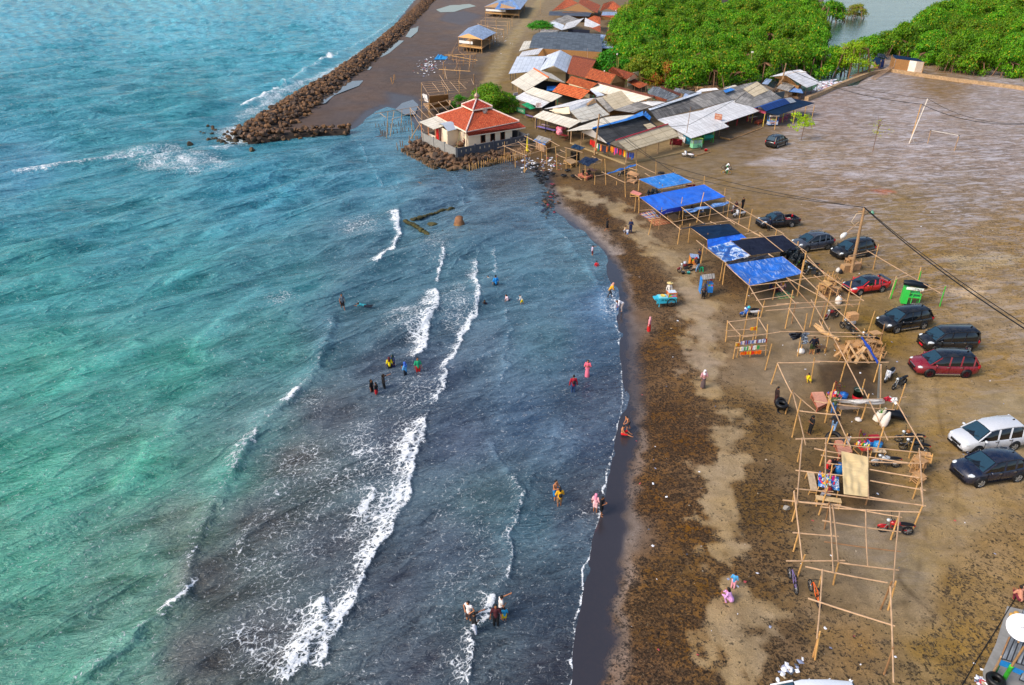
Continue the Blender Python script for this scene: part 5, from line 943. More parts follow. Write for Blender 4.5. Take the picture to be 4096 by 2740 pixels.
# ================================================================ bamboo frames
def frame(label,posts,beams,mpost=0,mbeam=2,r=.048,cat='bamboo frame',name='bamboo_frame',gz=0.0,group=None,zb=None):  # open frame of bamboo posts and beams, no cover of its own
 o=p(posts[0][0],posts[0][1],posts[0][2],gz);root=thing(name,tuple(o),label,cat,group=group)
 for q in posts:
  k=q[0];a=p(k,q[1],q[2],gz);h=hgt(k,(q[1],q[2]),(q[3],q[4]),gz);b=p(k,q[3],q[4],gz+h)
  m=BAM[q[5]] if len(q)>5 and isinstance(q[5],int) else (q[5] if len(q)>5 else BAM[mpost]);pole_part(root,'bamboo_post',a- Vector((0,0,.25)),b,r,m)
 for q in beams:
  k,x1,y1,x2,y2,z1=q[:6];z2=q[6] if len(q)>6 and q[6] is not None else z1;a=p(k,x1,y1,z1);b=p(k,x2,y2,z2)
  m=BAM[q[7]] if len(q)>7 else BAM[mbeam];pole_part(root,'bamboo_beam',a,b,r*.85,m,sag=.02)
 return root
z=2.15
frame('bamboo frame carrying the two blue tarpaulins nearest the shops',[('G',160,735,165,555),('G',112,712,125,550),('G',270,985,320,790),('G',330,880,375,655,3),('G',390,920,430,665,3),('G',612,835,668,548),('G',665,872,675,690),('G',830,842,918,490),('G',1140,745,1165,445),('G',975,815,1003,650),('G',393,580,402,375),('G',425,600,435,400),('G',632,545,640,345),('G',660,540,670,340),('G',912,530,925,295),('G',555,430,562,230),('G',778,545,785,345),('G',155,470,165,345),('G',8,550,0,370)],
[('G',0,375,590,255,z),('G',570,262,800,380,z),('G',160,342,400,455,z),('G',430,455,880,375,z),('G',175,548,430,495,z),('G',170,548,650,925,z),('G',425,490,690,690,z),('G',690,690,925,860,z),('G',645,662,1170,542,z),('G',920,400,1170,545,z),('G',235,272,290,305,z),('G',540,840,1330,680,1.6),('G',895,590,1275,860,z),('G',160,700,340,690,.35)])
frame('bamboo frame of bare poles between the blue and the black tarpaulins',[('G',1185,785,1225,555),('G',1430,950,1480,685),('G',1440,900,1460,760),('G',610,1095,642,872),('G',735,1072,757,853),('G',1320,860,1345,690),('G',1752,985,1762,925)],
[('G',1175,578,1850,978,z),('G',1185,785,1580,1000,z),('G',920,858,1235,818,z),('G',1210,820,1475,770,z),('G',990,832,1060,860,z),('G',1395,980,1545,940,z),('G',640,922,755,895,z),('G',1490,960,1590,1005,z)])
frame('bamboo frame carrying the black net, printed sheet and streaked blue tarpaulin',[('G',945,1200,965,965,3),('G',880,1315,915,1098),('G',1100,1520,1140,1300),('G',1135,1560,1172,1298),('I',525,520,582,218),('I',845,460,893,215),('I',1130,418,1205,0),('G',1995,1330,2012,1060),('G',1500,1420,1517,1225),('I',1440,290,1466,150),('G',1560,1150,1568,955),('G',2030,1568,2105,1180),('H',550,1405,610,1130)],
[('G',755,893,955,1045,z),('G',830,1050,1170,1310,z),('G',1170,1310,1430,1568,z),('I',300,50,580,302,z),('G',1225,1055,1460,1225,z),('G',1565,958,1838,1180,2.3),('G',1835,985,2110,1185,z),('G',1345,1030,1840,985,z),('G',2040,1150,2323,1450,z),('G',1830,1240,2090,1440,z),('I',575,300,1495,176,z),('I',1240,-5,1905,476,z),('G',1460,1225,1830,1180,z),('G',1665,1205,1730,1245,2.2)])
frame('bare bamboo frame above the seated picnickers',[('I',1275,780,1385,290),('I',990,795,1080,350),('I',1420,742,1527,338),('I',1655,742,1762,245),('I',1810,685,1876,413),('I',702,665,752,470),('I',1065,735,1110,510,3),('I',1390,705,1450,505,3)],
[('I',600,390,985,300,z),('I',655,468,1082,400,z),('I',578,310,735,552,z),('I',735,545,1142,495,z),('I',895,515,1885,462,z),('I',765,590,1855,512,z),('I',1165,155,1575,560,z),('I',1360,370,1905,870,z),('I',1010,210,1310,545,z,None,3),('I',880,260,1120,510,z),('I',1325,175,1780,545,z,None,3),('I',1005,205,1500,480,z),('I',1290,460,1605,1000,z)])
frame('bamboo frame over the man in camouflage shorts',[('I',1210,822,1245,620),('I',1135,1117,1170,900),('I',1170,1078,1192,955),('I',1460,1072,1507,788),('I',1950,850,2033,592),('I',2085,1010,2146,742,3),('I',755,1277,835,975),('I',1905,855,1912,798),('I',765,1108,787,748)],
[('I',1030,555,1208,830,z),('I',500,893,930,835,z),('I',930,830,1955,850,z),('I',1260,880,2040,890,z),('I',1385,705,1450,820,1.8)])
frame('bare bamboo frame around the squatting child in yellow',[('I',820,1442,905,1192),('I',1290,1427,1330,1135),('I',1630,1417,1737,1040),('I',2020,1417,2110,1098),('I',1875,1542,1917,1385),('K',265,512,347,235),('K',345,782,450,338)],
[('I',905,1195,1390,1185,z),('I',1340,1175,2190,1187,z),('I',900,1200,1065,1545,z),('I',1600,995,1895,1565,z),('K',345,240,500,868,1.8),('K',345,245,620,482,1.8,.9),('K',425,475,910,525,1.6,1.8)])
frame('bamboo frame holding the white and red cloth banner',[('K',725,612,838,150),('K',745,478,800,250),('K',1135,322,1190,105),('K',1145,590,1238,278),('K',1555,482,1662,158),('K',1505,508,1532,372),('K',1315,1012,1412,658),('K',1705,1020,1782,742),('K',930,960,988,738)],
[('K',765,303,1027,900,1.9),('K',1180,235,1455,815,1.9),('K',830,350,1565,330,2.0),('K',1558,370,1868,910,1.9),('K',385,802,1862,770,1.8),('K',870,400,1535,462,1.0),('K',1600,322,1670,312,2.0),('K',600,360,760,385,1.2)])
frame('bamboo frame carrying the cream canvas sheet',[('K',410,1067,450,860),('K',665,1112,822,650),('K',1745,1497,1822,1255),('K',690,1568,765,1330,3),('K',355,1568,372,1400),('K',1200,1568,1235,1440,3),('K',775,1380,812,1100),('L',235,268,282,98),('L',445,218,518,0),('L',1195,328,1272,143)],
[('K',720,850,1847,962,1.75),('K',600,912,932,972,1.75),('K',680,990,902,1024,1.75),('K',740,1080,912,1100,1.75),('K',1230,1010,1682,1077,1.75),('K',1230,1065,1872,1085,1.75),('K',385,1165,942,1227,1.75),('K',1245,1155,1822,1252,1.75),('K',385,1378,822,1413,1.75),('K',1250,1285,1892,1397,1.75),('K',740,1432,1860,1568,1.75),('K',235,1512,912,1567,1.75),('K',462,790,398,1556,1.82),('K',738,790,730,1440,1.82),('K',1225,890,1232,1485,1.82),('K',1820,910,1865,1568,1.82),('L',730,55,1297,146,1.75),('L',460,155,1252,196,1.75),('L',165,100,620,150,1.75),('L',1258,0,1276,148,1.82)])
frame('bare bamboo frame around the red motorbike',[('L',245,508,290,350),('L',275,712,338,533),('L',565,772,607,588),('L',1020,412,1082,228),('L',495,332,530,118,3),('L',935,968,1027,743,3),('L',1000,972,1060,743)],
[('L',600,145,1107,237,1.75),('L',475,262,1097,353,1.75),('L',240,358,602,388,1.75),('L',490,430,1097,509,1.75,None,3),('L',188,583,655,580,1.75),('L',610,597,1082,656,1.75),('L',340,628,992,756,1.7),('L',250,30,315,576,1.8),('L',532,120,562,672,1.8),('L',556,140,602,592,1.8),('L',820,180,836,622,1.8),('L',1089,198,1038,792,1.8)])
frame('unfinished bamboo frame beside the parked bicycles, nearest the bottom edge',[('L',440,806,470,700),('L',422,1367,457,1143),('L',404,1346,455,1150,1),('L',965,1482,1040,1265,3)],[('L',476,650,432,1200,1.7),('L',362,880,1052,1100,1.7),('L',1014,788,1040,1548,1.75)])
frame('bamboo rack hung with packets of snacks and toys',[('I',300,947,322,703),('I',665,782,683,593),('I',495,932,556,600),('I',430,1132,470,870),('I',580,1127,626,850),('I',385,1147,420,955),('I',650,915,665,790)],
[('I',320,720,705,665,2.0),('I',330,720,470,872,2.0),('I',680,680,790,852,2.0),('I',300,820,672,795,1.2),('I',325,890,662,862,.7),('I',425,962,790,925,1.5),('I',410,1025,780,990,1.0),('I',600,1065,790,1045,.5),('I',440,1070,490,1130,.5,0)])
frame('green and yellow posted frame beside the green kiosk',[('H',1430,1100,1497,803),('H',1612,1430,1702,1173,2),('H',1632,1435,1708,1198,GRNB),('H',1915,1360,1988,1068),('H',1925,1368,1987,1118,GRNB),('H',2205,1525,2277,1283,GRNB),('H',1960,1425,1982,1355,YEL)],
[('H',1150,940,1517,857,z),('H',1360,876,2218,1376,z),('H',1710,1196,1992,1120,z),('H',1980,1357,2283,1285,z),('H',1700,1210,1840,1165,z)])
frame('bamboo frame of piles below the prayer house, by the tyres',[('B',1505,992,1505,772),('B',1630,1055,1630,883),('B',1740,1112,1743,873),('B',1998,1027,1990,833),('B',2115,1082,2097,828),('B',1937,972,1935,788),('B',1525,960,1522,905),('B',1735,1112,1765,1080),('B',1728,1105,1740,1060)],[('B',1425,845,1822,735,2.3),('B',1485,820,1745,932,2.3),('B',1670,945,1995,860,2.3),('B',1660,770,1815,888,2.3),('B',1738,708,1990,835,2.4),('B',2020,755,2145,825,2.3),('B',1570,940,1740,905,2.2),('B',1495,820,1990,790,2.3),('B',1700,790,1960,850,2.3),('B',1990,860,2145,820,2.3)])
frame('small bamboo frame over the slatted platform',[('C',770,1405,768,1135),('C',885,1360,895,1175),('C',965,1290,968,1150),('C',663,1375,645,1120)],[('C',750,1130,960,1190,2.3),('C',658,1210,770,1260,1.7),('C',660,1205,770,1165,1.7),('C',770,1258,900,1215,1.7),('C',700,1160,760,1190,1.8)])
frame('small bamboo frame under the dark blue tarpaulin beside the pink platform',[('C',925,1480,928,1330),('C',988,1520,990,1345),('C',1098,1460,1095,1310),('C',1182,1430,1185,1270),('C',1100,1568,1103,1460)],[('C',1070,1235,1180,1280,2.2),('C',1095,1320,1185,1300,2.1),('C',870,1450,950,1510,.6,.1)])
frame('bamboo frame over the motorbike behind the stacked stools',[('C',1232,1568,1218,1262),('C',1455,1568,1448,1360),('C',1582,1480,1584,1275),('C',1812,1445,1812,1272),('C',1355,1568,1355,1525)],[('C',1105,1465,1460,1395,1.9),('C',1225,1435,1450,1540,1.9),('C',1585,1325,1805,1430,2.0),('C',1450,1540,1640,1495,1.9),('C',1500,1370,1600,1395,1.2),('C',1185,1415,1230,1440,1.9)])
gzm=-.1
frame('tall leaning bamboo rig reaching out over the inlet beside the prayer house',[('B',132,757,150,425),('B',170,722,222,420),('B',437,742,405,380),('B',397,745,525,560),('B',305,560,312,400,1)],[('B',0,448,600,345,3.2),('B',560,350,960,275,3.2),('B',185,525,910,262,3.0),('B',405,382,545,520,3.2),('B',495,368,622,500,3.2),('B',570,350,682,480,3.2),('B',640,330,748,450,3.2),('B',735,310,852,415,3.2),('B',825,290,930,400,3.2),('B',60,445,130,495,3.2),('B',410,400,570,650,3.0,1.0)],gz=SEA)
zt=hgt('B',(545,495),(538,250),0)
cg=frame('bamboo cage platform of open rafters on legs, left of the bushy tree',[('B',545,495,540,95),('B',640,495,632,240),('B',740,430,738,230),('B',805,420,803,220),('B',620,450,625,300),('B',868,420,770,60,2),('B',848,360,838,130),('B',980,380,975,60)],
[('B',535,85,1120,45,4.2),('B',632,240,1060,195,4.0),('B',540,90,632,240,4.1),('B',1120,45,1145,110,4.1),('B',620,205,1040,165,4.0),('B',600,175,1050,140,4.05),('B',585,150,1060,115,4.05),('B',570,125,1080,90,4.1),('B',550,105,1100,68,4.1),('B',665,90,750,200,4.15),('B',870,75,970,195,4.15),('B',970,70,1060,160,4.15),('B',750,0,870,185,5.5,4.1),('B',510,290,700,290,2.6),('B',620,385,880,345,1.3),('B',580,330,840,290,2.2),('B',770,85,850,190,4.15)])
wb(MB().quad(p('B',625,385,1.35),p('B',860,350,1.35),p('B',850,225,3.9),p('B',630,245,3.9),.05),'slatted_wall',WICK,cg)
wb(MB().quad(p('B',625,392,1.3),p('B',870,352,1.3),p('B',880,290,1.3),p('B',560,330,1.3),.08),'deck',WOOD,cg)
sag_sheet('hanging_cloth',[p('B',575,300,2.3),p('B',620,320,2.2),p('B',600,230,3.4),p('B',555,215,3.5)],TM['white'],cg,ripple=.15,sag=0)
rr=rnd(12);ps,bs=[],[]
for x,y,t_ in [(500,860,150),(655,865,190),(690,920,130),(575,690,90),(620,720,120),(735,760,140),(800,830,190),(845,790,160),(880,740,130),(700,800,150),(520,915,140),(780,670,90)]:ps.append(('A',x,y,x+rr.randint(-12,14),y- t_,rr.choice([0,1,3])))
for b in [(520,640,890,625),(470,748,880,735),(450,805,820,828),(500,735,670,540),(580,625,660,490),(600,690,880,720),(640,545,560,690),(820,640,800,800),(650,640,700,860),(740,720,880,650),(560,640,900,700),(520,800,545,920),(690,600,770,660),(630,820,690,690)]:bs.append(('A',*b,rr.uniform(1.2,2.2),rr.uniform(1.2,2.2),rr.choice([0,1,2,3])))
frame('tangle of bare bamboo poles on the mud below the nearer stilt hut',ps,bs,r=.07,gz=-.15)
frame('bare bamboo deck frame between the two stilt huts',[('A',990,305,992,200),('A',1125,500,1115,225),('A',1245,400,1250,265),('A',1303,310,1300,190),('A',1207,452,1203,340),('A',1275,345,1270,250),('A',940,280,945,240),('A',1020,330,1020,260)],[('A',905,275,1005,190,1.9),('A',935,240,1270,255,1.9),('A',900,278,1200,345,1.9),('A',1000,205,1290,215,1.9),('A',1095,330,1205,340,1.9),('A',1120,370,1205,345,1.9),('A',1270,250,1370,130,1.9),('A',1100,250,1280,70,2.2),('A',1000,290,1240,300,1.6),('A',1030,330,1060,305,2.3)],r=.07,gz=-.1)
for i,(x,y,h_) in enumerate([(195,80,.9),(205,105,1.4),(212,95,1.8),(235,55,1.2)]):stake('B',x,y,h_,'bamboo stub standing on the dark mud near the puddles','stubs on the dark mud',BAM[1],.3,.08,-.1)
def tarp(k,c4,z4,mk,label,sag=.2,ripple=.05,seed=1,name='tarpaulin',edge=.0):
 z4=z4 if isinstance(z4,(list,tuple)) else [z4]*4
 return sag_sheet(name,[p(k,*q,zz) for q,zz in zip(c4,z4)],TM[mk] if isinstance(mk,str) else mk,None,label,'tarpaulin',None,sag,18,ripple,seed,edge=edge)
tarp('G',[(160,340),(392,450),(782,372),(572,262)],2.25,'sky','blue tarpaulin farthest up the beach, one plain sheet',.3,.07,1)
tarp('G',[(427,495),(648,655),(1165,543),(922,400)],2.25,'blue','big plain bright blue tarpaulin reaching towards the car park',.15,.05,2)
t2=tarp('G',[(170,550),(385,705),(645,656),(424,497)],2.25,'blue','bright blue tarpaulin with a printed lower edge, above the rugs',.1,.05,3)
def text_part(root,txt,c,right,up_,size,m,name='lettering',ext=.006):
 cu=bpy.data.curves.new(name,'FONT');cu.body=txt;cu.size=size;cu.extrude=ext;cu.align_x='CENTER';cu.align_y='CENTER';o=bpy.data.objects.new(name,cu);col.objects.link(o)
 dg=bpy.context.evaluated_depsgraph_get();me=bpy.data.meshes.new_from_object(o.evaluated_get(dg));bpy.data.objects.remove(o);me.materials.clear();me.materials.append(m)
 r_=Vector(right).normalized();n_=r_.cross(Vector(up_)).normalized();u_=n_.cross(r_);M=Matrix((r_,u_,n_)).transposed().to_4x4()
 ob=bpy.data.objects.new(name,me);col.objects.link(ob)
 me.transform(Matrix.Translation(Vector(c)- root.location) @ M);ob.parent=root;return ob
WHT=mat('eceef2',.6,.05,name='white_print')
fl4=[p('G',385,705,2.24),p('G',645,656,2.24),p('G',665,700,1.75),p('G',405,758,1.75)]
fb=thing('banner_flap',tuple(fl4[3]),'royal blue printed flap with white lettering hanging from the tarpaulin edge above the rugs','banner')
wb(MB().add([fl4[3],fl4[2],fl4[1],fl4[0]],[(0,1,2,3)]).add([q+Vector((0,.02,.0)) for q in (fl4[3],fl4[2],fl4[1],fl4[0])],[(3,2,1,0)]),'cloth',mat('1a2f9a',.6,.2),fb)
rt=fl4[2]- fl4[3];upv=fl4[0]- fl4[3];nn=rt.cross(upv).normalized()*.03
text_part(fb,'SIMPATI',fl4[3].lerp(fl4[2],.42)+upv*.25+nn,rt,upv,.3,WHT);sw1=MB();base_=fl4[3]+upv*.62+nn;sw1.tube([base_+rt*(.1+.38*t_)+upv*.22*math.sin(3.0*t_) for t_ in [i/8 for i in range(9)]],.035,5);wb(sw1,'swoosh',WHT,fb)
tarp('G',[(755,895),(952,1036),(1347,970),(1212,856)],2.2,'navy','dark blue shade net over the bare poles',.12,.05,4,'shade_net')
tarp('G',[(955,1036),(962,1130),(1412,1022),(1345,968)],[2.18,1.9,2.1,2.18],'blue','strip of blue tarpaulin below the dark blue shade net',.25,.06,5)
t=NT('printed_sheet');uv=t.n('TexCoord',out=2);a=t.noise(uv,.75,3,.55,1.2);b=t.noise(uv,2.2,4,.6)
psm=t.fin(t.mix(t.mapr(b,.45,.55,0,.35),t.ramp(a,[(.0,'12244c'),(.42,'1d4a9c'),(.48,'2f78c8'),(.52,'dfe6f4'),(.58,'9fbce6'),(.62,'1b3568'),(.75,'e4e8f0')],'LINEAR'),(.03,.07,.2,1)),.45,t.bump(b,.3,.1))
pt=tarp('G',[(955,1136),(1165,1305),(1457,1226),(1237,1060)],2.2,psm,'blue and white printed advertising sheet beside the black net',.18,.05,6,'printed_sheet')
q=p('G',1405,1238,2.28);q2=p('G',1440,1222,2.28)
text_part(pt,'NEW',q+Vector((0,0,.02)),p('G',1380,1262,2.25)- p('G',1440,1232,2.25),Vector((-.3,-.9,0)),.42,WHT)
tarp('G',[(1240,1056),(1462,1222),(2032,1150),(1836,986)],2.22,'black','large black shade net with faint bands',.18,.07,7,'shade_net')
tarp('G',[(1800,1192),(1985,1310),(2108,1255),(2000,1130)],[2.15,1.7,1.9,2.25],'shiny','crumpled shiny black plastic at the corner of the black net',.1,.3,8,edge=.5)
tarp('G',[(1170,1306),(1200,1345),(1700,1255),(1690,1205)],[2.18,2.0,2.0,2.18],'dgrey','dark crumpled strip between the printed sheet and the streaked blue tarpaulin',.2,.18,9,edge=.4)
tarp('I',[(305,57),(580,300),(1200,153),(960,-43)],2.18,'worn','streaky worn blue tarpaulin over the seated picnickers',.35,.08,10)
tarp('G',[(225,522),(300,530),(425,490),(360,450)],2.2,'shiny','bunched black plastic between the two blue tarpaulins',-.15,.2,11,edge=.4)
tarp('G',[(642,915),(650,925),(935,865),(925,850)],[2.2,2.1,2.2,2.25],'dgrey','dark cloth strip rolled along the pole left of the dark blue net',.1,.12,12,edge=.5)
tarp('G',[(680,700),(690,715),(1205,620),(1200,598)],[2.15,1.95,1.95,2.15],'lblue','ragged blue and grey strip hanging along the pole behind the big tarpaulin',.2,.15,13,edge=.5)
tarp('G',[(700,425),(710,395),(820,400),(815,420)],[.9,1.2,1.2,.9],mat('b01c3c',.7),'crimson cloth heaped between the two blue tarpaulins',-.2,.15,14,'cloth')
tarp('K',[(945,1440),(1222,1472),(1230,1010),(915,940)],1.86,'cream','cream canvas sheet lying over the poles',.05,.04,15,'canvas')
wbn=tarp('K',[(890,378),(1420,390),(1420,336),(850,345)],[1.55,1.55,2.05,2.05],'white','long white cloth banner with a red knotted end',.12,.05,16,'cloth_banner')
tarp('K',[(1400,345),(1500,372),(1500,325),(1400,330)],[1.8,1.8,2.1,2.1],mat('c0283c',.8),'red piece of cloth knotted at the end of the white banner',-.1,.1,17,'cloth')
tarp('K',[(1490,375),(1560,380),(1565,318),(1480,322)],[1.75,1.75,2.1,2.1],'white','white cloth end bunched on the pole beyond the red knot',-.15,.15,18,'cloth')
tarp('I',[(1868,900),(1885,885),(2075,1185),(2060,1205)],[2.2,2.2,2.2,2.2],mat('163f9c',.5),'royal blue tarpaulin rolled along a slanting pole above the timber pile',-.12,.04,19,edge=.5)
tarp('I',[(1025,850),(1080,935),(1185,895),(1180,830)],[1.7,1.3,1.6,2.1],'dgrey','black plastic sheet flapping from the frame beside the man in camouflage shorts',.1,.25,20,edge=.5)
tarp('I',[(1185,850),(1195,980),(1255,970),(1245,835)],[2.0,1.1,1.1,2.0],'grey','grey plastic hanging from the frame above the man in camouflage shorts',.05,.15,21,edge=.5)
tarp('C',[(905,1300),(1020,1350),(1160,1272),(990,1238)],2.1,mat('17243e',.5,.3),'dark navy tarpaulin over the pink platform by the tyres',.1,.12,22,edge=.3)
tarp('C',[(818,1130),(925,1165),(990,1135),(870,1090)],2.3,mat('15304c',.45,.3),'dark blue tarpaulin over the slatted platform',.05,.1,23,edge=.3)
tarp('C',[(818,1270),(925,1285),(925,1190),(820,1170)],[.4,.4,2.0,2.1],'shiny','black plastic screen behind the slatted platform',.05,.08,24)
tarp('C',[(1245,1432),(1250,1442),(1582,1338),(1578,1325)],2.0,'sky','blue tarpaulin rolled along a pole above the black motorbike',.0,.06,25,edge=.5)
kz=2.2
building('kiosk','little grey-roofed kiosk with a blue cloth edge beside the prayer house yard','kiosk',[('grey','C',(395,1045,2.0),(530,1085,1.9),(598,1035,2.2),(445,990,2.5))],[('C',520,1200,2.0,WOODD),('C',590,1150,2.0,WOODD),('C',430,1170,2.0,WOODD)],[(mat('c09a78',.9,.2),'C',(420,1150),(530,1190),0,1.3),(WICK,'C',(530,1190),(590,1145),0,1.2)],[],lambda r_:sag_sheet('cloth_edge',[p('C',388,1058,1.75),p('C',525,1105,1.6),p('C',535,1070,2.02),p('C',400,1032,2.12)],TM['sky'],r_,sag=.05,ripple=.05))
a=p('C',315,1180);solo(MB().tube([a+Vector((0,0,.2)),a+Vector((.05,0,2.4))],[.05,.04],6).lathe(a,[(.28,.1),(.14,.7),(.08,2.0),(0,2.1)],7),'flag',mat('e8d020',.7),'furled yellow flag leaning by the bamboo piles','flag')
def pole_thing(k,f_,t_,r,m,label,cat='pole',name='pole',extra=None):
 root=thing(name,tuple(p(k,*f_)),label,cat);h=hgt(k,f_,t_);b=p(k,*t_,h);wb(MB().tube([p(k,*f_,-.3),b],[r,r*.7],8),'shaft',m,root)
 if extra:extra(root,b)
 return root,b
PM=mat('b08c66',.8,.25,name='timber_pole');PMG=mat('9aa0a2',.4,.15,.5,name='steel_pole')
def lampH(r_,b):
 q=p('H',1265,545,b.z- 1.3);e_=p('H',1120,672,b.z- 1.9);wb(MB().tube([q,e_],.05,6),'arm',BAM[2],r_)
 e2_=e_+(e_- q).normalized()*.9;lb_=MB();lb_.tube([e_,e_.lerp(e2_,.3),e_.lerp(e2_,.75),e2_],[.08,.2,.22,.1],8);wb(lb_,'lamp_head',mat('dcdad6',.4),r_)
 g_=p('H',1415,440,b.z- .6);wb(MB().tube([b- Vector((0,0,.9)),g_+Vector((0,0,.25))],.025,5),'bracket',BLK,r_);wb(MB().lathe(g_,[(.05,.25),(.22,.05),(.24,-.05),(.0,-.1)],10),'lamp_shade',mat('5f9a80',.4),r_)
 wb(MB().tube([b- Vector((-.2,0,.5)),b- Vector((.6,0,.6)),b- Vector((.9,0,1.4)),b- Vector((.3,0,1.9))],.03,5),'loose_cable',mat('d8c0a0',.6),r_)
 wb(MB().tube([b- Vector((.5,0,.4)),b+Vector((.5,.1,-.4))],.05,5),'crossarm',PM,r_)
rH,tH=pole_thing('H',(1170,1160),(1330,380),.17,PM,'leaning timber utility pole with a long-armed street lamp, among the parked cars','utility pole','utility_pole',lampH)
rC,tC=pole_thing('C',(1097,1238),(1155,745),.16,PM,'timber utility pole in front of the clothes shop','utility pole','utility_pole')
rD,tD=pole_thing('D',(1495,532),(1582,155),.17,PM,'timber utility pole by the woven bamboo shed, with a lamp and slanting props','utility pole','utility_pole',lambda r_,b:[wb(MB().tube([b- Vector((0,0,2.2)),p('D',1740,245,b.z- 1.2)],.04,6),'arm',BAM[2],r_),wb(MB().tube([p('D',1735,247,b.z- 1.2),p('D',1760,255,b.z- 1.2),p('D',1815,258,b.z- 1.25)],[.08,.22,.1],8),'lamp_head',mat('dcdad6',.4),r_),wb(MB().tube([p('D',1412,498),b- Vector((0,0,2.6))],.06,6),'prop',BAM[2],r_),wb(MB().tube([p('D',1430,498),b- Vector((0,0,2.8))],.06,6),'prop',BAM[2],r_)])
pole_thing('D',(395,1150),(475,660),.05,BAM[3],'thin slanting pole beside the green food cart');pole_thing('C',(1220,800),(1245,475),.05,BAM[3],'thin mast rising between the beige and cream roofs','mast','mast')
pole_thing('C',(1190,520),(1213,245),.05,mat('a06a50',.7),'thin rusty mast with a small lamp above the cream roof','mast','mast',lambda r_,b:wb(MB().ball(b,.16,8,5),'lamp',mat('d8d0c8',.4),r_))
pole_thing('C',(1345,410),(1362,50),.06,BAM[3],'twin thin poles with a little lamp, behind the bamboo gable house','mast','mast',lambda r_,b:[wb(MB().tube([p('C',1350,410),b+Vector((.4,0,-.6))],.05,6),'second_pole',BAM[0],r_),wb(MB().ball(b,.2,8,5),'lamp',mat('d8d8d0',.4),r_)])
pole_thing('C',(1008,275),(1018,-20),.04,mat('c8a8a0',.6),'thin pinkish mast standing on the tiled roofs','mast','mast')
pole_thing('E',(1705,972),(1770,605),.06,BAM[2],'tall leaning lamp pole in front of the mangroves','lamp pole','lamp_pole',lambda r_,b:wb(MB().box(b,(.45,.3,.3)),'lamp_head',mat('e8e0d4',.4),r_))
pole_thing('E',(287,345),(318,5),.08,BAM[0],'tall yellow bamboo pole by the patchwork roofs','pole','bamboo_pole');pole_thing('E',(172,405),(185,120),.05,mat('c8c0b8',.6),'slim pale lamp mast among the patched roofs','mast','mast',lambda r_,b:wb(MB().ball(b,.16,8,5),'lamp',mat('f0f0ee',.4),r_))
pole_thing('E',(782,762),(825,580),.05,BAM[3],'dead bamboo pole among the yellow-leaved trees','pole','bamboo_pole');pole_thing('A',(1632,172),(1638,-60),.1,BAM[2],'pole rising from the leafy tree beside the dirt track')
pole_thing('B',(1150,112),(1148,-10),.13,PM,'short timber post beside the bamboo cage platform','post','timber_post')
rS,tS=pole_thing('K',(1345,415),(1369,-60),.13,PMG,'thick grey steel pole beside the white scooter','pole','steel_pole')
solo(MB().tube([p('K',1368,440),p('K',1378,-60,hgt('K',(1368,440),(1378,-60)))],.05,6),'bamboo_pole',BAM[2],'bamboo pole tied beside the thick grey steel pole','pole')
mz=hgt('F',(1232,1335),(1410,910));mr=thing('antenna_mast',tuple(p('F',1232,1335)),'pale leaning mast propped with bamboo, carrying wires over the salty field','mast');mt=p('F',1410,910,mz)
wb(MB().tube([p('F',1232,1335,-.2),mt],.08,7),'shaft',mat('e8ddd0',.6),mr);my=p('F',1350,960,hgt('F',(1240,1330),(1350,960)));wb(MB().tube([p('F',1240,1332,-.2),my],.07,7),'bamboo_shaft',BAM[0],mr);wb(MB().tube([p('F',1297,1342,-.1),p('F',1262,1268,1.4)],.06,6),'prop',mat('e8ddd0',.6),mr)
gl=thing('goal',tuple(p('F',1405,1335)),'bamboo goal with black-tipped posts on the salty field','goal')
for f_,t_ in (((1405,1335),(1438,1200)),((1650,1402),(1698,1252))):h_=hgt('F',f_,t_);wb(MB().tube([p('F',*f_,-.2),p('F',*t_,h_)],.07,7),'goal_post',BAM[2],gl);wb(MB().tube([p('F',*t_,h_- .3),p('F',*t_,h_+.02)],.09,7),'black_tip',BLK,gl)
wb(MB().tube([p('F',1440,1203,1.9),p('F',1695,1250,1.9)],.04,6),'crossbar',mat('e0d8cc',.7),gl)
WIRE=mat('141416',.6,name='black_cable')
def wire(pts,sag,label,r=.028,name='cable'):
 mb=MB();P_=[]
 for a,b in zip(pts[:-1],pts[1:]):
  for i in range(13):t_=i/12;P_.append(a.lerp(b,t_)- Vector((0,0,sag*4*t_*(1- t_))))
 Q=[P_[0]]+[b for a,b in zip(P_[:-1],P_[1:]) if (b- a).length>1e-3]
 solo(mb.tube(Q,r,5),name,WIRE,label,'cable')
eR=p('V',2440,812,7.2)
wire([tC,p('D',60,1290,5.0),tH],.5,'cable from the clothes shop pole over the tarpaulins to the street lamp pole, lower strand');wire([tC+Vector((0,0,.1)),p('D',300,1440,5.4),tH+Vector((0,0,.05))],.4,'cable from the clothes shop pole over the tarpaulins to the street lamp pole, upper strand')
wire([tH,eR],.5,'thick black cable sagging from the street lamp pole over the car park, lower strand',.045);wire([tH+Vector((0,0,.05)),eR+Vector((0,.5,.2))],.4,'thin black cable above the thick one over the car park',.03)
wire([tC- Vector((0,0,.6)),tD- Vector((0,0,.3))],1.0,'cable sagging over the market hall roofs to the woven shed pole, upper strand',.03);wire([tC- Vector((0,0,1.2)),p('D',450,870,5.2),tD- Vector((0,0,.6))],.5,'cable sagging low across the beige shop roof and market hall',.03)
wire([tD,mt],1.0,'thin upper cable from the woven shed pole to the leaning mast',.025);wire([tD- Vector((0,0,.8)),my],1.1,'heavy lower cable from the woven shed pole to the leaning mast',.045);eF=p('F',2450,1135,6.2);wire([mt,eF+Vector((0,0,.1))],1.4,'thin upper cable from the leaning mast across the field',.03);wire([my,eF],1.2,'heavy lower cable from the leaning mast across the field',.045)
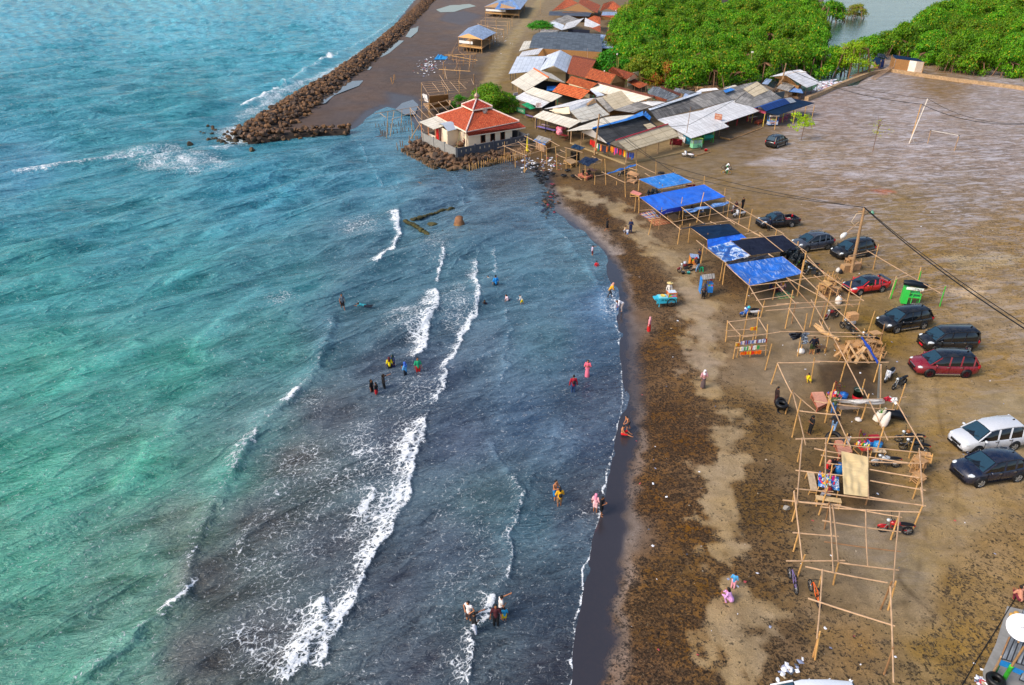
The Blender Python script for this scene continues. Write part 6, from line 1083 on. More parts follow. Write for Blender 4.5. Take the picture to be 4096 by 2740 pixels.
wire([p('B',1150,0,3.2),p('B',1400,190,3.6),tC- Vector((0,0,1.0))],.8,'cable from the short timber post over the prayer house tree to the shop pole',.03)
wire([p('N',480,1568,.05),p('N',640,1290,.05),p('N',920,850,.05),p('N',1210,370,.05),p('N',1400,100,.05)],.0,'black cable running across the bottom right corner of the yard',.022)
def bench(k,a,b,wd,h,label,m=None,legm=None,name='bench',cat='bench',rz=None,planks=3,group=None):
 A_,B_=p(k,*a,h),p(k,*b,h);root=thing(name,(A_.x,A_.y,0),label,cat,group=group);m=m or WOOD;legm=legm or BAM[0];d=(B_- A_).normalized();s_=Vector((-d.y,d.x,0)).normalized()
 tp=MB()
 for i in range(planks):off=(i+.5)/planks- .5;tp.beam(A_+s_*off*wd,B_+s_*off*wd,wd/planks*.92,.035)
 wb(tp,'top',m,root)
 for q in (A_.lerp(B_,.06),A_.lerp(B_,.94)):
  for sg in (-1,1):e_=q+s_*sg*wd*.42;wb(MB().tube([Vector((e_.x,e_.y,0))+s_*sg*.04,e_- Vector((0,0,.02))],.03,6),'leg',legm,root)
  wb(MB().beam(q+s_*wd*.42- Vector((0,0,h*.55)),q- s_*wd*.42- Vector((0,0,h*.55)),.035,.045),'brace',legm,root)
 wb(MB().beam(A_.lerp(B_,.06)+s_*wd*.42- Vector((0,0,h*.5)),A_.lerp(B_,.94)+s_*wd*.42- Vector((0,0,.08)),.035,.045),'brace',legm,root)
 return root
def plat_(k,c4,h,label,m=None,legm=None,n=9,name='platform_bed',cat='sitting platform'):
 a,b,c_,d=[p(k,*q,h) for q in c4];ctr=(a+b+c_+d)/4;root=thing(name,(ctr.x,ctr.y,0),label,cat);m=m or WOOD;legm=legm or BAM[0];tp=MB()
 for i in range(n):t0,t1=i/n,(i+.9)/n;tp.quad(a.lerp(d,t0),b.lerp(c_,t0),b.lerp(c_,t1),a.lerp(d,t1),.03)
 wb(tp,'top',m,root)
 for q in (a,b,c_,d):e_=q.lerp(ctr,.06);wb(MB().tube([Vector((e_.x,e_.y,0)),e_- Vector((0,0,.03))],.045,6),'leg',legm,root)
 for q,r_ in ((a,b),(b,c_),(c_,d),(d,a)):e_=q.lerp(ctr,.06);f_=r_.lerp(ctr,.06);wb(MB().beam(e_- Vector((0,0,.12)),f_- Vector((0,0,.12)),.04,.08),'rail',legm,root);wb(MB().beam(Vector((e_.x,e_.y,.1)),f_- Vector((0,0,.15)),.03,.05),'brace',legm,root)
 return root
plat_('K',[(640,435),(765,380),(705,250),(570,255)],.5,'pinkish slatted sitting platform beside the snack table',WOODP,mat('b86a50',.7))
plat_('K',[(890,985),(1045,950),(985,795),(845,815)],.5,'weathered pink slatted platform with a person in white seated at its end',WOODP,mat('b86a50',.7))
bench('K',(890,440),(1115,430),.45,.55,'grey weathered bench under the white cloth banner',mat('8a7868',.8,.3));bench('K',(555,1180),(600,1395),.42,.5,'long plank bench left of the snack table with the blue cloth',mat('c8b090',.8,.25));bench('K',(620,1478),(915,1520),.4,.5,'bamboo bench below the snack table with the blue cloth',mat('d8b888',.8,.2))
bench('I',(1310,1025),(1455,1005),.35,.5,'dark bench beside the man in camouflage shorts',WOODD);bench('G',(700,765),(850,745),.4,.45,'plank bench under the edge of the big blue tarpaulin',mat('c0a080',.8));bench('G',(830,745),(930,722),.35,.45,'bamboo bench with a seated man in white',BAM[0])
plat_('G',[(555,825),(648,778),(575,735),(490,762)],.4,'low wooden platform beside the rugs',WOOD,BAM[0]);plat_('G',[(60,495),(165,530),(200,505),(95,465)],.6,'pink topped table at the end of the first blue tarpaulin',mat('d88a80',.7),BAM[0])
plat_('C',[(738,1275),(825,1325),(905,1295),(835,1255)],.6,'slatted wooden platform under the dark blue tarpaulin',mat('a88a68',.8,.3),BAM[0]);plat_('C',[(905,1440),(1010,1480),(1080,1450),(985,1415)],.45,'pink platform where two people in black sit, by the tyres',mat('c8765c',.8),mat('c8765c',.8))
bench('C',(1025,1380),(1110,1400),.9,.75,'grubby pinkish table behind the two people in black',mat('a87868',.8,.35),WOODD,'table','table')
bench('C',(440,885),(645,935),.8,.45,'purple checked bench table under the hat stall awning',mat('8a78b8',.8,.3),BAM[0]);bench('C',(300,750),(400,780),.6,.45,'purple checked bench beside the green awning',mat('7a6898',.8,.3),BAM[0]);bench('C',(485,860),(570,885),.5,.6,'second, pinkish bench inside the hat stall',mat('c0a0a0',.8,.3),BAM[0])
bench('C',(660,965),(780,1000),.7,.7,'dark red table in front of the pink hats',mat('8a1a28',.6,.2),mat('8a1a28',.6),'table','table');plat_('D',[(1218,825),(1260,845),(1330,815),(1285,800)],.45,'orange-red low platform between the market hall and the pavilion',mat('d0603c',.7),mat('d0603c',.7))
MAG=mat('c01860',.5)
for i,(x,y,lb) in enumerate([(1520,800,'nearest'),(1560,790,'middle'),(1600,755,'farthest')]):bench('D',(x- 20,y),(x+25,y- 12),.5,.7,'magenta table under the dark flat canopy, %s of three' % lb,MAG,MAG,'table','table',group='magenta tables under the pavilion')
bench('D',(1150,790),(1235,770),.6,.7,'pale table with magenta legs at the end of the market hall',mat('d8c8b8',.7),MAG,'table','table')
plat_('C',[(1480,1425),(1590,1460),(1625,1440),(1520,1400)],.75,'stacked pale wooden tables beside the black motorbike',mat('c8976a',.8),mat('d0a078',.8),6,'table_stack','tables');plat_('C',[(1480,1510),(1560,1535),(1600,1510),(1520,1490)],.3,'low pale wooden shelf below the stacked tables',mat('c8976a',.8),mat('d0a078',.8),6,'shelf','shelf')
def stool_heap(k,cx,cy,rx,ry,n,label,seed,m=None,hmax=1.4,name='stool_heap',cat='stacked stools',s_=.5):
 rr=rnd(seed);ctr=p(k,cx,cy);root=thing(name,tuple(ctr),label,cat);m=m or BAM[0]
 for i in range(n):
  q=p(k,cx+rr.uniform(-rx,rx),cy+rr.uniform(-ry,ry));zb_=rr.uniform(0,hmax*.55);rz=rr.uniform(0,3);mb=MB();w_,d_,h_=s_*rr.uniform(.9,1.7),s_,s_*rr.uniform(.8,1.2)
  flip=rr.random()<.55;M=Matrix.Translation(q+Vector((0,0,zb_))) @ Matrix.Rotation(rz,4,'Z') @ Matrix.Rotation(rr.uniform(-.25,.25)+(math.pi if flip else 0),4,'X');z0=-h_ if flip else 0
  T=lambda v:M @ (Vector(v)+Vector((0,0,z0)))
  mb.quad(T((-w_/2,-d_/2,h_)),T((w_/2,-d_/2,h_)),T((w_/2,d_/2,h_)),T((-w_/2,d_/2,h_)),.04)
  for sx_ in (-1,1):
   for sy_ in (-1,1):mb.beam(T((sx_*w_*.44,sy_*d_*.42,0)),T((sx_*w_*.42,sy_*d_*.4,h_)),.05,.05)
   mb.beam(T((sx_*w_*.43,-d_*.4,h_*.35)),T((sx_*w_*.43,d_*.4,h_*.35)),.035,.045)
  wb(mb,'stool',m if rr.random()<.7 else WOOD,root)
 return root
stool_heap('I',1480,390,90,45,7,'stacked bamboo tables and stools near the red car, under the bare frame',1,s_=.8);stool_heap('I',1500,290,70,15,3,'upturned bamboo benches behind the stacked tables near the red car',11,s_=.6)
stool_heap('H',1170,1060,75,25,9,'upturned stools piled round the foot of the street lamp pole',2,BAM[1],1.0);stool_heap('K',1790,1180,90,60,11,'heap of small yellow wooden stools by the edge of the frame',3,BAM[0],1.6,s_=.42);stool_heap('K',1800,1310,35,25,2,'yellow trestle below the heap of small stools',4,BAM[0],.1,'trestle','trestle',.6)
stool_heap('I',1830,1090,230,75,18,'big jumble of upturned benches and tables under the blue rolled tarpaulin',5,BAM[1],1.3,'furniture_heap','furniture heap',.7)
root=thing('timber_heap',tuple(p('I',1780,1050)),'planks and driftwood leaning over the jumble of benches','timber');rr=rnd(9)
for a,b,r_ in [((1600,1010),(1910,1010),.16),((1800,1200),(1910,1010),.14),((1660,1100),(1740,940),.09),((1700,1180),(1880,1040),.08),((1900,1150),(1820,980),.1),((1640,1060),(1560,1120),.08),((1960,1200),(1860,1050),.07),((1750,1180),(1690,1010),.07),((2000,1160),(1930,1010),.08),((1830,1000),(1960,960),.09),((1720,960),(1840,1160),.07)]:wb(MB().beam(p('I',*a,rr.uniform(.6,1.5)),p('I',*b,rr.uniform(.9,1.6)),r_*2,.06),'plank',rr.choice([WOOD,mat('d0a878',.8,.3)]),root)
root=thing('driftwood_log',tuple(p('I',1420,830)),'long pale split driftwood trunk lying under the frame','driftwood');wb(MB().tube([p('I',1330,760,.25),p('I',1420,830,.25),p('I',1620,930,.2)],[.1,.22,.12],7),'log',mat('c8a070',.9,.3),root);wb(MB().tube([p('I',1340,735,.4),p('I',1430,800,.35)],[.05,.12],6),'limb',mat('c8a070',.9,.3),root)
def box_thing(k,x,y,d,rz,m,label,name='crate',cat='crate',zb=0.):
 q=p(k,x,y);mb=MB();mb.box((0,0,d[2]/2),d);
 for sx_ in (-1,1):mb.box((sx_*d[0]*.5,0,d[2]/2),(.03,d[1]*1.02,.06));mb.box((0,sx_*d[1]*.5,d[2]*.5),(d[0]*1.02,.03,.06))
 o=mb.build(name,m,None,(q.x,q.y,zb));o.rotation_euler=(0,0,rz);return tag(o,label,cat)
box_thing('H',1105,1120,(.95,.6,.75),.3,mat('b08a60',.8,.3),'plywood crate left of the street lamp pole');box_thing('H',1215,1095,(.8,.6,.7),.3,mat('b8906a',.8,.3),'plywood crate right of the street lamp pole')
def sack(k,x,y,r,h,c,label,lean=(0,0),name='sack',cat='sack'):
 r*=.68;h*=.8;q=p(k,x,y);mb=MB();rr=rnd(int(x));L_=Vector((lean[0],lean[1],0));mb.tube([q+Vector((0,0,.02)),q+L_*.2+Vector((0,0,h*.25)),q+L_*.6+Vector((0,0,h*.7)),q+L_+Vector((0,0,h)),q+L_*1.1+Vector((0,0,h*1.12))],[r*.8,r,r*.9,r*.45,r*.3],10);return solo(mb,name,mat(c,.8,.15),label,cat)
sack('H',1020,1125,.35,.5,'d0ccc8','white plastic sack beside the crates at the street lamp pole');sack('H',1050,1145,.28,.5,'1a1a20','black bag beside the crates at the street lamp pole');sack('I',1600,505,.45,.9,'e4dcd4','fat white sack beside the stacked bamboo tables');sack('K',1310,590,.42,1.1,'e8dccc','white sack stuffed with green leaves, leaning left',(.5,.1));sack('K',1395,650,.38,1.2,'e4d8cc','white printed sack with a red mouth, beside the black covered bike',(.25,.1));sack('I',1170,1075,.45,.45,'e0dcd8','white sack spread open behind the man in camouflage shorts');sack('K',1110,585,.35,.25,'d8d0c8','flat white bag on the ground by the bamboo post')
lf=thing('leek_bunch',tuple(p('K',1370,500,.9)),'green leaves sticking out of the white sack','leaves');rr=rnd(2)
for i in range(14):q=p('K',1372+rr.uniform(-14,14),500,1.05);wb(MB().tube([q,q+Vector((rr.uniform(-.2,.2),rr.uniform(-.1,.1),rr.uniform(.2,.45)))],[.02,.008],4),'leaf',mat('3f8a30',.6),lf)
cb=MB();cq=p('K',1500,610);cb.tube([cq+Vector((-.8,.4,.3)),cq+Vector((-.4,.3,.55)),cq+Vector((.3,.1,.6)),cq+Vector((.75,-.1,.4))],[.2,.34,.34,.2],12);solo(cb,'covered_bike',mat('0d1016',.35,.3,bump=.6),'motorbike shrouded in a shiny black cover behind the white sacks','covered motorbike')
def bucket(k,x,y,r,h,c,label,name='bucket',cat='bucket',lid=False,zb=0.):
 q=p(k,x,y,zb);root=thing(name,tuple(q),label,cat);mb=MB();mb.lathe(q,[(0,0),(r*.82,0),(r,h),(r*1.06,h),(r*1.06,h+.03),(r*.95,h+.03),(r*.85,h*.3),(0,h*.3)] if not lid else [(0,0),(r*.85,0),(r,h*.5),(r,h),(0,h)],14);wb(mb,'body',mat(c,.35,.1),root)
 if lid:wb(MB().lathe(q,[(r*1.05,h),(r*1.05,h+.05),(r*.4,h+.07),(r*.35,h+.14),(0,h+.15)],14),'lid',mat(c,.35,.1),root)
 else:wb(MB().tube([q+Vector((-r,0,h)),q+Vector((-r*.6,0,h+.12)),q+Vector((r*.6,0,h+.12)),q+Vector((r,0,h))],.012,4),'handle',mat('c0c0c0',.4),root)
 return root
bucket('K',875,1200,.3,.6,'1f6fb8','big blue lidded bucket beside the snack table with the blue cloth',lid=True);bucket('K',930,345,.27,.5,'1c62b4','blue water jug behind the white cloth banner','jug','jug',True);bucket('K',1320,925,.26,.55,'2a86c8','light blue lidded barrel on the little bench','barrel','barrel',True);bucket('K',1240,890,.24,.45,'1e5fa8','round blue water jug beside the snack rack','jug','jug',True)
bucket('Q',1505,855,.17,.2,'141820','small black bucket on the sand by the food motorbike');bucket('Q',1580,857,.17,.2,'2a9a9a','small teal bucket on the sand by the food motorbike');bucket('K',1095,330,.34,.75,'1f3a30','tall dark bin full of leaves with a red and white base','bin','bin');wb(MB().lathe(p('K',1095,332),[(.33,0),(.345,.3)],12),'red_base',mat('c82030',.6),[k for k in bpy.data.objects if k.get('label','').startswith('tall dark bin')][0])
box_thing('K',1270,880,(.7,.45,.45),.1,mat('a01828',.5),'dark red cool box behind the light blue barrel','cool_box','cool box',.3);bench('K',(1250,930),(1430,940),.4,.5,'small bench carrying the light blue barrel',mat('c8b090',.8),BAM[0]);box_thing('I',1735,780,(.8,.6,.6),.2,mat('c89868',.8,.25),'cardboard box on a parked motorbike by the long poles','cardboard_box','box',.75);sack('I',1775,740,.35,.45,'e0d8d0','white bag beside the cardboard box on the motorbike')
t=NT('packets');g=t.n('TexCoord',out=3);vv=t.n('TexVoronoi',{'Vector':g,'Scale':9},1);PACK=t.fin(t.n('HueSaturation',{'Saturation':1.6,'Value':1.0,'Color':t.mix(.35,vv,(.9,.45,.15,1))}),.4)
t=NT('blue_print_cloth');g=t.n('TexCoord',out=3);vv=t.noise(g,3.2,3,.6);BCL=t.fin(t.ramp(vv,[(.4,'1a5fc0'),(.48,'3a9fe0'),(.53,'e8f0f8'),(.6,'1a4fae')]),.5)
def snack_table(k,a,b,wd,label,cloth,seed,n=26):
 root=bench(k,a,b,wd,.75,label,cloth,BAM[0],'snack_table','stall table',planks=1);A_,B_=p(k,*a,.75),p(k,*b,.75);d=(B_- A_);s_=Vector((-d.y,d.x,0)).normalized();rr=rnd(seed);cols=['e02020','f0c020','f07820','2060d0','e8e8e8','20a040','d02080','f0e060']
 for i in range(n):
  q=A_+d*rr.uniform(.06,.94)+s_*rr.uniform(-.42,.42)*wd;h_=rr.uniform(.08,.26);c=mat(rr.choice(cols),.35,.1)
  if rr.random()<.45:wb(MB().lathe(q,[(.04,0),(.045,h_*.7),(.02,h_*.85),(.02,h_),(0,h_)],8),'bottle',c,root)
  else:wb(MB().box(q+Vector((0,0,h_/2)),(.12,.08,h_),rz=rr.uniform(0,3)),'packet',c,root)
 return root
snack_table('K',(765,1220),(770,1375),1.25,'snack table with a blue and white printed cloth under the frame',BCL,1,30);snack_table('K',(1110,900),(1235,880),.9,'snack stall of packets and bottles beside the water jugs',mat('a04a38',.8),2,26);snack_table('K',(770,290),(900,280),.7,'snack stall with a tall rack of yellow packets, behind the pink platform',mat('a04a58',.8),3,16)
def packet_rack(k,f0,f1,t_,label,seed,h=1.7):
 a,b=p(k,*f0),p(k,*f1);root=thing('packet_rack',tuple(a),label,'packet rack');bk=MB();tt=p(k,*t_,h);bk.add([a+Vector((0,0,.7)),b+Vector((0,0,.7)),tt],[(0,1,2)]);nn=Vector((.0,.05,0));bk.add([a+nn+Vector((0,0,.7)),tt+nn,b+nn+Vector((0,0,.7))],[(0,1,2)]);wb(bk,'hanging_packets',PACK,root)
 for q in (a,b):wb(MB().tube([q,tt],.03,5),'leg',mat('a05040',.7),root)
packet_rack('K',(1105,880),(1215,870),(1140,695),'triangular rack hung with bright packets beside the water jugs',1);packet_rack('K',(850,290),(940,290),(850,130),'triangular rack of yellow and white packets behind the pink platform',2)
root=thing('hanging_goods',tuple(p('I',600,1100)),'bright snack packets and toys hung in rows on the bamboo rack','hanging goods');rr=rnd(4)
for (x0,y0,x1,y1,z_,n_,cs) in [(590,800,665,795,1.35,7,['f0c020','e08020','b02040']),(480,965,780,935,1.45,22,['e8e8ec','d8e0f0','6a7ab0','e0d0d0','901828']),(470,1035,700,1010,1.0,14,['c02030','e8d0a0','e0e0e0','3a9a50']),(430,985,470,975,1.2,4,['f0c030','e04020']),(480,1085,720,1070,.55,14,['f0c020','e03020','f07010'])]:
 for i in range(n_):q=p('I',x0+(x1- x0)*i/n_,y0+(y1- y0)*i/n_,z_);wb(MB().box(q,(.1,.06,rr.uniform(.22,.36)),rz=rr.uniform(-.4,.4)),'packet',mat(rr.choice(cs),.35,.1),root)
def rug(k,c4,cols,label,th=.02,wv=9):
 t=NT('rug_'+cols[0]);uv=t.n('TexCoord',out=2);sx_=t.n('SeparateXYZ',{0:uv},0);sy_=t.n('SeparateXYZ',{0:uv},1);fx_=t.math('FRACT',t.math('MULTIPLY',sx_,1.1));fy_=t.math('FRACT',t.math('MULTIPLY',sy_,1.6));st=[(i/len(cols),c) for i,c in enumerate(cols)]
 m=t.fin(t.mix(.45,t.ramp(fx_,st,'CONSTANT'),t.ramp(fy_,st,'CONSTANT')),.9);return solo(MB().quad(*[p(k,*q,th) for q in c4],.015),'rug',m,label,'rug')
rug('G',[(165,740),(272,805),(408,785),(330,698)],['1a2a6a','c04030','e8d8a0','284a9a','b8c0d8'],'tartan picnic rug of blue, cream and red');rug('G',[(265,812),(345,882),(545,848),(420,790)],['a04a28','d8a878','8a3a24','c08058'],'rust and tan striped rug below the tartan one');rug('I',[(870,400),(905,455),(1100,435),(990,340)],['1f6a4a','b8b070','2a8a6a','8a9a50'],'green and yellow checked mat under the seated picnickers')
def tyre(k,x,y,r,label,group=None,tilt=(0,0),z_=0.06,rt=.13,name='inner_tube',cat='inner tube'):
 (r,rt)=(r*.66,rt*.72) if k in 'KN' else (r*.8,rt*.85);q=p(k,x,y,z_*(.72 if k in 'KN' else 1));mb=MB();mb.smooth=True;n,m_=22,9;vs=[Vector(((r+rt*math.cos(b))*math.cos(a),(r+rt*math.cos(b))*math.sin(a),rt*math.sin(b))) for a in [6.2832*i/n for i in range(n)] for b in [6.2832*j/m_ for j in range(m_)]]
 M=Matrix.Rotation(tilt[0],3,'X') @ Matrix.Rotation(tilt[1],3,'Y');mb.add([M @ v+Vector((0,0,rt)) for v in vs],[(i*m_+j,i*m_+(j+1) % m_,((i+1) % n)*m_+(j+1) % m_,((i+1) % n)*m_+j) for i in range(n) for j in range(m_)])
 return tag(mb.build(name,BLK if cat !='x' else BLK,None,q),label,cat,group)
gt='black inner tubes at the corner of the waterline'
for x,y in [(428,1472),(455,1440),(448,1425),(510,1458),(548,1432),(610,1445),(470,1515),(530,1505),(483,1548),(495,1490)]:tyre('C',x,y,.42,'black inner tube lying in the cluster at the corner of the waterline',gt)
for x,y in [(365,1352),(428,1340),(412,1385)]:tyre('C',x,y,.4,'black inner tube half buried behind the main cluster','half buried inner tubes',z_=-.04)
for x,y,lb in [(785,1405,'black inner tube round the foot of a bamboo post'),(740,1465,'lone black inner tube between the cluster and the pink platform'),(855,1470,'black inner tube beside the sloping stick'),(905,1500,'dark bicycle tyre in front of the pink platform')]:tyre('C',x,y,.42,lb,rt=.13 if 'bicycle' not in lb else .05)
for i in range(4):tyre('K',222,425- i*3,.5,['lowest','second','third','topmost'][i]+' of the inner tubes stacked beside the bamboo post','stacked inner tubes',z_=.0+i*.3,rt=.17)
tyre('K',205,400,.5,'inner tube held upright beside the man in the dark shirt',None,(1.1,.2),.55,.15);tyre('K',225,490,.45,'flat dark inner tube in front of the stacked ones',None,(.25,0),-.05,.09);tyre('K',820,820,.6,'large black inner tube leaning by the weathered platform',None,(.7,-.3),.2,.2)
for i in range(3):tyre('N',890,1560- i*18,.42,['lowest','middle','topmost'][i]+' black inner tube of the stack in the bottom right corner','inner tubes in the bottom corner',z_=.1+i*.26,rt=.17)
for i in range(2):tyre('G',415+i*10,275,.4,['left','right'][i]+' black inner tube behind the first blue tarpaulin',None,z_=.05)
def garments(k,x0,y0,x1,y1,z_,n,cols,label,seed,h=1.05):
 a,b=p(k,x0,y0,z_),p(k,x1,y1,z_);root=thing('clothes_rail',(a.x,a.y,0),label,'hanging clothes');wb(MB().tube([a,b],.025,5),'rail',BAM[3],root);rr=rnd(seed);d=(b- a).normalized()
 for i in range(n):
  q=a.lerp(b,(i+.5)/n);w_=(b- a).length/n*.75;hh=h*rr.uniform(.7,1.1);mb=MB();s_=Vector((-d.y,d.x,0));m=mat(rr.choice(cols),.8,.25)
  mb.add([q- d*w_*.2,q+d*w_*.2,q+d*w_*.55- Vector((0,0,hh*.25)),q+d*w_*.6- Vector((0,0,hh)),q- d*w_*.6- Vector((0,0,hh)),q- d*w_*.55- Vector((0,0,hh*.25))],[(0,1,2,3,4,5)]);mb.add([v_+s_*.06 for v_ in [Vector(x) for x in mb.v[:6]]][::-1],[(0,1,2,3,4,5)]);wb(mb,'garment',m,root)
 return root
gc=['d06018','e8c030','c02020','2040a0','207848','e8e0d0','601838','d04880','303040','e89020']
garments('C',1045,1035,1110,1055,1.95,4,['d82818','c02018','20304a'],'red garments hanging at the left of the black-roofed shop',1);garments('C',1110,1075,1250,1120,1.9,10,gc,'row of mixed batik clothes under the black roof',2);garments('C',1270,1110,1460,1165,1.8,13,gc,'row of orange and dark clothes under the grey end slope',3);garments('C',1470,1180,1560,1190,1.6,6,['3060c0','e8e8f0','2048a0','802040'],'blue and white shirts hanging by the corner post of the beige shop',4)
hs=thing('hat_display',tuple(p('C',700,990)),'cluster of pink and white sun hats hanging under the awning','hats');rr=rnd(8)
for i in range(12):q=p('C',700+rr.uniform(-35,50),930+rr.uniform(-35,35),1.6);wb(MB().lathe(q,[(.0,.12),(.14,.1),(.16,0),(.34,-.04),(.34,-.06),(0,-.05)],12,axis=(rr.uniform(-.4,.4),-1,rr.uniform(.2,.8))),'hat',mat(rr.choice(['e88a98','f0b8b8','f0ddd0','d86078']),.8,.1),hs)
sag_sheet('red_cloth',[p('D',228,1100,.6),p('D',370,1110,.6),p('D',380,1040,1.8),p('D',240,1020,1.8)],TM['red'],None,'dark red cloth hung between the posts of the beige shop','cloth',sag=.2,ripple=.1)
def signboard(k,c4,zs,m,label,lines,lc,cat='sign',name='signboard',tsz=.3,posts=()):
 a,b,c_,d=[p(k,*q,z_) for q,z_ in zip(c4,zs)];d=Vector((a.x,a.y,zs[3]));c_=Vector((b.x,b.y,zs[2]));root=thing(name,(a.x,a.y,0),label,cat);wb(MB().beam((a+d)/2,(b+c_)/2,.05,zs[2]- zs[1]),'panel',m,root);rt=(b- a);n_=rt.cross(Vector((0,0,1))).normalized()
 if n_.y>0:n_=-n_
 for i,s_ in enumerate(lines):text_part(root,s_,(a+b+c_+d)/4+n_*.04+Vector((0,0,(zs[2]- zs[1])*(.5- (i+.5)/len(lines))*.85)),rt,Vector((0,0,1)),tsz,lc)
 for q,t_ in posts:wb(MB().tube([p(k,*q),p(k,*q,t_)],.04,6),'post',BAM[3],root)
 return root
REDT=mat('a01818',.6)
signboard('C',[(415,670),(480,670),(480,610),(415,610)],(2.0,2.0,2.9,2.9),mat('f0ece8',.6,.05),'white sign with red lettering on the post beside the green awning',['LADY','MAKAN','IKAN'],REDT,tsz=.3,posts=[((413,780),2.9),((482,770),2.9)])
signboard('C',[(153,545),(207,535),(207,490),(153,500)],(1.9,1.9,2.6,2.6),mat('f0ece8',.6,.05),'small white sign with red lettering at the corner of the stepped-roof stall',['WARUNG','BAKAR'],REDT,tsz=.24,posts=[((150,640),2.6)])
signboard('C',[(195,715),(290,745),(290,705),(195,675)],(.15,.15,.95,.95),GRN,'green front board lettered BAKSO below the stepped-roof stall',['BAKSO'],mat('d8e8d0',.6),tsz=.6)
signboard('D',[(748,800),(832,815),(835,762),(755,742)],(2.6,2.6,3.5,3.5),mat('a0644c',.8,.4),'rusty brown signboard standing above the white roof sheets',['WARUNG','IKAN'],mat('d8c0a8',.7),tsz=.3,posts=[((745,860),3.4),((830,880),3.4)])
bn=tarp('D',[(400,1085),(475,1100),(488,1015),(385,975)],[.5,.5,1.9,2.1],mat('3aa0c0',.5,.35),'light blue printed banner between the red cloth and the green cart',.05,.04,31,'banner');tarp('D',[(335,1020),(400,1080),(420,985),(310,935)],[1.3,.9,2.0,2.2],'white','white cloth banner above the red cloth',.05,.06,32,'banner')
# ================================================================ cars
def paint(c,rough=.22,metal=.0,spec=.6):
 t=NT('car_paint_'+c);g=t.n('TexCoord',out=3);a=t.noise(g,3,4,.6);b=t.noise(g,40,2)
 return t.fin(t.mix(t.math('MULTIPLY',t.mapr(a,.45,.75),.12),lin(c)+(1,),(.25,.2,.13,1)),t.mapr(a,.3,.7,rough,rough+.14),None,metal,spec,**{'Coat Weight':.5,'Coat Roughness':.08})
RIM=mat('b4b8bc',.35,.1,.7,name='alloy_rim');TYRE=mat('17171a',.8,.25,name='tyre_rubber');HLT=mat('dfe6ea',.15,.05,.2,name='headlight_glass',spec=.8);TLT=mat('b01020',.2,.1,name='tail_light_red');CHR=mat('c8ccd0',.2,.05,.9,name='chrome');CGL=mat('0a0f14',.05,.1,name='car_glass',spec=1.0);CGW=mat('1c3a4a',.06,.15,name='windscreen_glass',spec=1.0);PLT=mat('101012',.5,name='number_plate');PLR=mat('c01020',.5,name='red_plate')
def loft(mb,secs):
 n=len(secs[0]);vs=[q for s_ in secs for q in s_];s0=mb.smooth;mb.smooth=True
 mb.add(vs,[(i*n+j,i*n+(j+1) % n,(i+1)*n+(j+1) % n,(i+1)*n+j) for i in range(len(secs)- 1) for j in range(n)]);mb.add(secs[0],[tuple(range(n))[::-1]]);mb.add(secs[-1],[tuple(range(n))]);mb.smooth=s0;return mb
CT=dict(
mpv=(4.6,[(2.3,.42,.62,.62),(2.22,.28,.8,.78),(1.9,.24,.98,.86),(1.25,.24,1.08,.88),(.3,.24,1.06,.89),(-1.2,.24,1.08,.89),(-2.0,.26,1.08,.87),(-2.24,.34,1.04,.82),(-2.3,.5,.9,.7)],[(1.42,1.02,1.06,.8,.78),(.62,1.02,1.62,.82,.64),(.3,1.02,1.74,.83,.66),(-.8,1.02,1.8,.83,.66),(-1.75,1.02,1.74,.82,.64),(-2.2,1.02,1.2,.78,.7)],2.7,.34),
suv=(4.4,[(2.2,.45,.68,.62),(2.12,.3,.86,.78),(1.8,.26,1.0,.87),(1.1,.26,1.08,.89),(.2,.26,1.08,.9),(-1.2,.26,1.12,.9),(-1.9,.3,1.12,.87),(-2.12,.4,1.06,.8),(-2.2,.55,.95,.7)],[(1.25,1.04,1.08,.8,.78),(.45,1.04,1.56,.82,.66),(.1,1.04,1.66,.83,.66),(-.9,1.04,1.66,.83,.65),(-1.5,1.04,1.54,.8,.6),(-2.05,1.08,1.16,.74,.66)],2.6,.36),
sedan=(4.3,[(2.15,.42,.6,.6),(2.06,.26,.72,.76),(1.7,.22,.82,.83),(1.0,.22,.9,.85),(.1,.22,.92,.86),(-1.0,.22,.94,.86),(-1.7,.24,.96,.84),(-2.05,.32,.94,.78),(-2.15,.48,.8,.66)],[(1.0,.88,.92,.76,.74),(.3,.88,1.28,.78,.6),(-.05,.88,1.36,.79,.6),(-.8,.88,1.36,.79,.6),(-1.1,.88,1.26,.78,.58),(-1.65,.92,.98,.74,.66)],2.45,.31),
van=(4.3,[(2.1,.42,.72,.66),(2.04,.28,.92,.78),(1.7,.26,1.06,.82),(1.0,.26,1.14,.83),(.1,.26,1.12,.84),(-1.2,.26,1.12,.84),(-1.9,.28,1.12,.83),(-2.08,.36,1.08,.8),(-2.12,.5,.98,.74)],[(1.5,1.06,1.12,.78,.76),(.85,1.06,1.68,.79,.68),(.55,1.06,1.82,.8,.7),(-.8,1.06,1.86,.8,.7),(-1.85,1.06,1.84,.8,.7),(-2.08,1.06,1.2,.79,.75)],2.6,.32),
pickup=(4.8,[(2.4,.45,.66,.62),(2.3,.3,.84,.76),(1.9,.28,.94,.82),(1.1,.28,1.02,.84),(.2,.28,1.02,.84),(-.42,.28,1.0,.84)],[(1.15,.98,1.04,.78,.76),(.5,.98,1.46,.8,.64),(.25,.98,1.56,.8,.64),(-.25,.98,1.56,.8,.64),(-.42,.98,1.4,.8,.66)],2.8,.33))
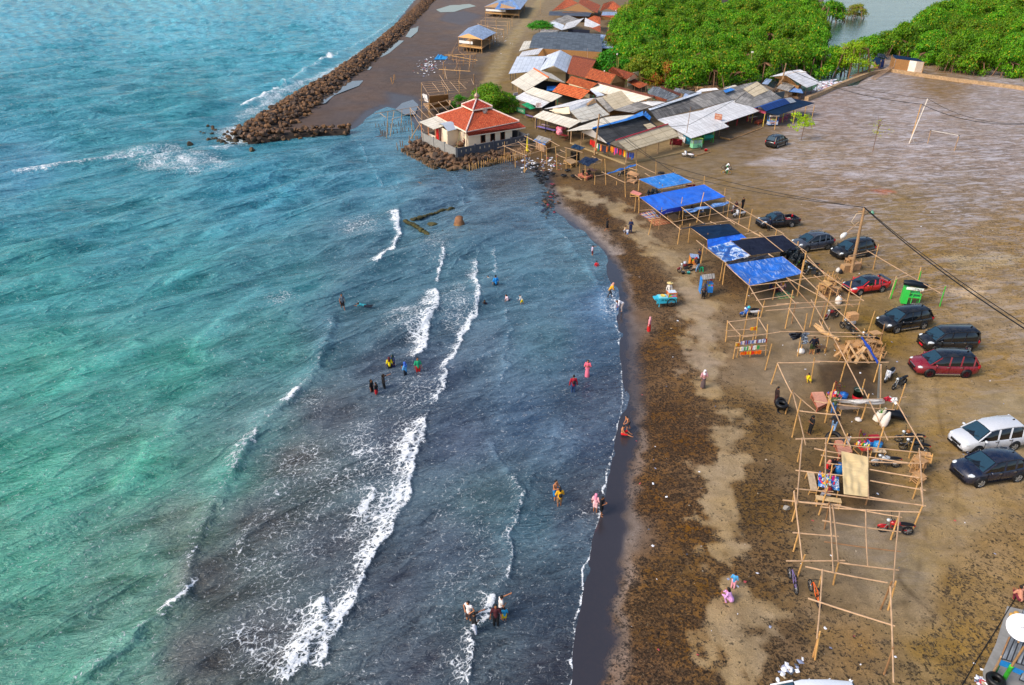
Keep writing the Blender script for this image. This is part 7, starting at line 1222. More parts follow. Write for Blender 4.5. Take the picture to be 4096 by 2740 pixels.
def car(kind,k,fw,rw,colour,label,roofc=None,plate=PLT,rim=RIM,roofrail=False,hood=None,shade=1.0):
 Lc,body,cab,wbse,wr=CT[kind];a,b=p(k,*fw),p(k,*rw);d=(a- b).normalized();n_=Vector((-d.y,d.x,0));side=1 if n_.y>0 else-1;n_=n_*side
 ctr=(a+b)/2+n_*.74;root=thing('parked_car' if kind !='pickup' else 'pickup_truck',(ctr.x,ctr.y,0),label,'car' if kind !='pickup' else 'pickup',math.atan2(d.y,d.x))
 P_=paint(colour);RP=paint(roofc) if roofc else P_
 def sec(x,zl,zh,w_):m=(zl+zh)/2;return [Vector(q) for q in ((x,-w_*.86,zl),(x,-w_*.98,zl+.1),(x,-w_,m),(x,-w_*.97,zh- .12),(x,-w_*.84,zh- .01),(x,0,zh+.03),(x,w_*.84,zh- .01),(x,w_*.97,zh- .12),(x,w_,m),(x,w_*.98,zl+.1),(x,w_*.86,zl))]
 B_=lambda mb,nm,m,par=None:mb.build(nm,m,par or root)
 B_(loft(MB(),[sec(*s_) for s_ in body]),'body',P_)
 if hood:hx=[s_ for s_ in body if .9<s_[0]<2.1];hm=MB();pts=[Vector((s_[0],sg*s_[3]*.8,s_[2]+.035)) for sg in (-1,1) for s_ in (hx if sg<0 else hx[::-1])];m_=len(hx);hm.add(pts,[(i,i+1,2*m_- 2- i,2*m_- 1- i) for i in range(m_- 1)]);B_(hm,'bonnet',paint(hood))
 cs=lambda x,zb,zt,wb1,wt:[Vector(q) for q in ((x,-wb1,zb- .06),(x,-wb1,zb),(x,-wt,zt- .05),(x,-wt*.86,zt),(x,0,zt+.03),(x,wt*.86,zt),(x,wt,zt- .05),(x,wb1,zb),(x,wb1,zb- .06))]
 B_(loft(MB(),[cs(*c_) for c_ in cab]),'window_glass',CGL)
 c0,c1=cab[0],cab[1];e_=.018;mb=MB();mb.quad(Vector((c0[0]+e_,-c0[3]*.88,c0[2]+.0)),Vector((c0[0]+e_,c0[3]*.88,c0[2])),Vector((c1[0]+.06,c1[4]*.88,c1[2]+.015)),Vector((c1[0]+.06,-c1[4]*.88,c1[2]+.015)),.02);B_(mb,'windscreen',CGW)
 rt_=MB();rt_.smooth=True;rc=[c_ for c_ in cab[1:]][:-1];xs=[(c_[0],c_[4],c_[2]) for c_ in rc];x0=xs[0];secs=[[Vector((x,-w_*1.02,zt- .07)),Vector((x,-w_*.9,zt+.02)),Vector((x,0,zt+.05)),Vector((x,w_*.9,zt+.02)),Vector((x,w_*1.02,zt- .07)),Vector((x,0,zt- .02))] for x,w_,zt in xs];loft(rt_,secs);B_(rt_,'roof',RP)
 pl=MB()
 for sg in (-1,1):
  pl.beam((c0[0],sg*c0[3],c0[1]),(c1[0],sg*c1[4]*1.01,c1[2]- .04),.07,.07)
  for i,c_ in enumerate(cab[2:-1]):
   if kind=='pickup' and i>0:break
   xb=c_[0]- (.25 if i==0 else 0);pl.beam((xb,sg*(c_[3]+.01),c_[1]- .02),(xb- .08,sg*(c_[4]+.015),c_[2]- .05),.1,.03)
  cl,cp=cab[-1],cab[-2];pl.beam((cl[0],sg*cl[3],cl[1]),(cp[0],sg*cp[4],cp[2]- .03),.14,.08)
 B_(pl,'pillars' if kind !='pickup' else 'cab_pillars',P_)
 if kind !='pickup':cl,cp=cab[-1],cab[-2];mb=MB();mb.quad(Vector((cl[0]- .02,-cl[3]*.8,cl[2]+.03)),Vector((cl[0]- .02,cl[3]*.8,cl[2]+.03)),Vector((cp[0]- .06,cp[4]*.85,cp[2]- .0)),Vector((cp[0]- .06,-cp[4]*.85,cp[2])),.02);B_(mb,'rear_window',CGW)
 fx_,rx_=body[1],body[-2] if kind !='pickup' else (-2.36,.3,.9,.8)
 for sg in (-1,1):
  hw_=fx_[3];B_(MB().ball((body[2][0]+.05,sg*hw_*.86,fx_[2]- .0),(.3,.16,.1),10,6),'headlight',HLT);B_(MB().ball((rx_[0]+.04,sg*rx_[3]*.93,rx_[2]- .1),(.12,.1,.2),8,6),'tail_light',TLT)
  mq_=cab[0][0]- .35;B_(MB().ball((mq_,sg*(body[3][3]+.12),cab[0][1]+.1),(.09,.13,.09),8,6),'wing_mirror',RP if not roofc else P_)
  for hx_ in ((.15,-.85) if kind !='pickup' else (-.1,)):B_(MB().box((hx_,sg*(body[4][3]+.005),.92),(.2,.03,.04)),'door_handle',CHR)
  dl=MB()
  for xx in ((.95,0.0,-1.0) if kind !='pickup' else (.75,-.35)):dl.box((xx,sg*(body[4][3]*.995),.68),(.018,.02,.62))
  B_(dl,'door_seams',BLK);B_(MB().box((0,sg*(body[4][3]*.99),.3),(wbse- .85,.05,.09)),'side_sill',CHR if roofrail or kind=='mpv' else BLK)
  if roofrail:B_(MB().tube([(.2,sg*.6,1.68),(.0,sg*.6,1.76),(-1.2,sg*.6,1.74),(-1.4,sg*.6,1.64)],.03,6),'roof_rail',CHR)
  for wx in (wbse/2,-wbse/2):
   w_=body[4][3];B_(MB().lathe((wx,sg*(w_- .1),wr+.04),[(0,0),(wr+.07,0),(wr+.07,.105),(0,.105)],20,axis=(0,sg,0)),'wheel_arch',BLK)
   wh_=B_(MB().lathe((wx,sg*(w_- .16),wr),[(.15,0),(wr- .04,0),(wr,.05),(wr,.15),(wr- .04,.19),(wr*.68,.195),(wr*.64,.15)],22,axis=(0,sg,0)),'wheel',TYRE)
   rm_=MB();rm_.lathe((wx,sg*(w_+.02),wr),[(0,0),(wr*.16,.01),(wr*.2,-.02),(wr*.22,-.05),(wr*.66,-.05),(wr*.7,0),(wr*.66,.015),(wr*.62,-.02)],18,axis=(0,sg,0))
   for s5 in range(5):aa=6.283*s5/5+.3;rm_.beam((wx,sg*(w_+.02),wr),(wx+math.cos(aa)*wr*.64,sg*(w_+.02),wr+math.sin(aa)*wr*.64),.05,.07)
   B_(rm_,'rim',rim,wh_)
 gx_=body[0][0];B_(MB().box((gx_- .02,0,.62),(.08,.85,.16)),'grille',BLK);B_(MB().box((gx_- .0,0,.7),(.06,.8,.03)),'grille_bar',CHR);B_(MB().box((gx_+.03,0,.44),(.03,.46,.13)),'number_plate',plate);B_(MB().box((gx_- .06,0,.33),(.14,1.3,.12)),'bumper',BLK)
 rx2=body[-1][0] if kind !='pickup' else-2.4;B_(MB().box((rx2- .0,0,.68 if kind !='pickup' else .5),(.04,.46,.13)),'number_plate',plate)
 wp=MB();wp.beam((c0[0]+.05,-.6,c0[2]+.05),(c0[0]- .18,.05,c0[2]+.22),.02,.02);wp.beam((c0[0]+.05,.0,c0[2]+.05),(c0[0]- .15,.55,c0[2]+.2),.02,.02);B_(wp,'wipers',BLK)
 if kind=='pickup':
  bd=MB();bd.box((-1.42,-.8,.72),(1.94,.06,.52));bd.box((-1.42,.8,.72),(1.94,.06,.52));bd.box((-2.38,0,.72),(.06,1.66,.52));bd.box((-.48,0,.72),(.06,1.66,.52));bd.box((-1.42,0,.5),(1.94,1.6,.06));bd.box((-1.42,0,.36),(1.9,1.2,.2));B_(bd,'cargo_bed',P_)
 elif kind=='sedan':sp_=MB();sp_.smooth=False;sp_.box((-2.0,0,1.12),(.26,1.4,.04));sp_.box((-2.0,-.6,1.02),(.14,.05,.2));sp_.box((-2.0,.6,1.02),(.14,.05,.2));B_(sp_,'spoiler',RP)
 else:B_(MB().ball((cab[-2][0]+.25,0,cab[-2][2]+.1),(.1,.025,.07),6,5),'antenna',BLK)
 return root
car('mpv','D',(1584,1100),(1450,1146),'0b1018','black people carrier seen from behind, alone on the field beyond the shops')
car('pickup','H',(222,628),(472,606),'0c1626','dark blue-black pickup truck with red goods in its bed')
bdq=[o for o in bpy.data.objects if o.name.startswith('pickup_truck')][0]
M_=bdq.matrix_basis;
for i,(dx,dy,c,s_) in enumerate([(-1.3,.1,'b02028',.55),(-1.6,-.3,'c8b8a8',.3),(-1.1,-.4,'b83a30',.35),(-1.7,.3,'d8d4d0',.28)]):q=M_ @ Vector((dx,dy,.62));solo(MB().box(q,(s_*1.4,s_,.22),rz=.5),'cargo_bundle',mat(c,.7),['big red bundle','beige bundle','small red bundle','white bundle'][i]+' lying in the bed of the pickup truck','bundle')
car('suv','H',(638,896),(888,864),'39404e','dark grey sport utility car with silver roof rails beside the black net',roofrail=True,rim=mat('707478',.4,.2,.5))
car('mpv','H',(1118,986),(1352,946),'0a0e16','black people carrier with plain black wheels behind the street lamp pole',rim=mat('2a2c30',.5))
car('sedan','H',(1262,1397),(1516,1359),'c4101c','bright red saloon car with black roof and bonnet','10182a',hood='10182a')
car('mpv','J',(818,674),(1136,623),'080c14','large black people carrier with chrome sills in front of the green kiosk')
car('van','J',(1290,906),(1642,898),'0b0f18','boxy black van with a red number plate and pale headlights',plate=PLR)
car('mpv','J',(1210,1180),(1612,1187),'7a0f22','maroon people carrier with black roof and dark red wheels','0d1420',rim=mat('4a1420',.4,.2,.3))
car('mpv','M',(868,743),(1450,670),'c6cad2','silver people carrier parked at the right edge')
car('suv','M',(912,1291),(1516,1202),'0b1630','dark navy crossover in front of the silver car at the right edge')
car('mpv','L',(170,1962),(600,1975),'e6eaf0','white car cut off by the bottom edge')
# ================================================================ motorbikes and bicycles
def wheel2(q,ax,r,tw,m=TYRE,rm=None,par=None,root=None,nm='wheel'):
 mb=MB().lathe(q- ax*tw/2,[(r*.82,0),(r*.96,0),(r,tw*.5),(r*.96,tw),(r*.82,tw),(r*.82,0)],20,axis=ax);w_=mb.build(nm,m,root);s_=MB();s_.lathe(q- ax*.03,[(0,0),(r*.14,0),(r*.14,.06),(0,.06)],8,axis=ax)
 u=Vector((0,0,1));v=ax.cross(u)
 for i in range(7):aa=6.283*i/7;s_.beam(q,q+(u*math.sin(aa)+v*math.cos(aa))*r*.84,.015,.015)
 s_.build('rim',rm or RIM,w_);return w_
def motorbike(k,fw,rw,colour,label,kind='scooter',helmet=None,c2='e8e8ec',scale=1.0):
 a,b=p(k,*fw),p(k,*rw);d=(a- b).normalized();ctr=(a+b)/2;root=thing('motorbike',(ctr.x,ctr.y,0),label,'motorbike' if kind !='scooter' else 'scooter',math.atan2(d.y,d.x));root.scale=(scale,)*3
 y=Vector((0,1,0));r=.28;P_=paint(colour);B_=lambda mb,nm,m:mb.build(nm,m,root);wf,wr_=Vector((.64,0,r)),Vector((-.6,0,r))
 wheel2(wf,y,r,.09,root=root);wheel2(wr_,y,r,.11,root=root)
 B_(MB().tube([wf+Vector((0,.07,0)),Vector((.42,.06,.82))],.025,6).tube([wf+Vector((0,-.07,0)),Vector((.42,-.06,.82))],.025,6).tube([(.42,0,.75),(.36,0,.98)],.03,6),'fork',CHR)
 B_(MB().tube([(.28,-.34,1.0),(.36,-.2,1.02),(.37,0,.98),(.36,.2,1.02),(.28,.34,1.0)],.018,6),'handlebar',BLK)
 for sg in (-1,1):B_(MB().tube([(.33,sg*.22,1.02),(.36,sg*.27,1.16)],.01,4).ball((.36,sg*.28,1.19),(.02,.06,.04),8,5),'mirror',BLK)
 B_(MB().ball((.5,0,.88),(.1,.1,.09),10,6),'headlight',HLT);B_(MB().ball((.66,0,r+.14),(.3,.06,.16),10,5),'front_mudguard',P_)
 if kind=='scooter':
  B_(loft(MB(),[[Vector((x,s_*w_,zz)) for s_,zz in ((-1,z0),(-.9,z1),(.9,z1),(1,z0))] for x,w_,z0,z1 in ((.52,.06,.45,.8),(.42,.17,.4,.98),(.3,.19,.3,.92),(.22,.15,.28,.5))]),'front_shield',P_)
  B_(MB().box((.05,0,.3),(.5,.28,.08)),'footboard',BLK);B_(MB().ball((-.45,0,.55),(.5,.17,.19),12,7),'rear_body',P_ if c2 is None else mat(c2,.3));B_(MB().ball((-.35,0,.74),(.46,.15,.09),12,6),'seat',BLK)
 else:
  B_(MB().ball((.12,0,.72),(.3,.14,.15),12,7),'fuel_tank',P_);B_(MB().box((-.02,0,.42),(.42,.26,.3)),'engine',mat('55585c',.4,.3,.6));B_(MB().ball((-.4,0,.74),(.46,.13,.08),12,6),'seat',BLK);B_(MB().tube([(.35,0,.85),(.3,0,.4),(-.25,0,.3),(-.6,0,.28)],.03,6).tube([(-.85,0,.7),(-.3,0,.62),(.3,0,.68)],.035,6),'frame',P_)
 B_(MB().ball((-.82,0,.68),(.06,.08,.05),8,5),'tail_light',TLT);B_(MB().tube([(-.1,-.14,.3),(-.55,-.17,.3),(-.85,-.17,.38)],[.03,.05,.05],8),'exhaust',mat('6a6c70',.3,.2,.7));B_(MB().tube([(-.05,.12,.28),(.05,.3,0.0)],.015,5),'kick_stand',BLK)
 if helmet:q=root.matrix_basis @ Vector((.34,.28,1.12));hq=thing('helmet',tuple(q),'helmet hanging on the %s' % label[:60].rsplit(' ',3)[0],'helmet');MB().ball((0,0,0),(.15,.14,.14),12,8).build('shell',mat(helmet,.3),hq);MB().ball((.07,0,-.01),(.1,.11,.06),10,6).build('visor',BLK,hq)
 return root
motorbike('I',(475,668),(668,655),'2060b8','blue and white scooter left of the bamboo rack',helmet='3ab0c0');motorbike('I',(1458,697),(1588,662),'a0101c','red and black motorbike under the bare frame near the long bamboo pole','bike')
motorbike('I',(1222,175),(1388,192),'14161c','black motorbike at the corner of the streaked blue tarpaulin, nearer one','bike');motorbike('I',(1215,112),(1320,120),'1a1c22','black motorbike behind the other at the tarpaulin corner','bike');motorbike('I',(1100,110),(1170,70),'80b020','lime green motorbike half hidden under the black plastic','bike')
motorbike('J',(690,1266),(795,1160),'e4e4ea','white scooter beside the thick steel pole');motorbike('J',(785,1342),(945,1262),'16181c','black motorbike with a long seat, right of the white scooter','bike')
motorbike('K',(1290,1118),(1552,1132),'c0c4c8','silver-grey motorbike parked sideways right of the cream canvas','bike');motorbike('K',(1545,832),(1845,868),'15171c','black motorbike with a brown helmet, back one of the pair','bike','8a5a30');motorbike('K',(1612,925),(1885,978),'101216','black motorbike with a curved seat, front one of the pair','bike')
motorbike('L',(945,352),(1148,376),'c01420','red and white motorbike alone under the bare frame','bike',scale=1.05);motorbike('D',(378,1240),(494,1258),'e8e8ee','white scooter with a blue front beside the beige shop kerb',c2='d8d8e0');motorbike('C',(1362,1478),(1490,1455),'16161a','black motorbike beside the stacked wooden tables','bike','c8ccd0')
motorbike('G',(1225,757),(1300,690),'c02020','red motorbike under the end of the long pole','bike');motorbike('G',(1270,788),(1378,770),'e6e6ea','white scooter in front of the red motorbike');motorbike('Q',(1440,836),(1635,812),'7a1420','dark red motorbike carrying the orange food box','bike','b8c0d8');motorbike('I',(1660,800),(1760,860),'18181c','black motorbike carrying the cardboard box','bike');motorbike('I',(1900,960),(1990,985),'26282c','black motorbike at the end of the jumble of benches','bike')
def bicycle(k,fw,rw,colour,label,r=.32,tc=None,wheelc=None):
 a,b=p(k,*fw),p(k,*rw);d=(a- b).normalized();ctr=(a+b)/2;root=thing('bicycle',(ctr.x,ctr.y,0),label,'bicycle',math.atan2(d.y,d.x));y=Vector((0,1,0));B_=lambda mb,nm,m:mb.build(nm,m,root);s_=r/.32;P_=paint(colour)
 W1_,W2_=Vector((.52*s_,0,r)),Vector((-.5*s_,0,r));wheel2(W1_,y,r,.05,tc or TYRE,root=root);wheel2(W2_,y,r,.05,tc or TYRE,root=root);bb,st,hd=Vector((-.06,0,r*.95)),Vector((-.2,0,r+.45)),Vector((.38*s_,0,r+.42))
 fm_=MB();[fm_.tube([u,v],.022,6) for u,v in ((bb,st),(bb,hd),(st- Vector((0,0,.08)),hd),(st- Vector((0,0,.1)),W2_),(bb,W2_),(hd,W1_))];B_(fm_,'frame',P_);B_(MB().ball(st+Vector((0,0,.08)),(.13,.06,.03),8,5),'saddle',BLK);B_(MB().tube([hd,hd+Vector((0,0,.12))],.02,6).tube([hd+Vector((0,-.3,.13)),hd+Vector((.04,0,.13)),hd+Vector((0,.3,.13))],.016,6),'handlebar',BLK)
 cr_=MB().lathe(bb- y*.05,[(0,0),(.09,0),(.09,.02),(0,.02)],12,axis=y);cr_.tube([bb+y*.1,bb+Vector((.1,.1,-.12))],.012,5).tube([bb- y*.1,bb+Vector((-.1,-.1,.12))],.012,5).box(bb+Vector((.1,.14,-.13)),(.09,.07,.02)).box(bb+Vector((-.1,-.14,.13)),(.09,.07,.02));B_(cr_,'crank',BLK);return root
bicycle('L',(212,722),(255,832),'6a5a90','dark mountain bike parked left of the orange one');bicycle('L',(372,812),(438,945),'e0600c','orange mountain bike under the unfinished frame')
bicycle('D',(935,1392),(836,1386),'20242a','dark small bicycle ridden by the farther child',.28);bicycle('D',(930,1446),(840,1444),'2a2a2a','small bicycle with golden wheels ridden by the nearer child',.28,mat('b88a30',.6))
# ================================================================ carts
def cart(k,x,y,rz,name,label,cat,parts):
 q=p(k,x,y);root=thing(name,tuple(q),label,cat,rz)
 for nm,m,fn in parts:mb=MB();fn(mb);mb.build(nm,m,root)
 return root
TQ=mat('38b4d0',.45,.12,name='turquoise_paint');CBL=mat('2a86d8',.45,.15,name='blue_paint');MINT=mat('8ed8a8',.45,.12,name='mint_paint')
def cwheel(root,x,y_,r,m=WOODD):w_=wheel2(Vector((x,y_,r)),Vector((0,1,0)),r,.05,BLK,m,root=root)
c1=cart('Q',1262,1290,.12,'food_cart','turquoise food cart with a big spoked wheel on the open beach','food cart',[('body',TQ,lambda m:(m.box((0,0,.62),(1.7,.75,.5)),m.box((-1.0,0,.78),(.35,.6,.12)))),('leg',TQ,lambda m:(m.box((-.7,-.3,.2),(.07,.07,.4)),m.box((-.7,.3,.2),(.07,.07,.4)))),('counter',mat('7cd0e0',.4),lambda m:m.box((-.35,0,.9),(.8,.72,.06))),('glass_box',mat('d87030',.5),lambda m:(m.box((.45,0,1.28),(.8,.65,.05)),[m.box((.45+sx_*.38,sy_*.3,1.07),(.04,.04,.4)) for sx_ in (-1,1) for sy_ in (-1,1)])),('goods',PACK,lambda m:m.box((.45,0,1.02),(.68,.52,.26))),('pan',YEL,lambda m:m.lathe((-.35,0,.93),[(0,0),(.2,.02),(.24,.08),(.2,.05),(0,.03)],14)),('lid_cover',mat('c8d4e0',.3),lambda m:m.box((.45,0,1.33),(.7,.55,.04)))]);cwheel(c1,.35,-.42,.42);cwheel(c1,.35,.42,.42)
text_part(c1,'BATAGOR',c1.location+Vector((.35,-.39,.68)),Vector((1,0,0)),Vector((0,0,1)),.26,mat('1a5a40',.5));text_part(c1,'///',c1.location+Vector((-.45,-.39,.72)),Vector((1,0,0)),Vector((0,0,1)),.28,mat('1a5a40',.5))
c2=cart('Q',1805,1150,.0,'food_cart','blue food cart with a grey sheet roof at the edge of the tan sand','food cart',[('roof',RM['grey'],lambda m:m.quad((-.55,-.45,1.75),(.6,-.45,1.9),(.75,.45,2.0),(-.45,.45,1.85),.03)),('side_board',CBL,lambda m:m.box((-.5,0,1.05),(.05,.75,1.5))),('body',CBL,lambda m:(m.box((.35,0,.7),(.5,.7,.6)),m.box((.35,0,1.25),(.5,.6,.05)))),('post',WOODD,lambda m:[m.box((x_,y_,1.4),(.04,.04,.95)) for x_ in (.1,.6) for y_ in (-.33,.33)]),('goods',PACK,lambda m:m.box((.35,0,1.1),(.4,.45,.2))),('leg',BAM[0],lambda m:m.box((.3,-.3,.2),(.06,.06,.45))),('red_bowl',RED,lambda m:m.ball((.4,0,1.6),(.16,.16,.12)))]);cwheel(c2,-.1,-.4,.3)
c3=cart('Q',1632,800,.0,'food_box','orange wooden food box with a blue-grey lid on the back of a motorbike','food box',[('cabinet',mat('d8812c',.6,.2),lambda m:(m.box((0,-.25,.75),(.06,.06,1.1)),m.box((-.35,0,1.0),(.05,.6,.95)),m.box((.1,0,.85),(.6,.55,.35)))),('panel',mat('d8b89c',.6),lambda m:m.box((.15,-.3,.5),(.45,.04,.35))),('roof',RM['steel'],lambda m:m.quad((-.4,-.35,1.5),(.45,-.35,1.4),(.5,.4,1.5),(-.35,.4,1.6),.04)),('goods',PACK,lambda m:m.box((.1,0,1.12),(.5,.4,.22)))])
q=p('Q',1757,820);st=thing('stool',tuple(q),'bright green plastic stool beside the orange food box','stool');MB().box((0,0,.44),(.3,.3,.05)).build('seat',mat('18b878',.4),st)
for sx_ in (-1,1):
 for sy_ in (-1,1):MB().beam((sx_*.16,sy_*.16,0),(sx_*.12,sy_*.12,.43),.05,.05).build('leg',mat('18b878',.4),st)
c4=cart('D',530,1150,.35,'food_cart','mint green glazed food cart at the corner of the beige shop','food cart',[('body',MINT,lambda m:m.box((0,0,.6),(1.7,.8,.65))),('post',mat('a8d060',.5),lambda m:[m.box((x_,y_,1.25),(.05,.05,.7)) for x_ in (-.8,0,.8) for y_ in (-.37,.37)]),('top_rail',mat('a8d060',.5),lambda m:m.box((0,0,1.62),(1.75,.85,.07))),('showcase_glass',mat('9ab8b0',.1),lambda m:m.box((0,0,1.2),(1.6,.7,.5)))]);cwheel(c4,.35,-.45,.3)
text_part(c4,'BAKSO',c4.location+Vector((.16,-.43,.62)),Vector((math.cos(.35),math.sin(.35),0)),Vector((0,0,1)),.26,mat('2a7a50',.5))
bt=cart('D',662,1075,.35,'food_cart','bright green framed counter with teal sides, right of the mint cart','counter',[('post',GRNB,lambda m:[m.box((x_,y_,.9),(.08,.08,1.8)) for x_ in (-.9,.9) for y_ in (-.3,.3)]),('panel',mat('1f9a8a',.5),lambda m:m.box((0,-.3,1.0),(1.7,.05,.5))),('back',mat('147060',.5),lambda m:m.box((0,.25,.8),(1.7,.05,1.0)))])
c5=cart('D',1415,880,.1,'food_cart','blue and white food cart with one dark wheel under the dark flat canopy','food cart',[('body',mat('d8dce8',.5),lambda m:m.box((0,0,.55),(1.7,.75,.6))),('trim',CBL,lambda m:(m.box((0,0,.88),(1.76,.8,.07)),m.box((0,0,.26),(1.76,.8,.06)),[m.box((x_,y_,1.3),(.05,.05,.8)) for x_ in (-.82,.82) for y_ in (-.35,.35)])),('sign_board',mat('e8dcd0',.5),lambda m:m.box((0,-.38,1.75),(1.8,.04,.26))),('goods',PACK,lambda m:m.box((0,0,1.05),(1.3,.5,.25)))]);cwheel(c5,-.1,-.42,.3,CHR)
text_part(c5,'PUSAKA CIREBON',c5.location+Vector((.02,-.42,1.75)),Vector((1,.1,0)),Vector((0,0,1)),.17,REDT);text_part(c5,'POMIA',c5.location+Vector((.02,-.4,.56)),Vector((1,.1,0)),Vector((0,0,1)),.4,mat('c03030',.5))
c6=cart('J',990,335,-.3,'kiosk','bright green kiosk under a bunched black cover behind the large black people carrier','kiosk',[('side_panel',mat('38c850',.45,.1),lambda m:(m.box((-.55,0,.85),(.5,.7,1.5)))),('shelf',mat('38c850',.45,.1),lambda m:(m.box((.2,0,.8),(1.0,.7,.06)),m.box((.2,0,1.15),(.8,.6,.05)),[m.box((x_,y_,.6),(.06,.06,1.2)) for x_ in (.0,.65) for y_ in (-.3,.3)])),('fascia',mat('e8f0e8',.5),lambda m:m.box((.0,-.38,1.65),(1.4,.04,.24)))])
MB().tube([(-.95,0,2.0),(-.4,-.05,2.05),(.3,0,1.95),(1.0,.05,1.85)],[.22,.3,.3,.22],10).build('rolled_cover',mat('0b1420',.35,.3,bump=.5),c6)
text_part(c6,"HIJAY'AH",c6.location+Vector((0,-.42,1.65)),Vector((math.cos(-.3),math.sin(-.3),0)),Vector((0,0,1)),.26,mat('14281c',.5))
N_=lambda x,y,z:p('N',x,y,z)
sl=MB();sl.poly([N_(1040,585,0),N_(1260,640,0),(N_(1500,900,0)),N_(1500,1700,0),N_(760,1700,0),N_(735,1400,0),N_(900,1050,0)],-.1,.05);tag(solo(sl,'concrete_slab',CONC,None,None),kind='structure')
cn=building('canopy_house','stall with striped corrugated roof in the bottom right corner','stall',[('rust','N',(970,1235,2.0),(1330,1345,2.0),(1560,700,2.3),(1180,745,2.3)),('rust','N',(1190,1500,2.0),(1600,1700,2.0),(1700,1400,2.2),(1225,1420,2.1)),('rust','N',(1195,760,2.25),(1350,820,2.3),(1400,560,2.3),(1250,600,2.3))],[],[],[],None)
wb(MB().tube([N_(870,1410,.2),N_(975,1215,1.9)],.06,7),'pole',BAM[2],cn);wb(MB().tube([N_(895,1420,.1),N_(985,1215,1.9)],.05,7),'green_pole',GRN,cn);wb(MB().tube([N_(1000,1500,.1),N_(1100,1330,1.9)],.09,8),'green_post',GRNB,cn);wb(MB().tube([N_(1100,1330,2.05),N_(1254,1090,2.2)],.05,6),'roof_pole',BAM[1],cn);wb(MB().beam(N_(955,1285,1.7),N_(1090,1330,1.7),.05,.3),'blue_fascia',mat('1c78c0',.5),cn);wb(MB().beam(N_(1120,1370,1.7),N_(1240,1420,1.7),.05,.25),'blue_fascia',mat('1c78c0',.5),cn);wb(MB().tube([N_(985,1190,1.7),N_(1075,970,2.0)],.05,6),'eave_board',BAM[3],cn)
dh=thing('satellite_dish',tuple(N_(1205,900,2.3)),'white satellite dish fixed on the corrugated corner roof','satellite dish');dc=N_(1215,850,3.0);wb(MB().lathe(dc,[(0,0),(.3,.03),(.48,.09),(.58,.15),(.58,.17),(.3,.06),(0,.03)],24,axis=(-.35,-.55,.75)),'reflector',mat('e6e8f0',.4,.05),dh);wb(MB().tube([N_(1185,1035,2.3),dc],.04,6),'mount',BAM[1],dh);wb(MB().tube([dc,dc+Vector((-.25,-.4,.5))],.015,5).ball(dc+Vector((-.25,-.4,.5)),.05,8,5),'feed_arm',CONCD,dh)
for i,(x,y) in enumerate([(1105,690),(1135,710),(1160,670),(1175,700),(1150,735)]):q=N_(x,y,.15);solo(MB().ball(q,(.14,.13,.12),10,7),'coconut',mat('c89a50',.7,.3),'tan coconut husk in the little pile beside the corner roof','coconut','coconut husks by the corner roof')
tag(litter(lambda r_:N_(700+r_.gauss(0,30),1520+r_.gauss(0,25),0),24,.05,.16,.05,14).build('rubbish',mats_),'white rubbish beside the tyre stack in the bottom corner','rubbish',kind='stuff')
tag(litter(lambda r_:p('L',215+r_.gauss(0,40),1455+r_.gauss(0,28)),22,.06,.14,.03,15).build('rubbish',mats_),'pale plastic scraps in front of the white car at the bottom edge','rubbish',kind='stuff')
q=p('L',195,168);bm=rock_mesh(77,.24,2);mb=MB();mb.add([v.co+q+Vector((0,0,.08)) for v in bm.verts],[tuple(v.index for v in f.verts) for f in bm.faces]);bm.free();solo(mb,'grey_stone',mat('8a8680',.9),'grey stone lying left of the bamboo frame','stone')
root=bucket('D',648,1175,.26,.3,'c81c28','red tub on the ground right of the mint cart','tub','tub')
for a,b,lb in [((530,1230),(705,1180),'short bamboo pole lying in front of the mint cart'),((930,1040),(1300,905),'long bamboo pole lying on the dark sand before the market hall'),((815,1015),(930,1040),'thick plank end lying at the foot of the long bamboo pole')]:solo(MB().tube([p('D',*a,.08),p('D',*b,.1)],.07 if 'thick' not in lb else .14,6),'lying_pole',BAM[1],lb,'pole')
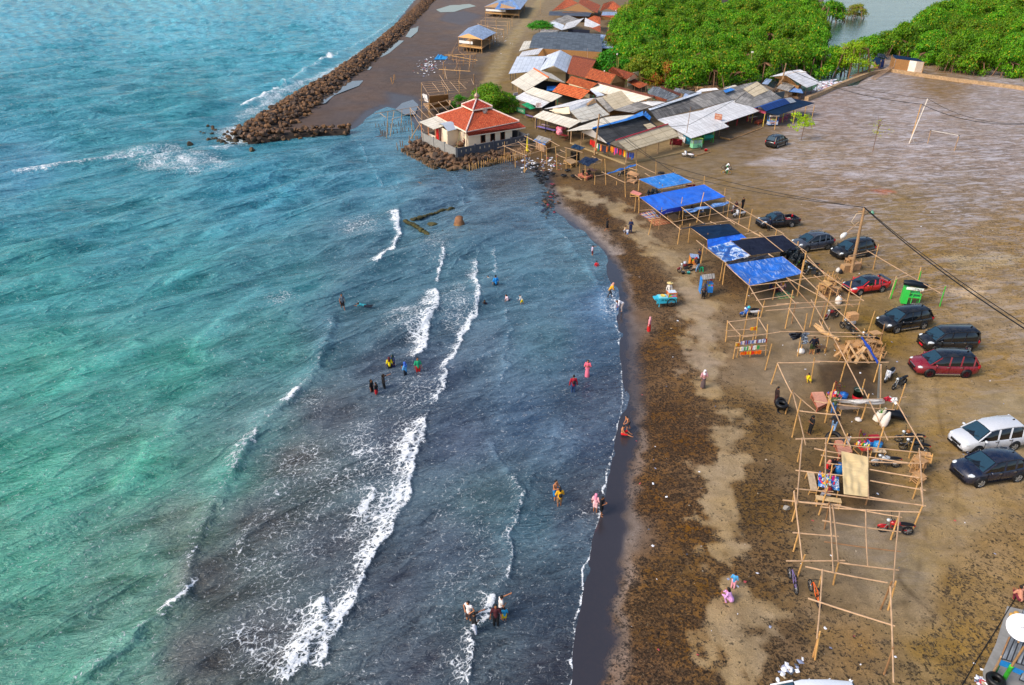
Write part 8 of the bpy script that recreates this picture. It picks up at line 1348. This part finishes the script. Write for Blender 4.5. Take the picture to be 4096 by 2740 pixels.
# ================================================================ people
POSE=dict(  # pelvis, chest, head offsets; knees / feet (l, r); elbows / hands (l, r), for a figure one unit tall facing +x
stand=((0,0,.52),(0,0,.73),(.01,0,.93),(.015,.055,.28),(0,.06,.03),(.015,-.055,.28),(0,-.06,.03),(0,.15,.63),(.03,.17,.47),(0,-.15,.63),(.03,-.17,.47)),
walk=((0,0,.51),(.02,0,.72),(.04,0,.92),(.08,.05,.28),(.12,.05,.04),(0,-.05,.27),(-.15,-.05,.06),(-.05,.15,.62),(-.02,.17,.47),(.05,-.15,.63),(.13,-.15,.5)),
phone=((0,0,.52),(.0,0,.73),(.03,0,.92),(.015,.055,.28),(0,.06,.03),(.03,-.055,.28),(.04,-.06,.03),(.03,.15,.63),(.16,.05,.7),(.03,-.15,.63),(.16,-.04,.69)),
point=((0,0,.52),(.0,0,.73),(.03,0,.92),(.015,.055,.28),(0,.06,.03),(.03,-.055,.28),(.04,-.06,.03),(.16,.12,.78),(.32,.12,.82),(.03,-.15,.63),(.12,-.04,.6)),
hips=((0,0,.52),(.0,0,.73),(.03,0,.92),(.03,.06,.28),(0,.07,.03),(.03,-.06,.28),(.0,-.07,.03),(-.02,.2,.64),(.06,.11,.56),(-.02,-.2,.64),(.06,-.11,.56)),
bend=((-.04,0,.5),(.16,0,.62),(.31,0,.66),(.04,.055,.27),(-.02,.06,.03),(-.02,-.055,.27),(-.08,-.06,.03),(.22,.1,.46),(.28,.06,.32),(.22,-.1,.46),(.28,-.04,.32)),
reach=((-.02,0,.5),(.08,0,.7),(.17,0,.86),(.08,.05,.28),(.1,.05,.03),(-.06,-.05,.27),(-.16,-.05,.05),(.16,.12,.56),(.26,.08,.5),(.14,-.12,.54),(.24,-.06,.46)),
squat=((-.1,0,.17),(.0,0,.37),(.07,0,.55),(.13,.1,.32),(.02,.1,.03),(.13,-.1,.32),(.02,-.1,.03),(.08,.13,.28),(.2,.06,.3),(.08,-.13,.28),(.2,-.06,.3)),
sit=((-.05,0,.08),(-.05,0,.31),(.0,0,.5),(.18,.09,.2),(.36,.08,.04),(.2,-.09,.1),(.4,-.12,.03),(-.1,.16,.22),(-.08,.19,.06),(.05,-.15,.22),(.17,-.12,.16)),
bench=((-.05,0,.3),(-.02,0,.52),(.03,0,.71),(.2,.07,.29),(.2,.07,.03),(.2,-.07,.29),(.22,-.08,.03),(.04,.14,.43),(.17,.07,.38),(.04,-.14,.43),(.17,-.06,.38)),
swim=((-.25,0,.02),(0,0,.05),(.18,0,.1),(-.48,.06,.0),(-.7,.08,.02),(-.46,-.06,.0),(-.68,-.1,.03),(.15,.16,.04),(.3,.14,.02),(.15,-.16,.04),(.3,-.12,.02)),
ride=((-.06,0,.46),(.08,0,.64),(.15,0,.82),(.14,.06,.38),(.08,.07,.14),(.1,-.06,.3),(.04,-.07,.08),(.2,.12,.54),(.32,.12,.5),(.2,-.12,.54),(.32,-.12,.5)))
_late=[]
def remesh(mb,vox,name,m,root):
 o=mb.build('tmp',m);md=o.modifiers.new('r','REMESH');md.mode='VOXEL';md.voxel_size=vox;md.use_smooth_shade=True
 s_=o.modifiers.new('s','SMOOTH');s_.iterations=2;s_.factor=.5
 o.name=name;o.data.name=name;o.parent=root;_late.append(o);return o
def limb(mb,pts,rs_):mb.tube(pts,rs_,9);[mb.ball(q,r,9,6) for q,r in zip(pts,rs_)]
SKIN=[mat('c08058',.6,.08,name='tan_skin'),mat('a06844',.6,.08,name='brown_skin'),mat('d09a70',.6,.08,name='light_skin')];HAIR=mat('14100e',.6,.2,name='black_hair')
def person(k,x,y,face,h,pose,label,top=None,low=None,hair='s',z=0.,sink=0.,skin=1,sleeve=.5,lows='long',extra='',nm='person',group=None):
 q=p(k,x,y,z);root=thing(nm,(q.x,q.y,q.z- sink),label,'person',R(face),group);J=[Vector(v)*h for v in POSE[pose]];pe,ch,hd,kl,fl_,kr,fr_,el,hl,er,hr=J
 ax_=(ch- pe).normalized();nk=ch+ax_*.1*h;shl,shr=ch+ax_*.075*h+Vector((0,.095*h,0)),ch+ax_*.075*h+Vector((0,-.095*h,0));hpl,hpr=pe+Vector((0,.05*h,0)),pe- Vector((0,.05*h,0))
 mb=MB();mb.ball(hd,(.058*h,.05*h,.068*h),12,9);mb.ball(hd+Vector((.056,0,-.005))*h,.013*h,6,5);[mb.ball(hd+Vector((0,s_*.05,-.005))*h,(.012*h,.01*h,.02*h),6,5) for s_ in (-1,1)]
 limb(mb,[nk- ax_*.03*h,nk+(hd- nk)*.5],[.035*h,.03*h]);mb.ball(ch,(.062*h,.09*h,.08*h),10,8);limb(mb,[pe,pe.lerp(ch,.5),ch],[.07*h,.062*h,.072*h]);limb(mb,[hpl,hpr],[.062*h,.062*h])
 for s_,e_,ha in ((shl,el,hl),(shr,er,hr)):limb(mb,[s_,e_,ha],[.033*h,.026*h,.018*h])
 for s_,kn,ft in ((hpl,kl,fl_),(hpr,kr,fr_)):limb(mb,[s_,kn,ft],[.055*h,.036*h,.022*h]);limb(mb,[ft,ft+Vector((.075*h,0,-.012*h))],[.022*h,.018*h])
 for s_,e_,ha in ((1,el,hl),(-1,er,hr)):d=(ha- e_).normalized();mb.ball(ha+d*.025*h,.021*h,8,6)
 body=remesh(mb,.016*h,'body',SKIN[skin],root);hb=MB()
 for s_,e_,ha in ((1,el,hl),(-1,er,hr)):
  d=(ha- e_).normalized();sd_=d.cross(Vector((0,0,1)));sd_=sd_.normalized() if sd_.length>.1 else Vector((1,0,0));dn=d.cross(sd_)
  for i,L_ in enumerate((.034,.04,.042,.037)):b_=ha+d*.035*h+sd_*(i- 1.5)*.0105*h;hb.tube([b_,b_+d*L_*.6*h,b_+d*L_*h- dn*.012*h],[.0056*h,.005*h,.004*h],5)
  b_=ha+d*.012*h+sd_*.016*h*s_;hb.tube([b_,b_+(d+sd_*s_*1.1).normalized()*.036*h],[.0065*h,.005*h],5)
 hb.build('fingers',SKIN[skin],root);ey=MB();[ey.ball(hd+Vector((.05,s_*.02,.006))*h,.007*h,6,4) for s_ in (-1,1)];ey.tube([hd+Vector((.051,-.014,-.032))*h,hd+Vector((.053,.014,-.032))*h],.004*h,4);ey.build('eyes',HAIR,root)
 if top:
  m=mat(top,.85,.12) if isinstance(top,str) else top;mb=MB();mb.ball(ch,(.074*h,.103*h,.088*h),10,8);limb(mb,[pe- ax_*.02*h,pe.lerp(ch,.5),ch+ax_*.03*h],[.083*h,.076*h,.083*h]);limb(mb,[hpl,hpr],[.068*h,.068*h])
  for s_,e_,ha in ((shl,el,hl),(shr,er,hr)):
   t_=[s_,e_] if sleeve>.4 else [s_,s_.lerp(e_,.3)];limb(mb,t_ if sleeve<.9 else [s_,e_,e_.lerp(ha,.9)],[.044*h,.038*h] if sleeve<.9 else [.044*h,.036*h,.028*h])
  remesh(mb,.017*h,'shirt',m,root)
 if low:
  m=mat(low,.85,.12) if isinstance(low,str) else low;mb=MB();limb(mb,[hpl,hpr],[.072*h,.072*h]);mb.ball(pe,(.076*h,.09*h,.06*h),10,7)
  if lows=='skirt':e_=(fl_+fr_)/2;kk=(kl+kr)/2;mb.tube([pe+Vector((0,0,.03))*h,kk.lerp(pe,.4),kk,e_+Vector((0,0,.03))*h],[.075*h,.1*h,.11*h,.12*h],12)
  else:
   for s_,kn,ft in ((hpl,kl,fl_),(hpr,kr,fr_)):limb(mb,[s_,kn,ft.lerp(kn,.12)] if lows=='long' else [s_,s_.lerp(kn,.9)],[.066*h,.048*h,.036*h] if lows=='long' else [.068*h,.058*h])
  remesh(mb,.017*h,'skirt' if lows=='skirt' else 'trousers',m,root)
 mb=MB();c=hd+Vector((-.012,0,.014))*h
 if hair in ('s','l'):
  mb.ball(c,(.06*h,.058*h,.066*h),10,8)
  if hair=='l':limb(mb,[c- Vector((.02,0,0))*h,c- Vector((.045,0,.06))*h,c- Vector((.045,0,.13))*h],[.055*h,.05*h,.035*h])
  remesh(mb,.016*h,'hair',HAIR,root)
 elif hair[0]=='h':limb(mb,[c,c- Vector((.012,0,.08))*h,ch+ax_*.04*h],[.068*h,.066*h,.09*h]);remesh(mb,.017*h,'headscarf',mat(hair[1:],.85,.12),root)
 elif hair[0]=='c':mb.ball(c,(.062*h,.06*h,.07*h),10,8);mb.build('hair',HAIR,root);MB().ball(c+Vector((0,0,.02))*h,(.066*h,.064*h,.06*h),12,7).box(hd+Vector((.07,0,.03))*h,(.07*h,.07*h,.01*h)).build('cap',mat(hair[1:],.7),root)
 elif hair[0]=='y':mb.ball(c,(.06*h,.058*h,.066*h),10,8);mb.build('hair',HAIR,root);MB().lathe(hd+Vector((0,0,.03*h)),[(.19*h,0),(.08*h,.04*h),(.0,.1*h),(.0,.095*h),(.18*h,-.01*h)],16).build('straw_hat',mat(hair[1:],.7),root)
 if 'b' in extra:bq=ch- Vector((.1*h,0,.06*h));MB().ball(bq,(.05*h,.075*h,.09*h),10,7).build('bag',mat('5a3020' if 'B' in extra else '18181c',.7),root)
 if 'p' in extra:MB().box((hl+hr)/2+Vector((.03,0,.03))*h,(.02,.08,.14)).build('phone',BLK,root)
 return root
W=SEA;Ff=person
Ff('R',180,262,-60,1.65,'walk','man in grey vest and dark trousers wading farthest out','6a7480','20181c',z=W,sink=.35,sleeve=.2,lows='short')
Ff('R',290,256,170,1.6,'swim','swimmer lying in the water right of the man in grey vest','2a8a9a','1a2030',z=W,sink=.0,skin=1)
Ff('R',463,640,100,1.5,'stand','woman in bright yellow top and maroon headscarf, her back turned','e8d010','18181c','h5a1a24',W,.35);Ff('R',486,630,-140,1.55,'phone','woman in navy with dark teal headscarf beside the one in yellow','1c2a5a','1c2450','h123438',W,.3,lows='skirt')
Ff('R',558,680,150,1.6,'phone','woman in light blue shirt and patterned blue headscarf holding a phone','5aa8e0','18202c','h3a62c0',W,.3,extra='p');Ff('R',633,660,-70,1.7,'stand','man in green and white shirt and red shorts','1fa070','b81c1c',z=W,sink=.3,lows='short')
Ff('R',428,756,20,1.6,'point','person in black stretching an arm to the right','15151a','121216','l',W,.25);Ff('R',357,780,-20,1.45,'stand','girl in black dress left of the child in red shorts','16161a','201418','l',W,.25,lows='short');Ff('R',385,794,160,1.35,'stand','child in black vest, white sleeves and red shorts','17171c','c81828','s',W,.2,sleeve=.6,lows='short')
Ff('O',1022,1092,-150,1.2,'sit','child in white top sitting in a black inner tube','d8d4d0','3a3a40',z=W+.1,sink=.05);tyre('O',1025,1105,.62,'black inner tube carrying a child in the shallows',None,(.1,0),W- .05,.2)
Ff('O',1113,1185,110,1.72,'stand','man in bright blue shirt and black trousers beside the inner tube','1c8ad8','121218',z=W,sink=.2);Ff('O',983,1362,-90,1.5,'stand','woman in black headscarf and yellow sleeves submerged to the chest','2a1a30','181820','h121014',W,1.0)
Ff('O',1258,1292,-150,1.4,'reach','long-haired girl in pale pink crouching in the water','e8c8d0','303038','l',W,.8);Ff('O',1416,1352,170,1.15,'reach','small child in white top and yellow shorts splashing','e8e0d8','e0c010',z=W,sink=.15,lows='short')
Ff('Q',238,600,10,1.3,'point','boy in white vest and maroon shorts pointing along the beach','c8b8d0','5a1424',z=W,sink=.12,sleeve=.1,lows='short');bj=Ff('Q',300,748,90,1.35,'stand','boy in red jersey numbered 10 standing waist deep','c01828','30181c',z=W,sink=.75)
text_part(bj,'10',bj.location+Vector((0,-.125,1.0)),Vector((1,0,0)),Vector((0,0,1)),.22,WHT)
Ff('Q',485,1182,10,1.6,'reach','woman in golden yellow hoodie and pink headscarf stooping at the waterline','f0a818','3a3c44','hd89a88',W+.05);Ff('Q',645,1378,195,1.62,'bend','woman in white top and beige trousers bending over a toddler','e8e6ec','b8a8a0','l',W+.1);Ff('Q',588,1366,20,.95,'stand','toddler in blue beside the bending woman in white','1c70c0','2060a8',z=W+.08,sleeve=.9)
Ff('Q',440,264,-10,1.6,'walk','barefoot woman in black walking on the upper beach','111116','0f0f14','l',sleeve=.9,lows='short');Ff('Q',770,288,-100,1.65,'phone','man in navy tracksuit with white stripes','1a2850','16224a','s',sleeve=.9);Ff('Q',700,288,-60,1.5,'squat','long-haired woman in cream squatting behind a toddler','d8b890','8a8a98','l');Ff('Q',727,335,-80,.95,'stand','toddler in white top and blue skirt by the squatting woman','dfe4ee','6a90c8',lows='short')
Ff('Q',1300,1185,-90,1.55,'stand','vendor in white with a conical straw hat behind the turquoise cart','e4ddd4','5a5048','yd8c080',sleeve=.9);Ff('Q',1702,828,190,1.7,'reach','man in red cap, dark vest and light jeans at the orange food box','2a2c34','6a92b8','cb81420');Ff('Q',1722,700,200,1.55,'phone','woman in navy with tied hair behind the orange food box','1a1c38','14161f','s')
Ff('Q',1782,1208,80,1.6,'stand','person in grey hooded top and black trousers with a brown backpack at the blue cart','4a4a54','101014','h3c3c46',sleeve=.9,extra='bB');Ff('V',1485,760,160,1.45,'stand','girl in long pink headscarf and red skirt standing on the brown weed','e09098','c01c20','he09aa0',lows='skirt',sleeve=.9)
Ff('S',318,134,-100,1.6,'phone','long-haired woman in a pink dress in the shallows','e86a80','e07088','l',W,.1,lows='skirt');Ff('S',246,218,95,1.7,'stand','man in maroon jacket and jeans with a black bag on his back','a0142c','24406a',z=W,sink=.15,sleeve=.9,extra='b')
Ff('S',503,434,-10,1.4,'sit','shirtless boy in red shorts sitting on the wet sand',None,'c8141c',z=W+.05,lows='short',skin=0);Ff('S',527,408,200,1.3,'reach','shirtless boy bending over behind the seated one',None,'2a2a34',z=W+.05,lows='short',skin=0)
Ff('S',153,762,-40,1.65,'phone','shirtless man in blue shorts in the shallows',None,'2078b8',z=W,sink=.15,lows='short',skin=0);Ff('S',176,800,100,1.6,'phone','woman in yellow shirt with a black bag, facing the shirtless man','e8a818','8a6a50','l',W,.12,extra='b',lows='short');Ff('S',358,830,60,1.45,'stand','girl in pale pink dress and pink headscarf at the waterline','f0b0b8','f0c0c0','he88aa8',W,.03,lows='short');Ff('S',388,846,-30,1.5,'phone','boy in black shirt with a pale print beside the girl in pink','141418','121216',z=W,sink=.02,lows='short')
Ff('S',908,194,-90,1.6,'phone','woman in white headscarf, pink top and long grey skirt on the tan sand','c89098','5c4c4c','he8e0e8',lows='skirt')
Ff('T',182,392,-120,1.55,'hips','boy in white vest standing in the foam','f0e4e0','3a2c2c',z=W,sink=.15,sleeve=.1,skin=0,lows='short');Ff('T',203,446,20,1.6,'point','person in black shirt and white trousers reaching out in the foam','17171c','c8ccdc',z=W,sink=.1);Ff('T',293,414,-90,1.6,'stand','youth in maroon checked shirt and dark trousers','4a1c24','141418',z=W,sink=.1);Ff('T',314,374,20,1.6,'point','person in white vest raising an arm behind the small child','e8dcd8','2c3040',z=W,sink=.15,sleeve=.1,skin=0);Ff('T',328,394,100,1.05,'stand','small child in blue and yellow swim vest','2aa0d0','e8c818',z=W,sink=.1,lows='short')
Ff('T',1268,262,60,1.15,'stand','small child in light blue shirt and pink trousers on the sand','4a9ad0','e8a0b0');Ff('T',1248,316,150,1.55,'squat','woman in lilac squatting on the sand with a phone','d8a0d8','d098c8','l',sleeve=.9)
Ff('B',1040,848,170,1.6,'phone','man in maroon shirt looking at his phone in the prayer house yard','6a1020','241c20',z=PB);Ff('C',972,1452,-70,1.6,'sit','person in black sitting on the left of the pink platform','101014','121218',z=.48,sleeve=.9);Ff('C',1032,1450,-100,1.6,'sit','person in black sitting on the right of the pink platform','14141a','101014',z=.48,sleeve=.9)
Ff('G',1357,695,-60,1.6,'stand','man in black t-shirt with white print beside the red motorbike','121216','1a1a20');Ff('G',1282,700,-80,1.5,'bench','long-haired woman sitting on the red motorbike','4a2a30','2a2430','l',z=.35);Ff('G',1665,945,100,1.65,'stand','man in dark clothes with neon stripes in front of the pickup truck','14203a','16181c',sleeve=.9);Ff('G',890,762,190,1.6,'bench','man in white shirt sitting on the bamboo bench','e8e4e4','4a6a90','ca01828');Ff('G',765,740,150,1.5,'bench','dark-dressed person sitting in shade under the big blue tarpaulin','2a2a50','1a1a24')
Ff('D',890,1392,0,1.25,'ride','child in white shirt and green trousers riding the farther bicycle','e4e8ec','2a8a50',z=.1);Ff('D',885,1446,0,1.25,'ride','child in white shirt and green trousers riding the golden-wheeled bicycle','dde4e8','257a48',z=.1)
cam_=t=NT('camouflage');g=t.n('TexCoord',out=3);CAMO=t.fin(t.ramp(t.noise(g,9,2),[(.42,'2c3a1e'),(.5,'5a6a3a'),(.56,'28301c')],'CONSTANT'),.9)
Ff('I',1288,1095,95,1.72,'hips','man in navy shirt and camouflage shorts seen from behind','14182c',CAMO,lows='short');Ff('I',1328,1062,-60,1.6,'bench','person in black sitting beyond the man in camouflage shorts','121218','14141a');Ff('I',1255,1420,160,1.3,'squat','child squatting in bright yellow with a green print','f0d810','d8b830');Ff('K',143,395,10,1.5,'stand','man in dark brown shirt holding an inner tube upright','2a1a18','3a1c1c',sleeve=.9);Ff('K',545,742,190,1.5,'phone','barefoot person all in black with a black cap, walking left','121216','0f0f14','c0c0c10',lows='long')
Ff('K',812,715,60,1.6,'walk','man in dark shirt and pale jeans walking between the frames','22242c','7a9cc4','c16161c');Ff('K',812,505,80,1.6,'stand','person in green shirt and blue jeans behind the pink platform','4a5a3a','3a6aa8');Ff('K',968,860,110,1.5,'sit','dark-haired person in white sitting on the weathered pink platform','e4e2e0','30343c',z=.5);Ff('K',735,1215,-50,1.5,'bench','woman in pink headscarf and red and white shirt minding the blue cloth table','c81c24','2a2a34','he8907c');Ff('K',745,1500,160,1.5,'bench','person in maroon with a grey cap on the bamboo bench','7a1424','8a8c98','cb0b0b8');Ff('K',800,1185,-120,1.5,'bench','dark figure beside the woman minding the blue cloth table','1c1c28','16161c','h1a1420')
Ff('I',952,345,-120,1.5,'sit','woman in mustard headscarf and pink dress on the checked mat','e0a0a8','d898a0','hd89818',lows='skirt');Ff('I',822,345,-20,1.5,'sit','person in navy sitting under the streaked tarpaulin, leftmost of the picnickers','1c2450','20203a','h141c40');Ff('I',870,375,30,1.5,'sit','person in dark red sitting between the other picnickers','7a1c28','241c24','l')
Ff('N',1160,500,100,1.5,'squat','person in yellow and maroon top squatting at the right edge','c88a70','6a2030','s');Ff('N',1235,480,170,1.5,'squat','person leaning in from the right edge, partly cut off','d8a888','50302a','s')
dg=bpy.context.evaluated_depsgraph_get();dg.update()
_new=[bpy.data.meshes.new_from_object(o.evaluated_get(dg)) for o in _late]
for o,me in zip(_late,_new):o.modifiers.clear();o.data=me
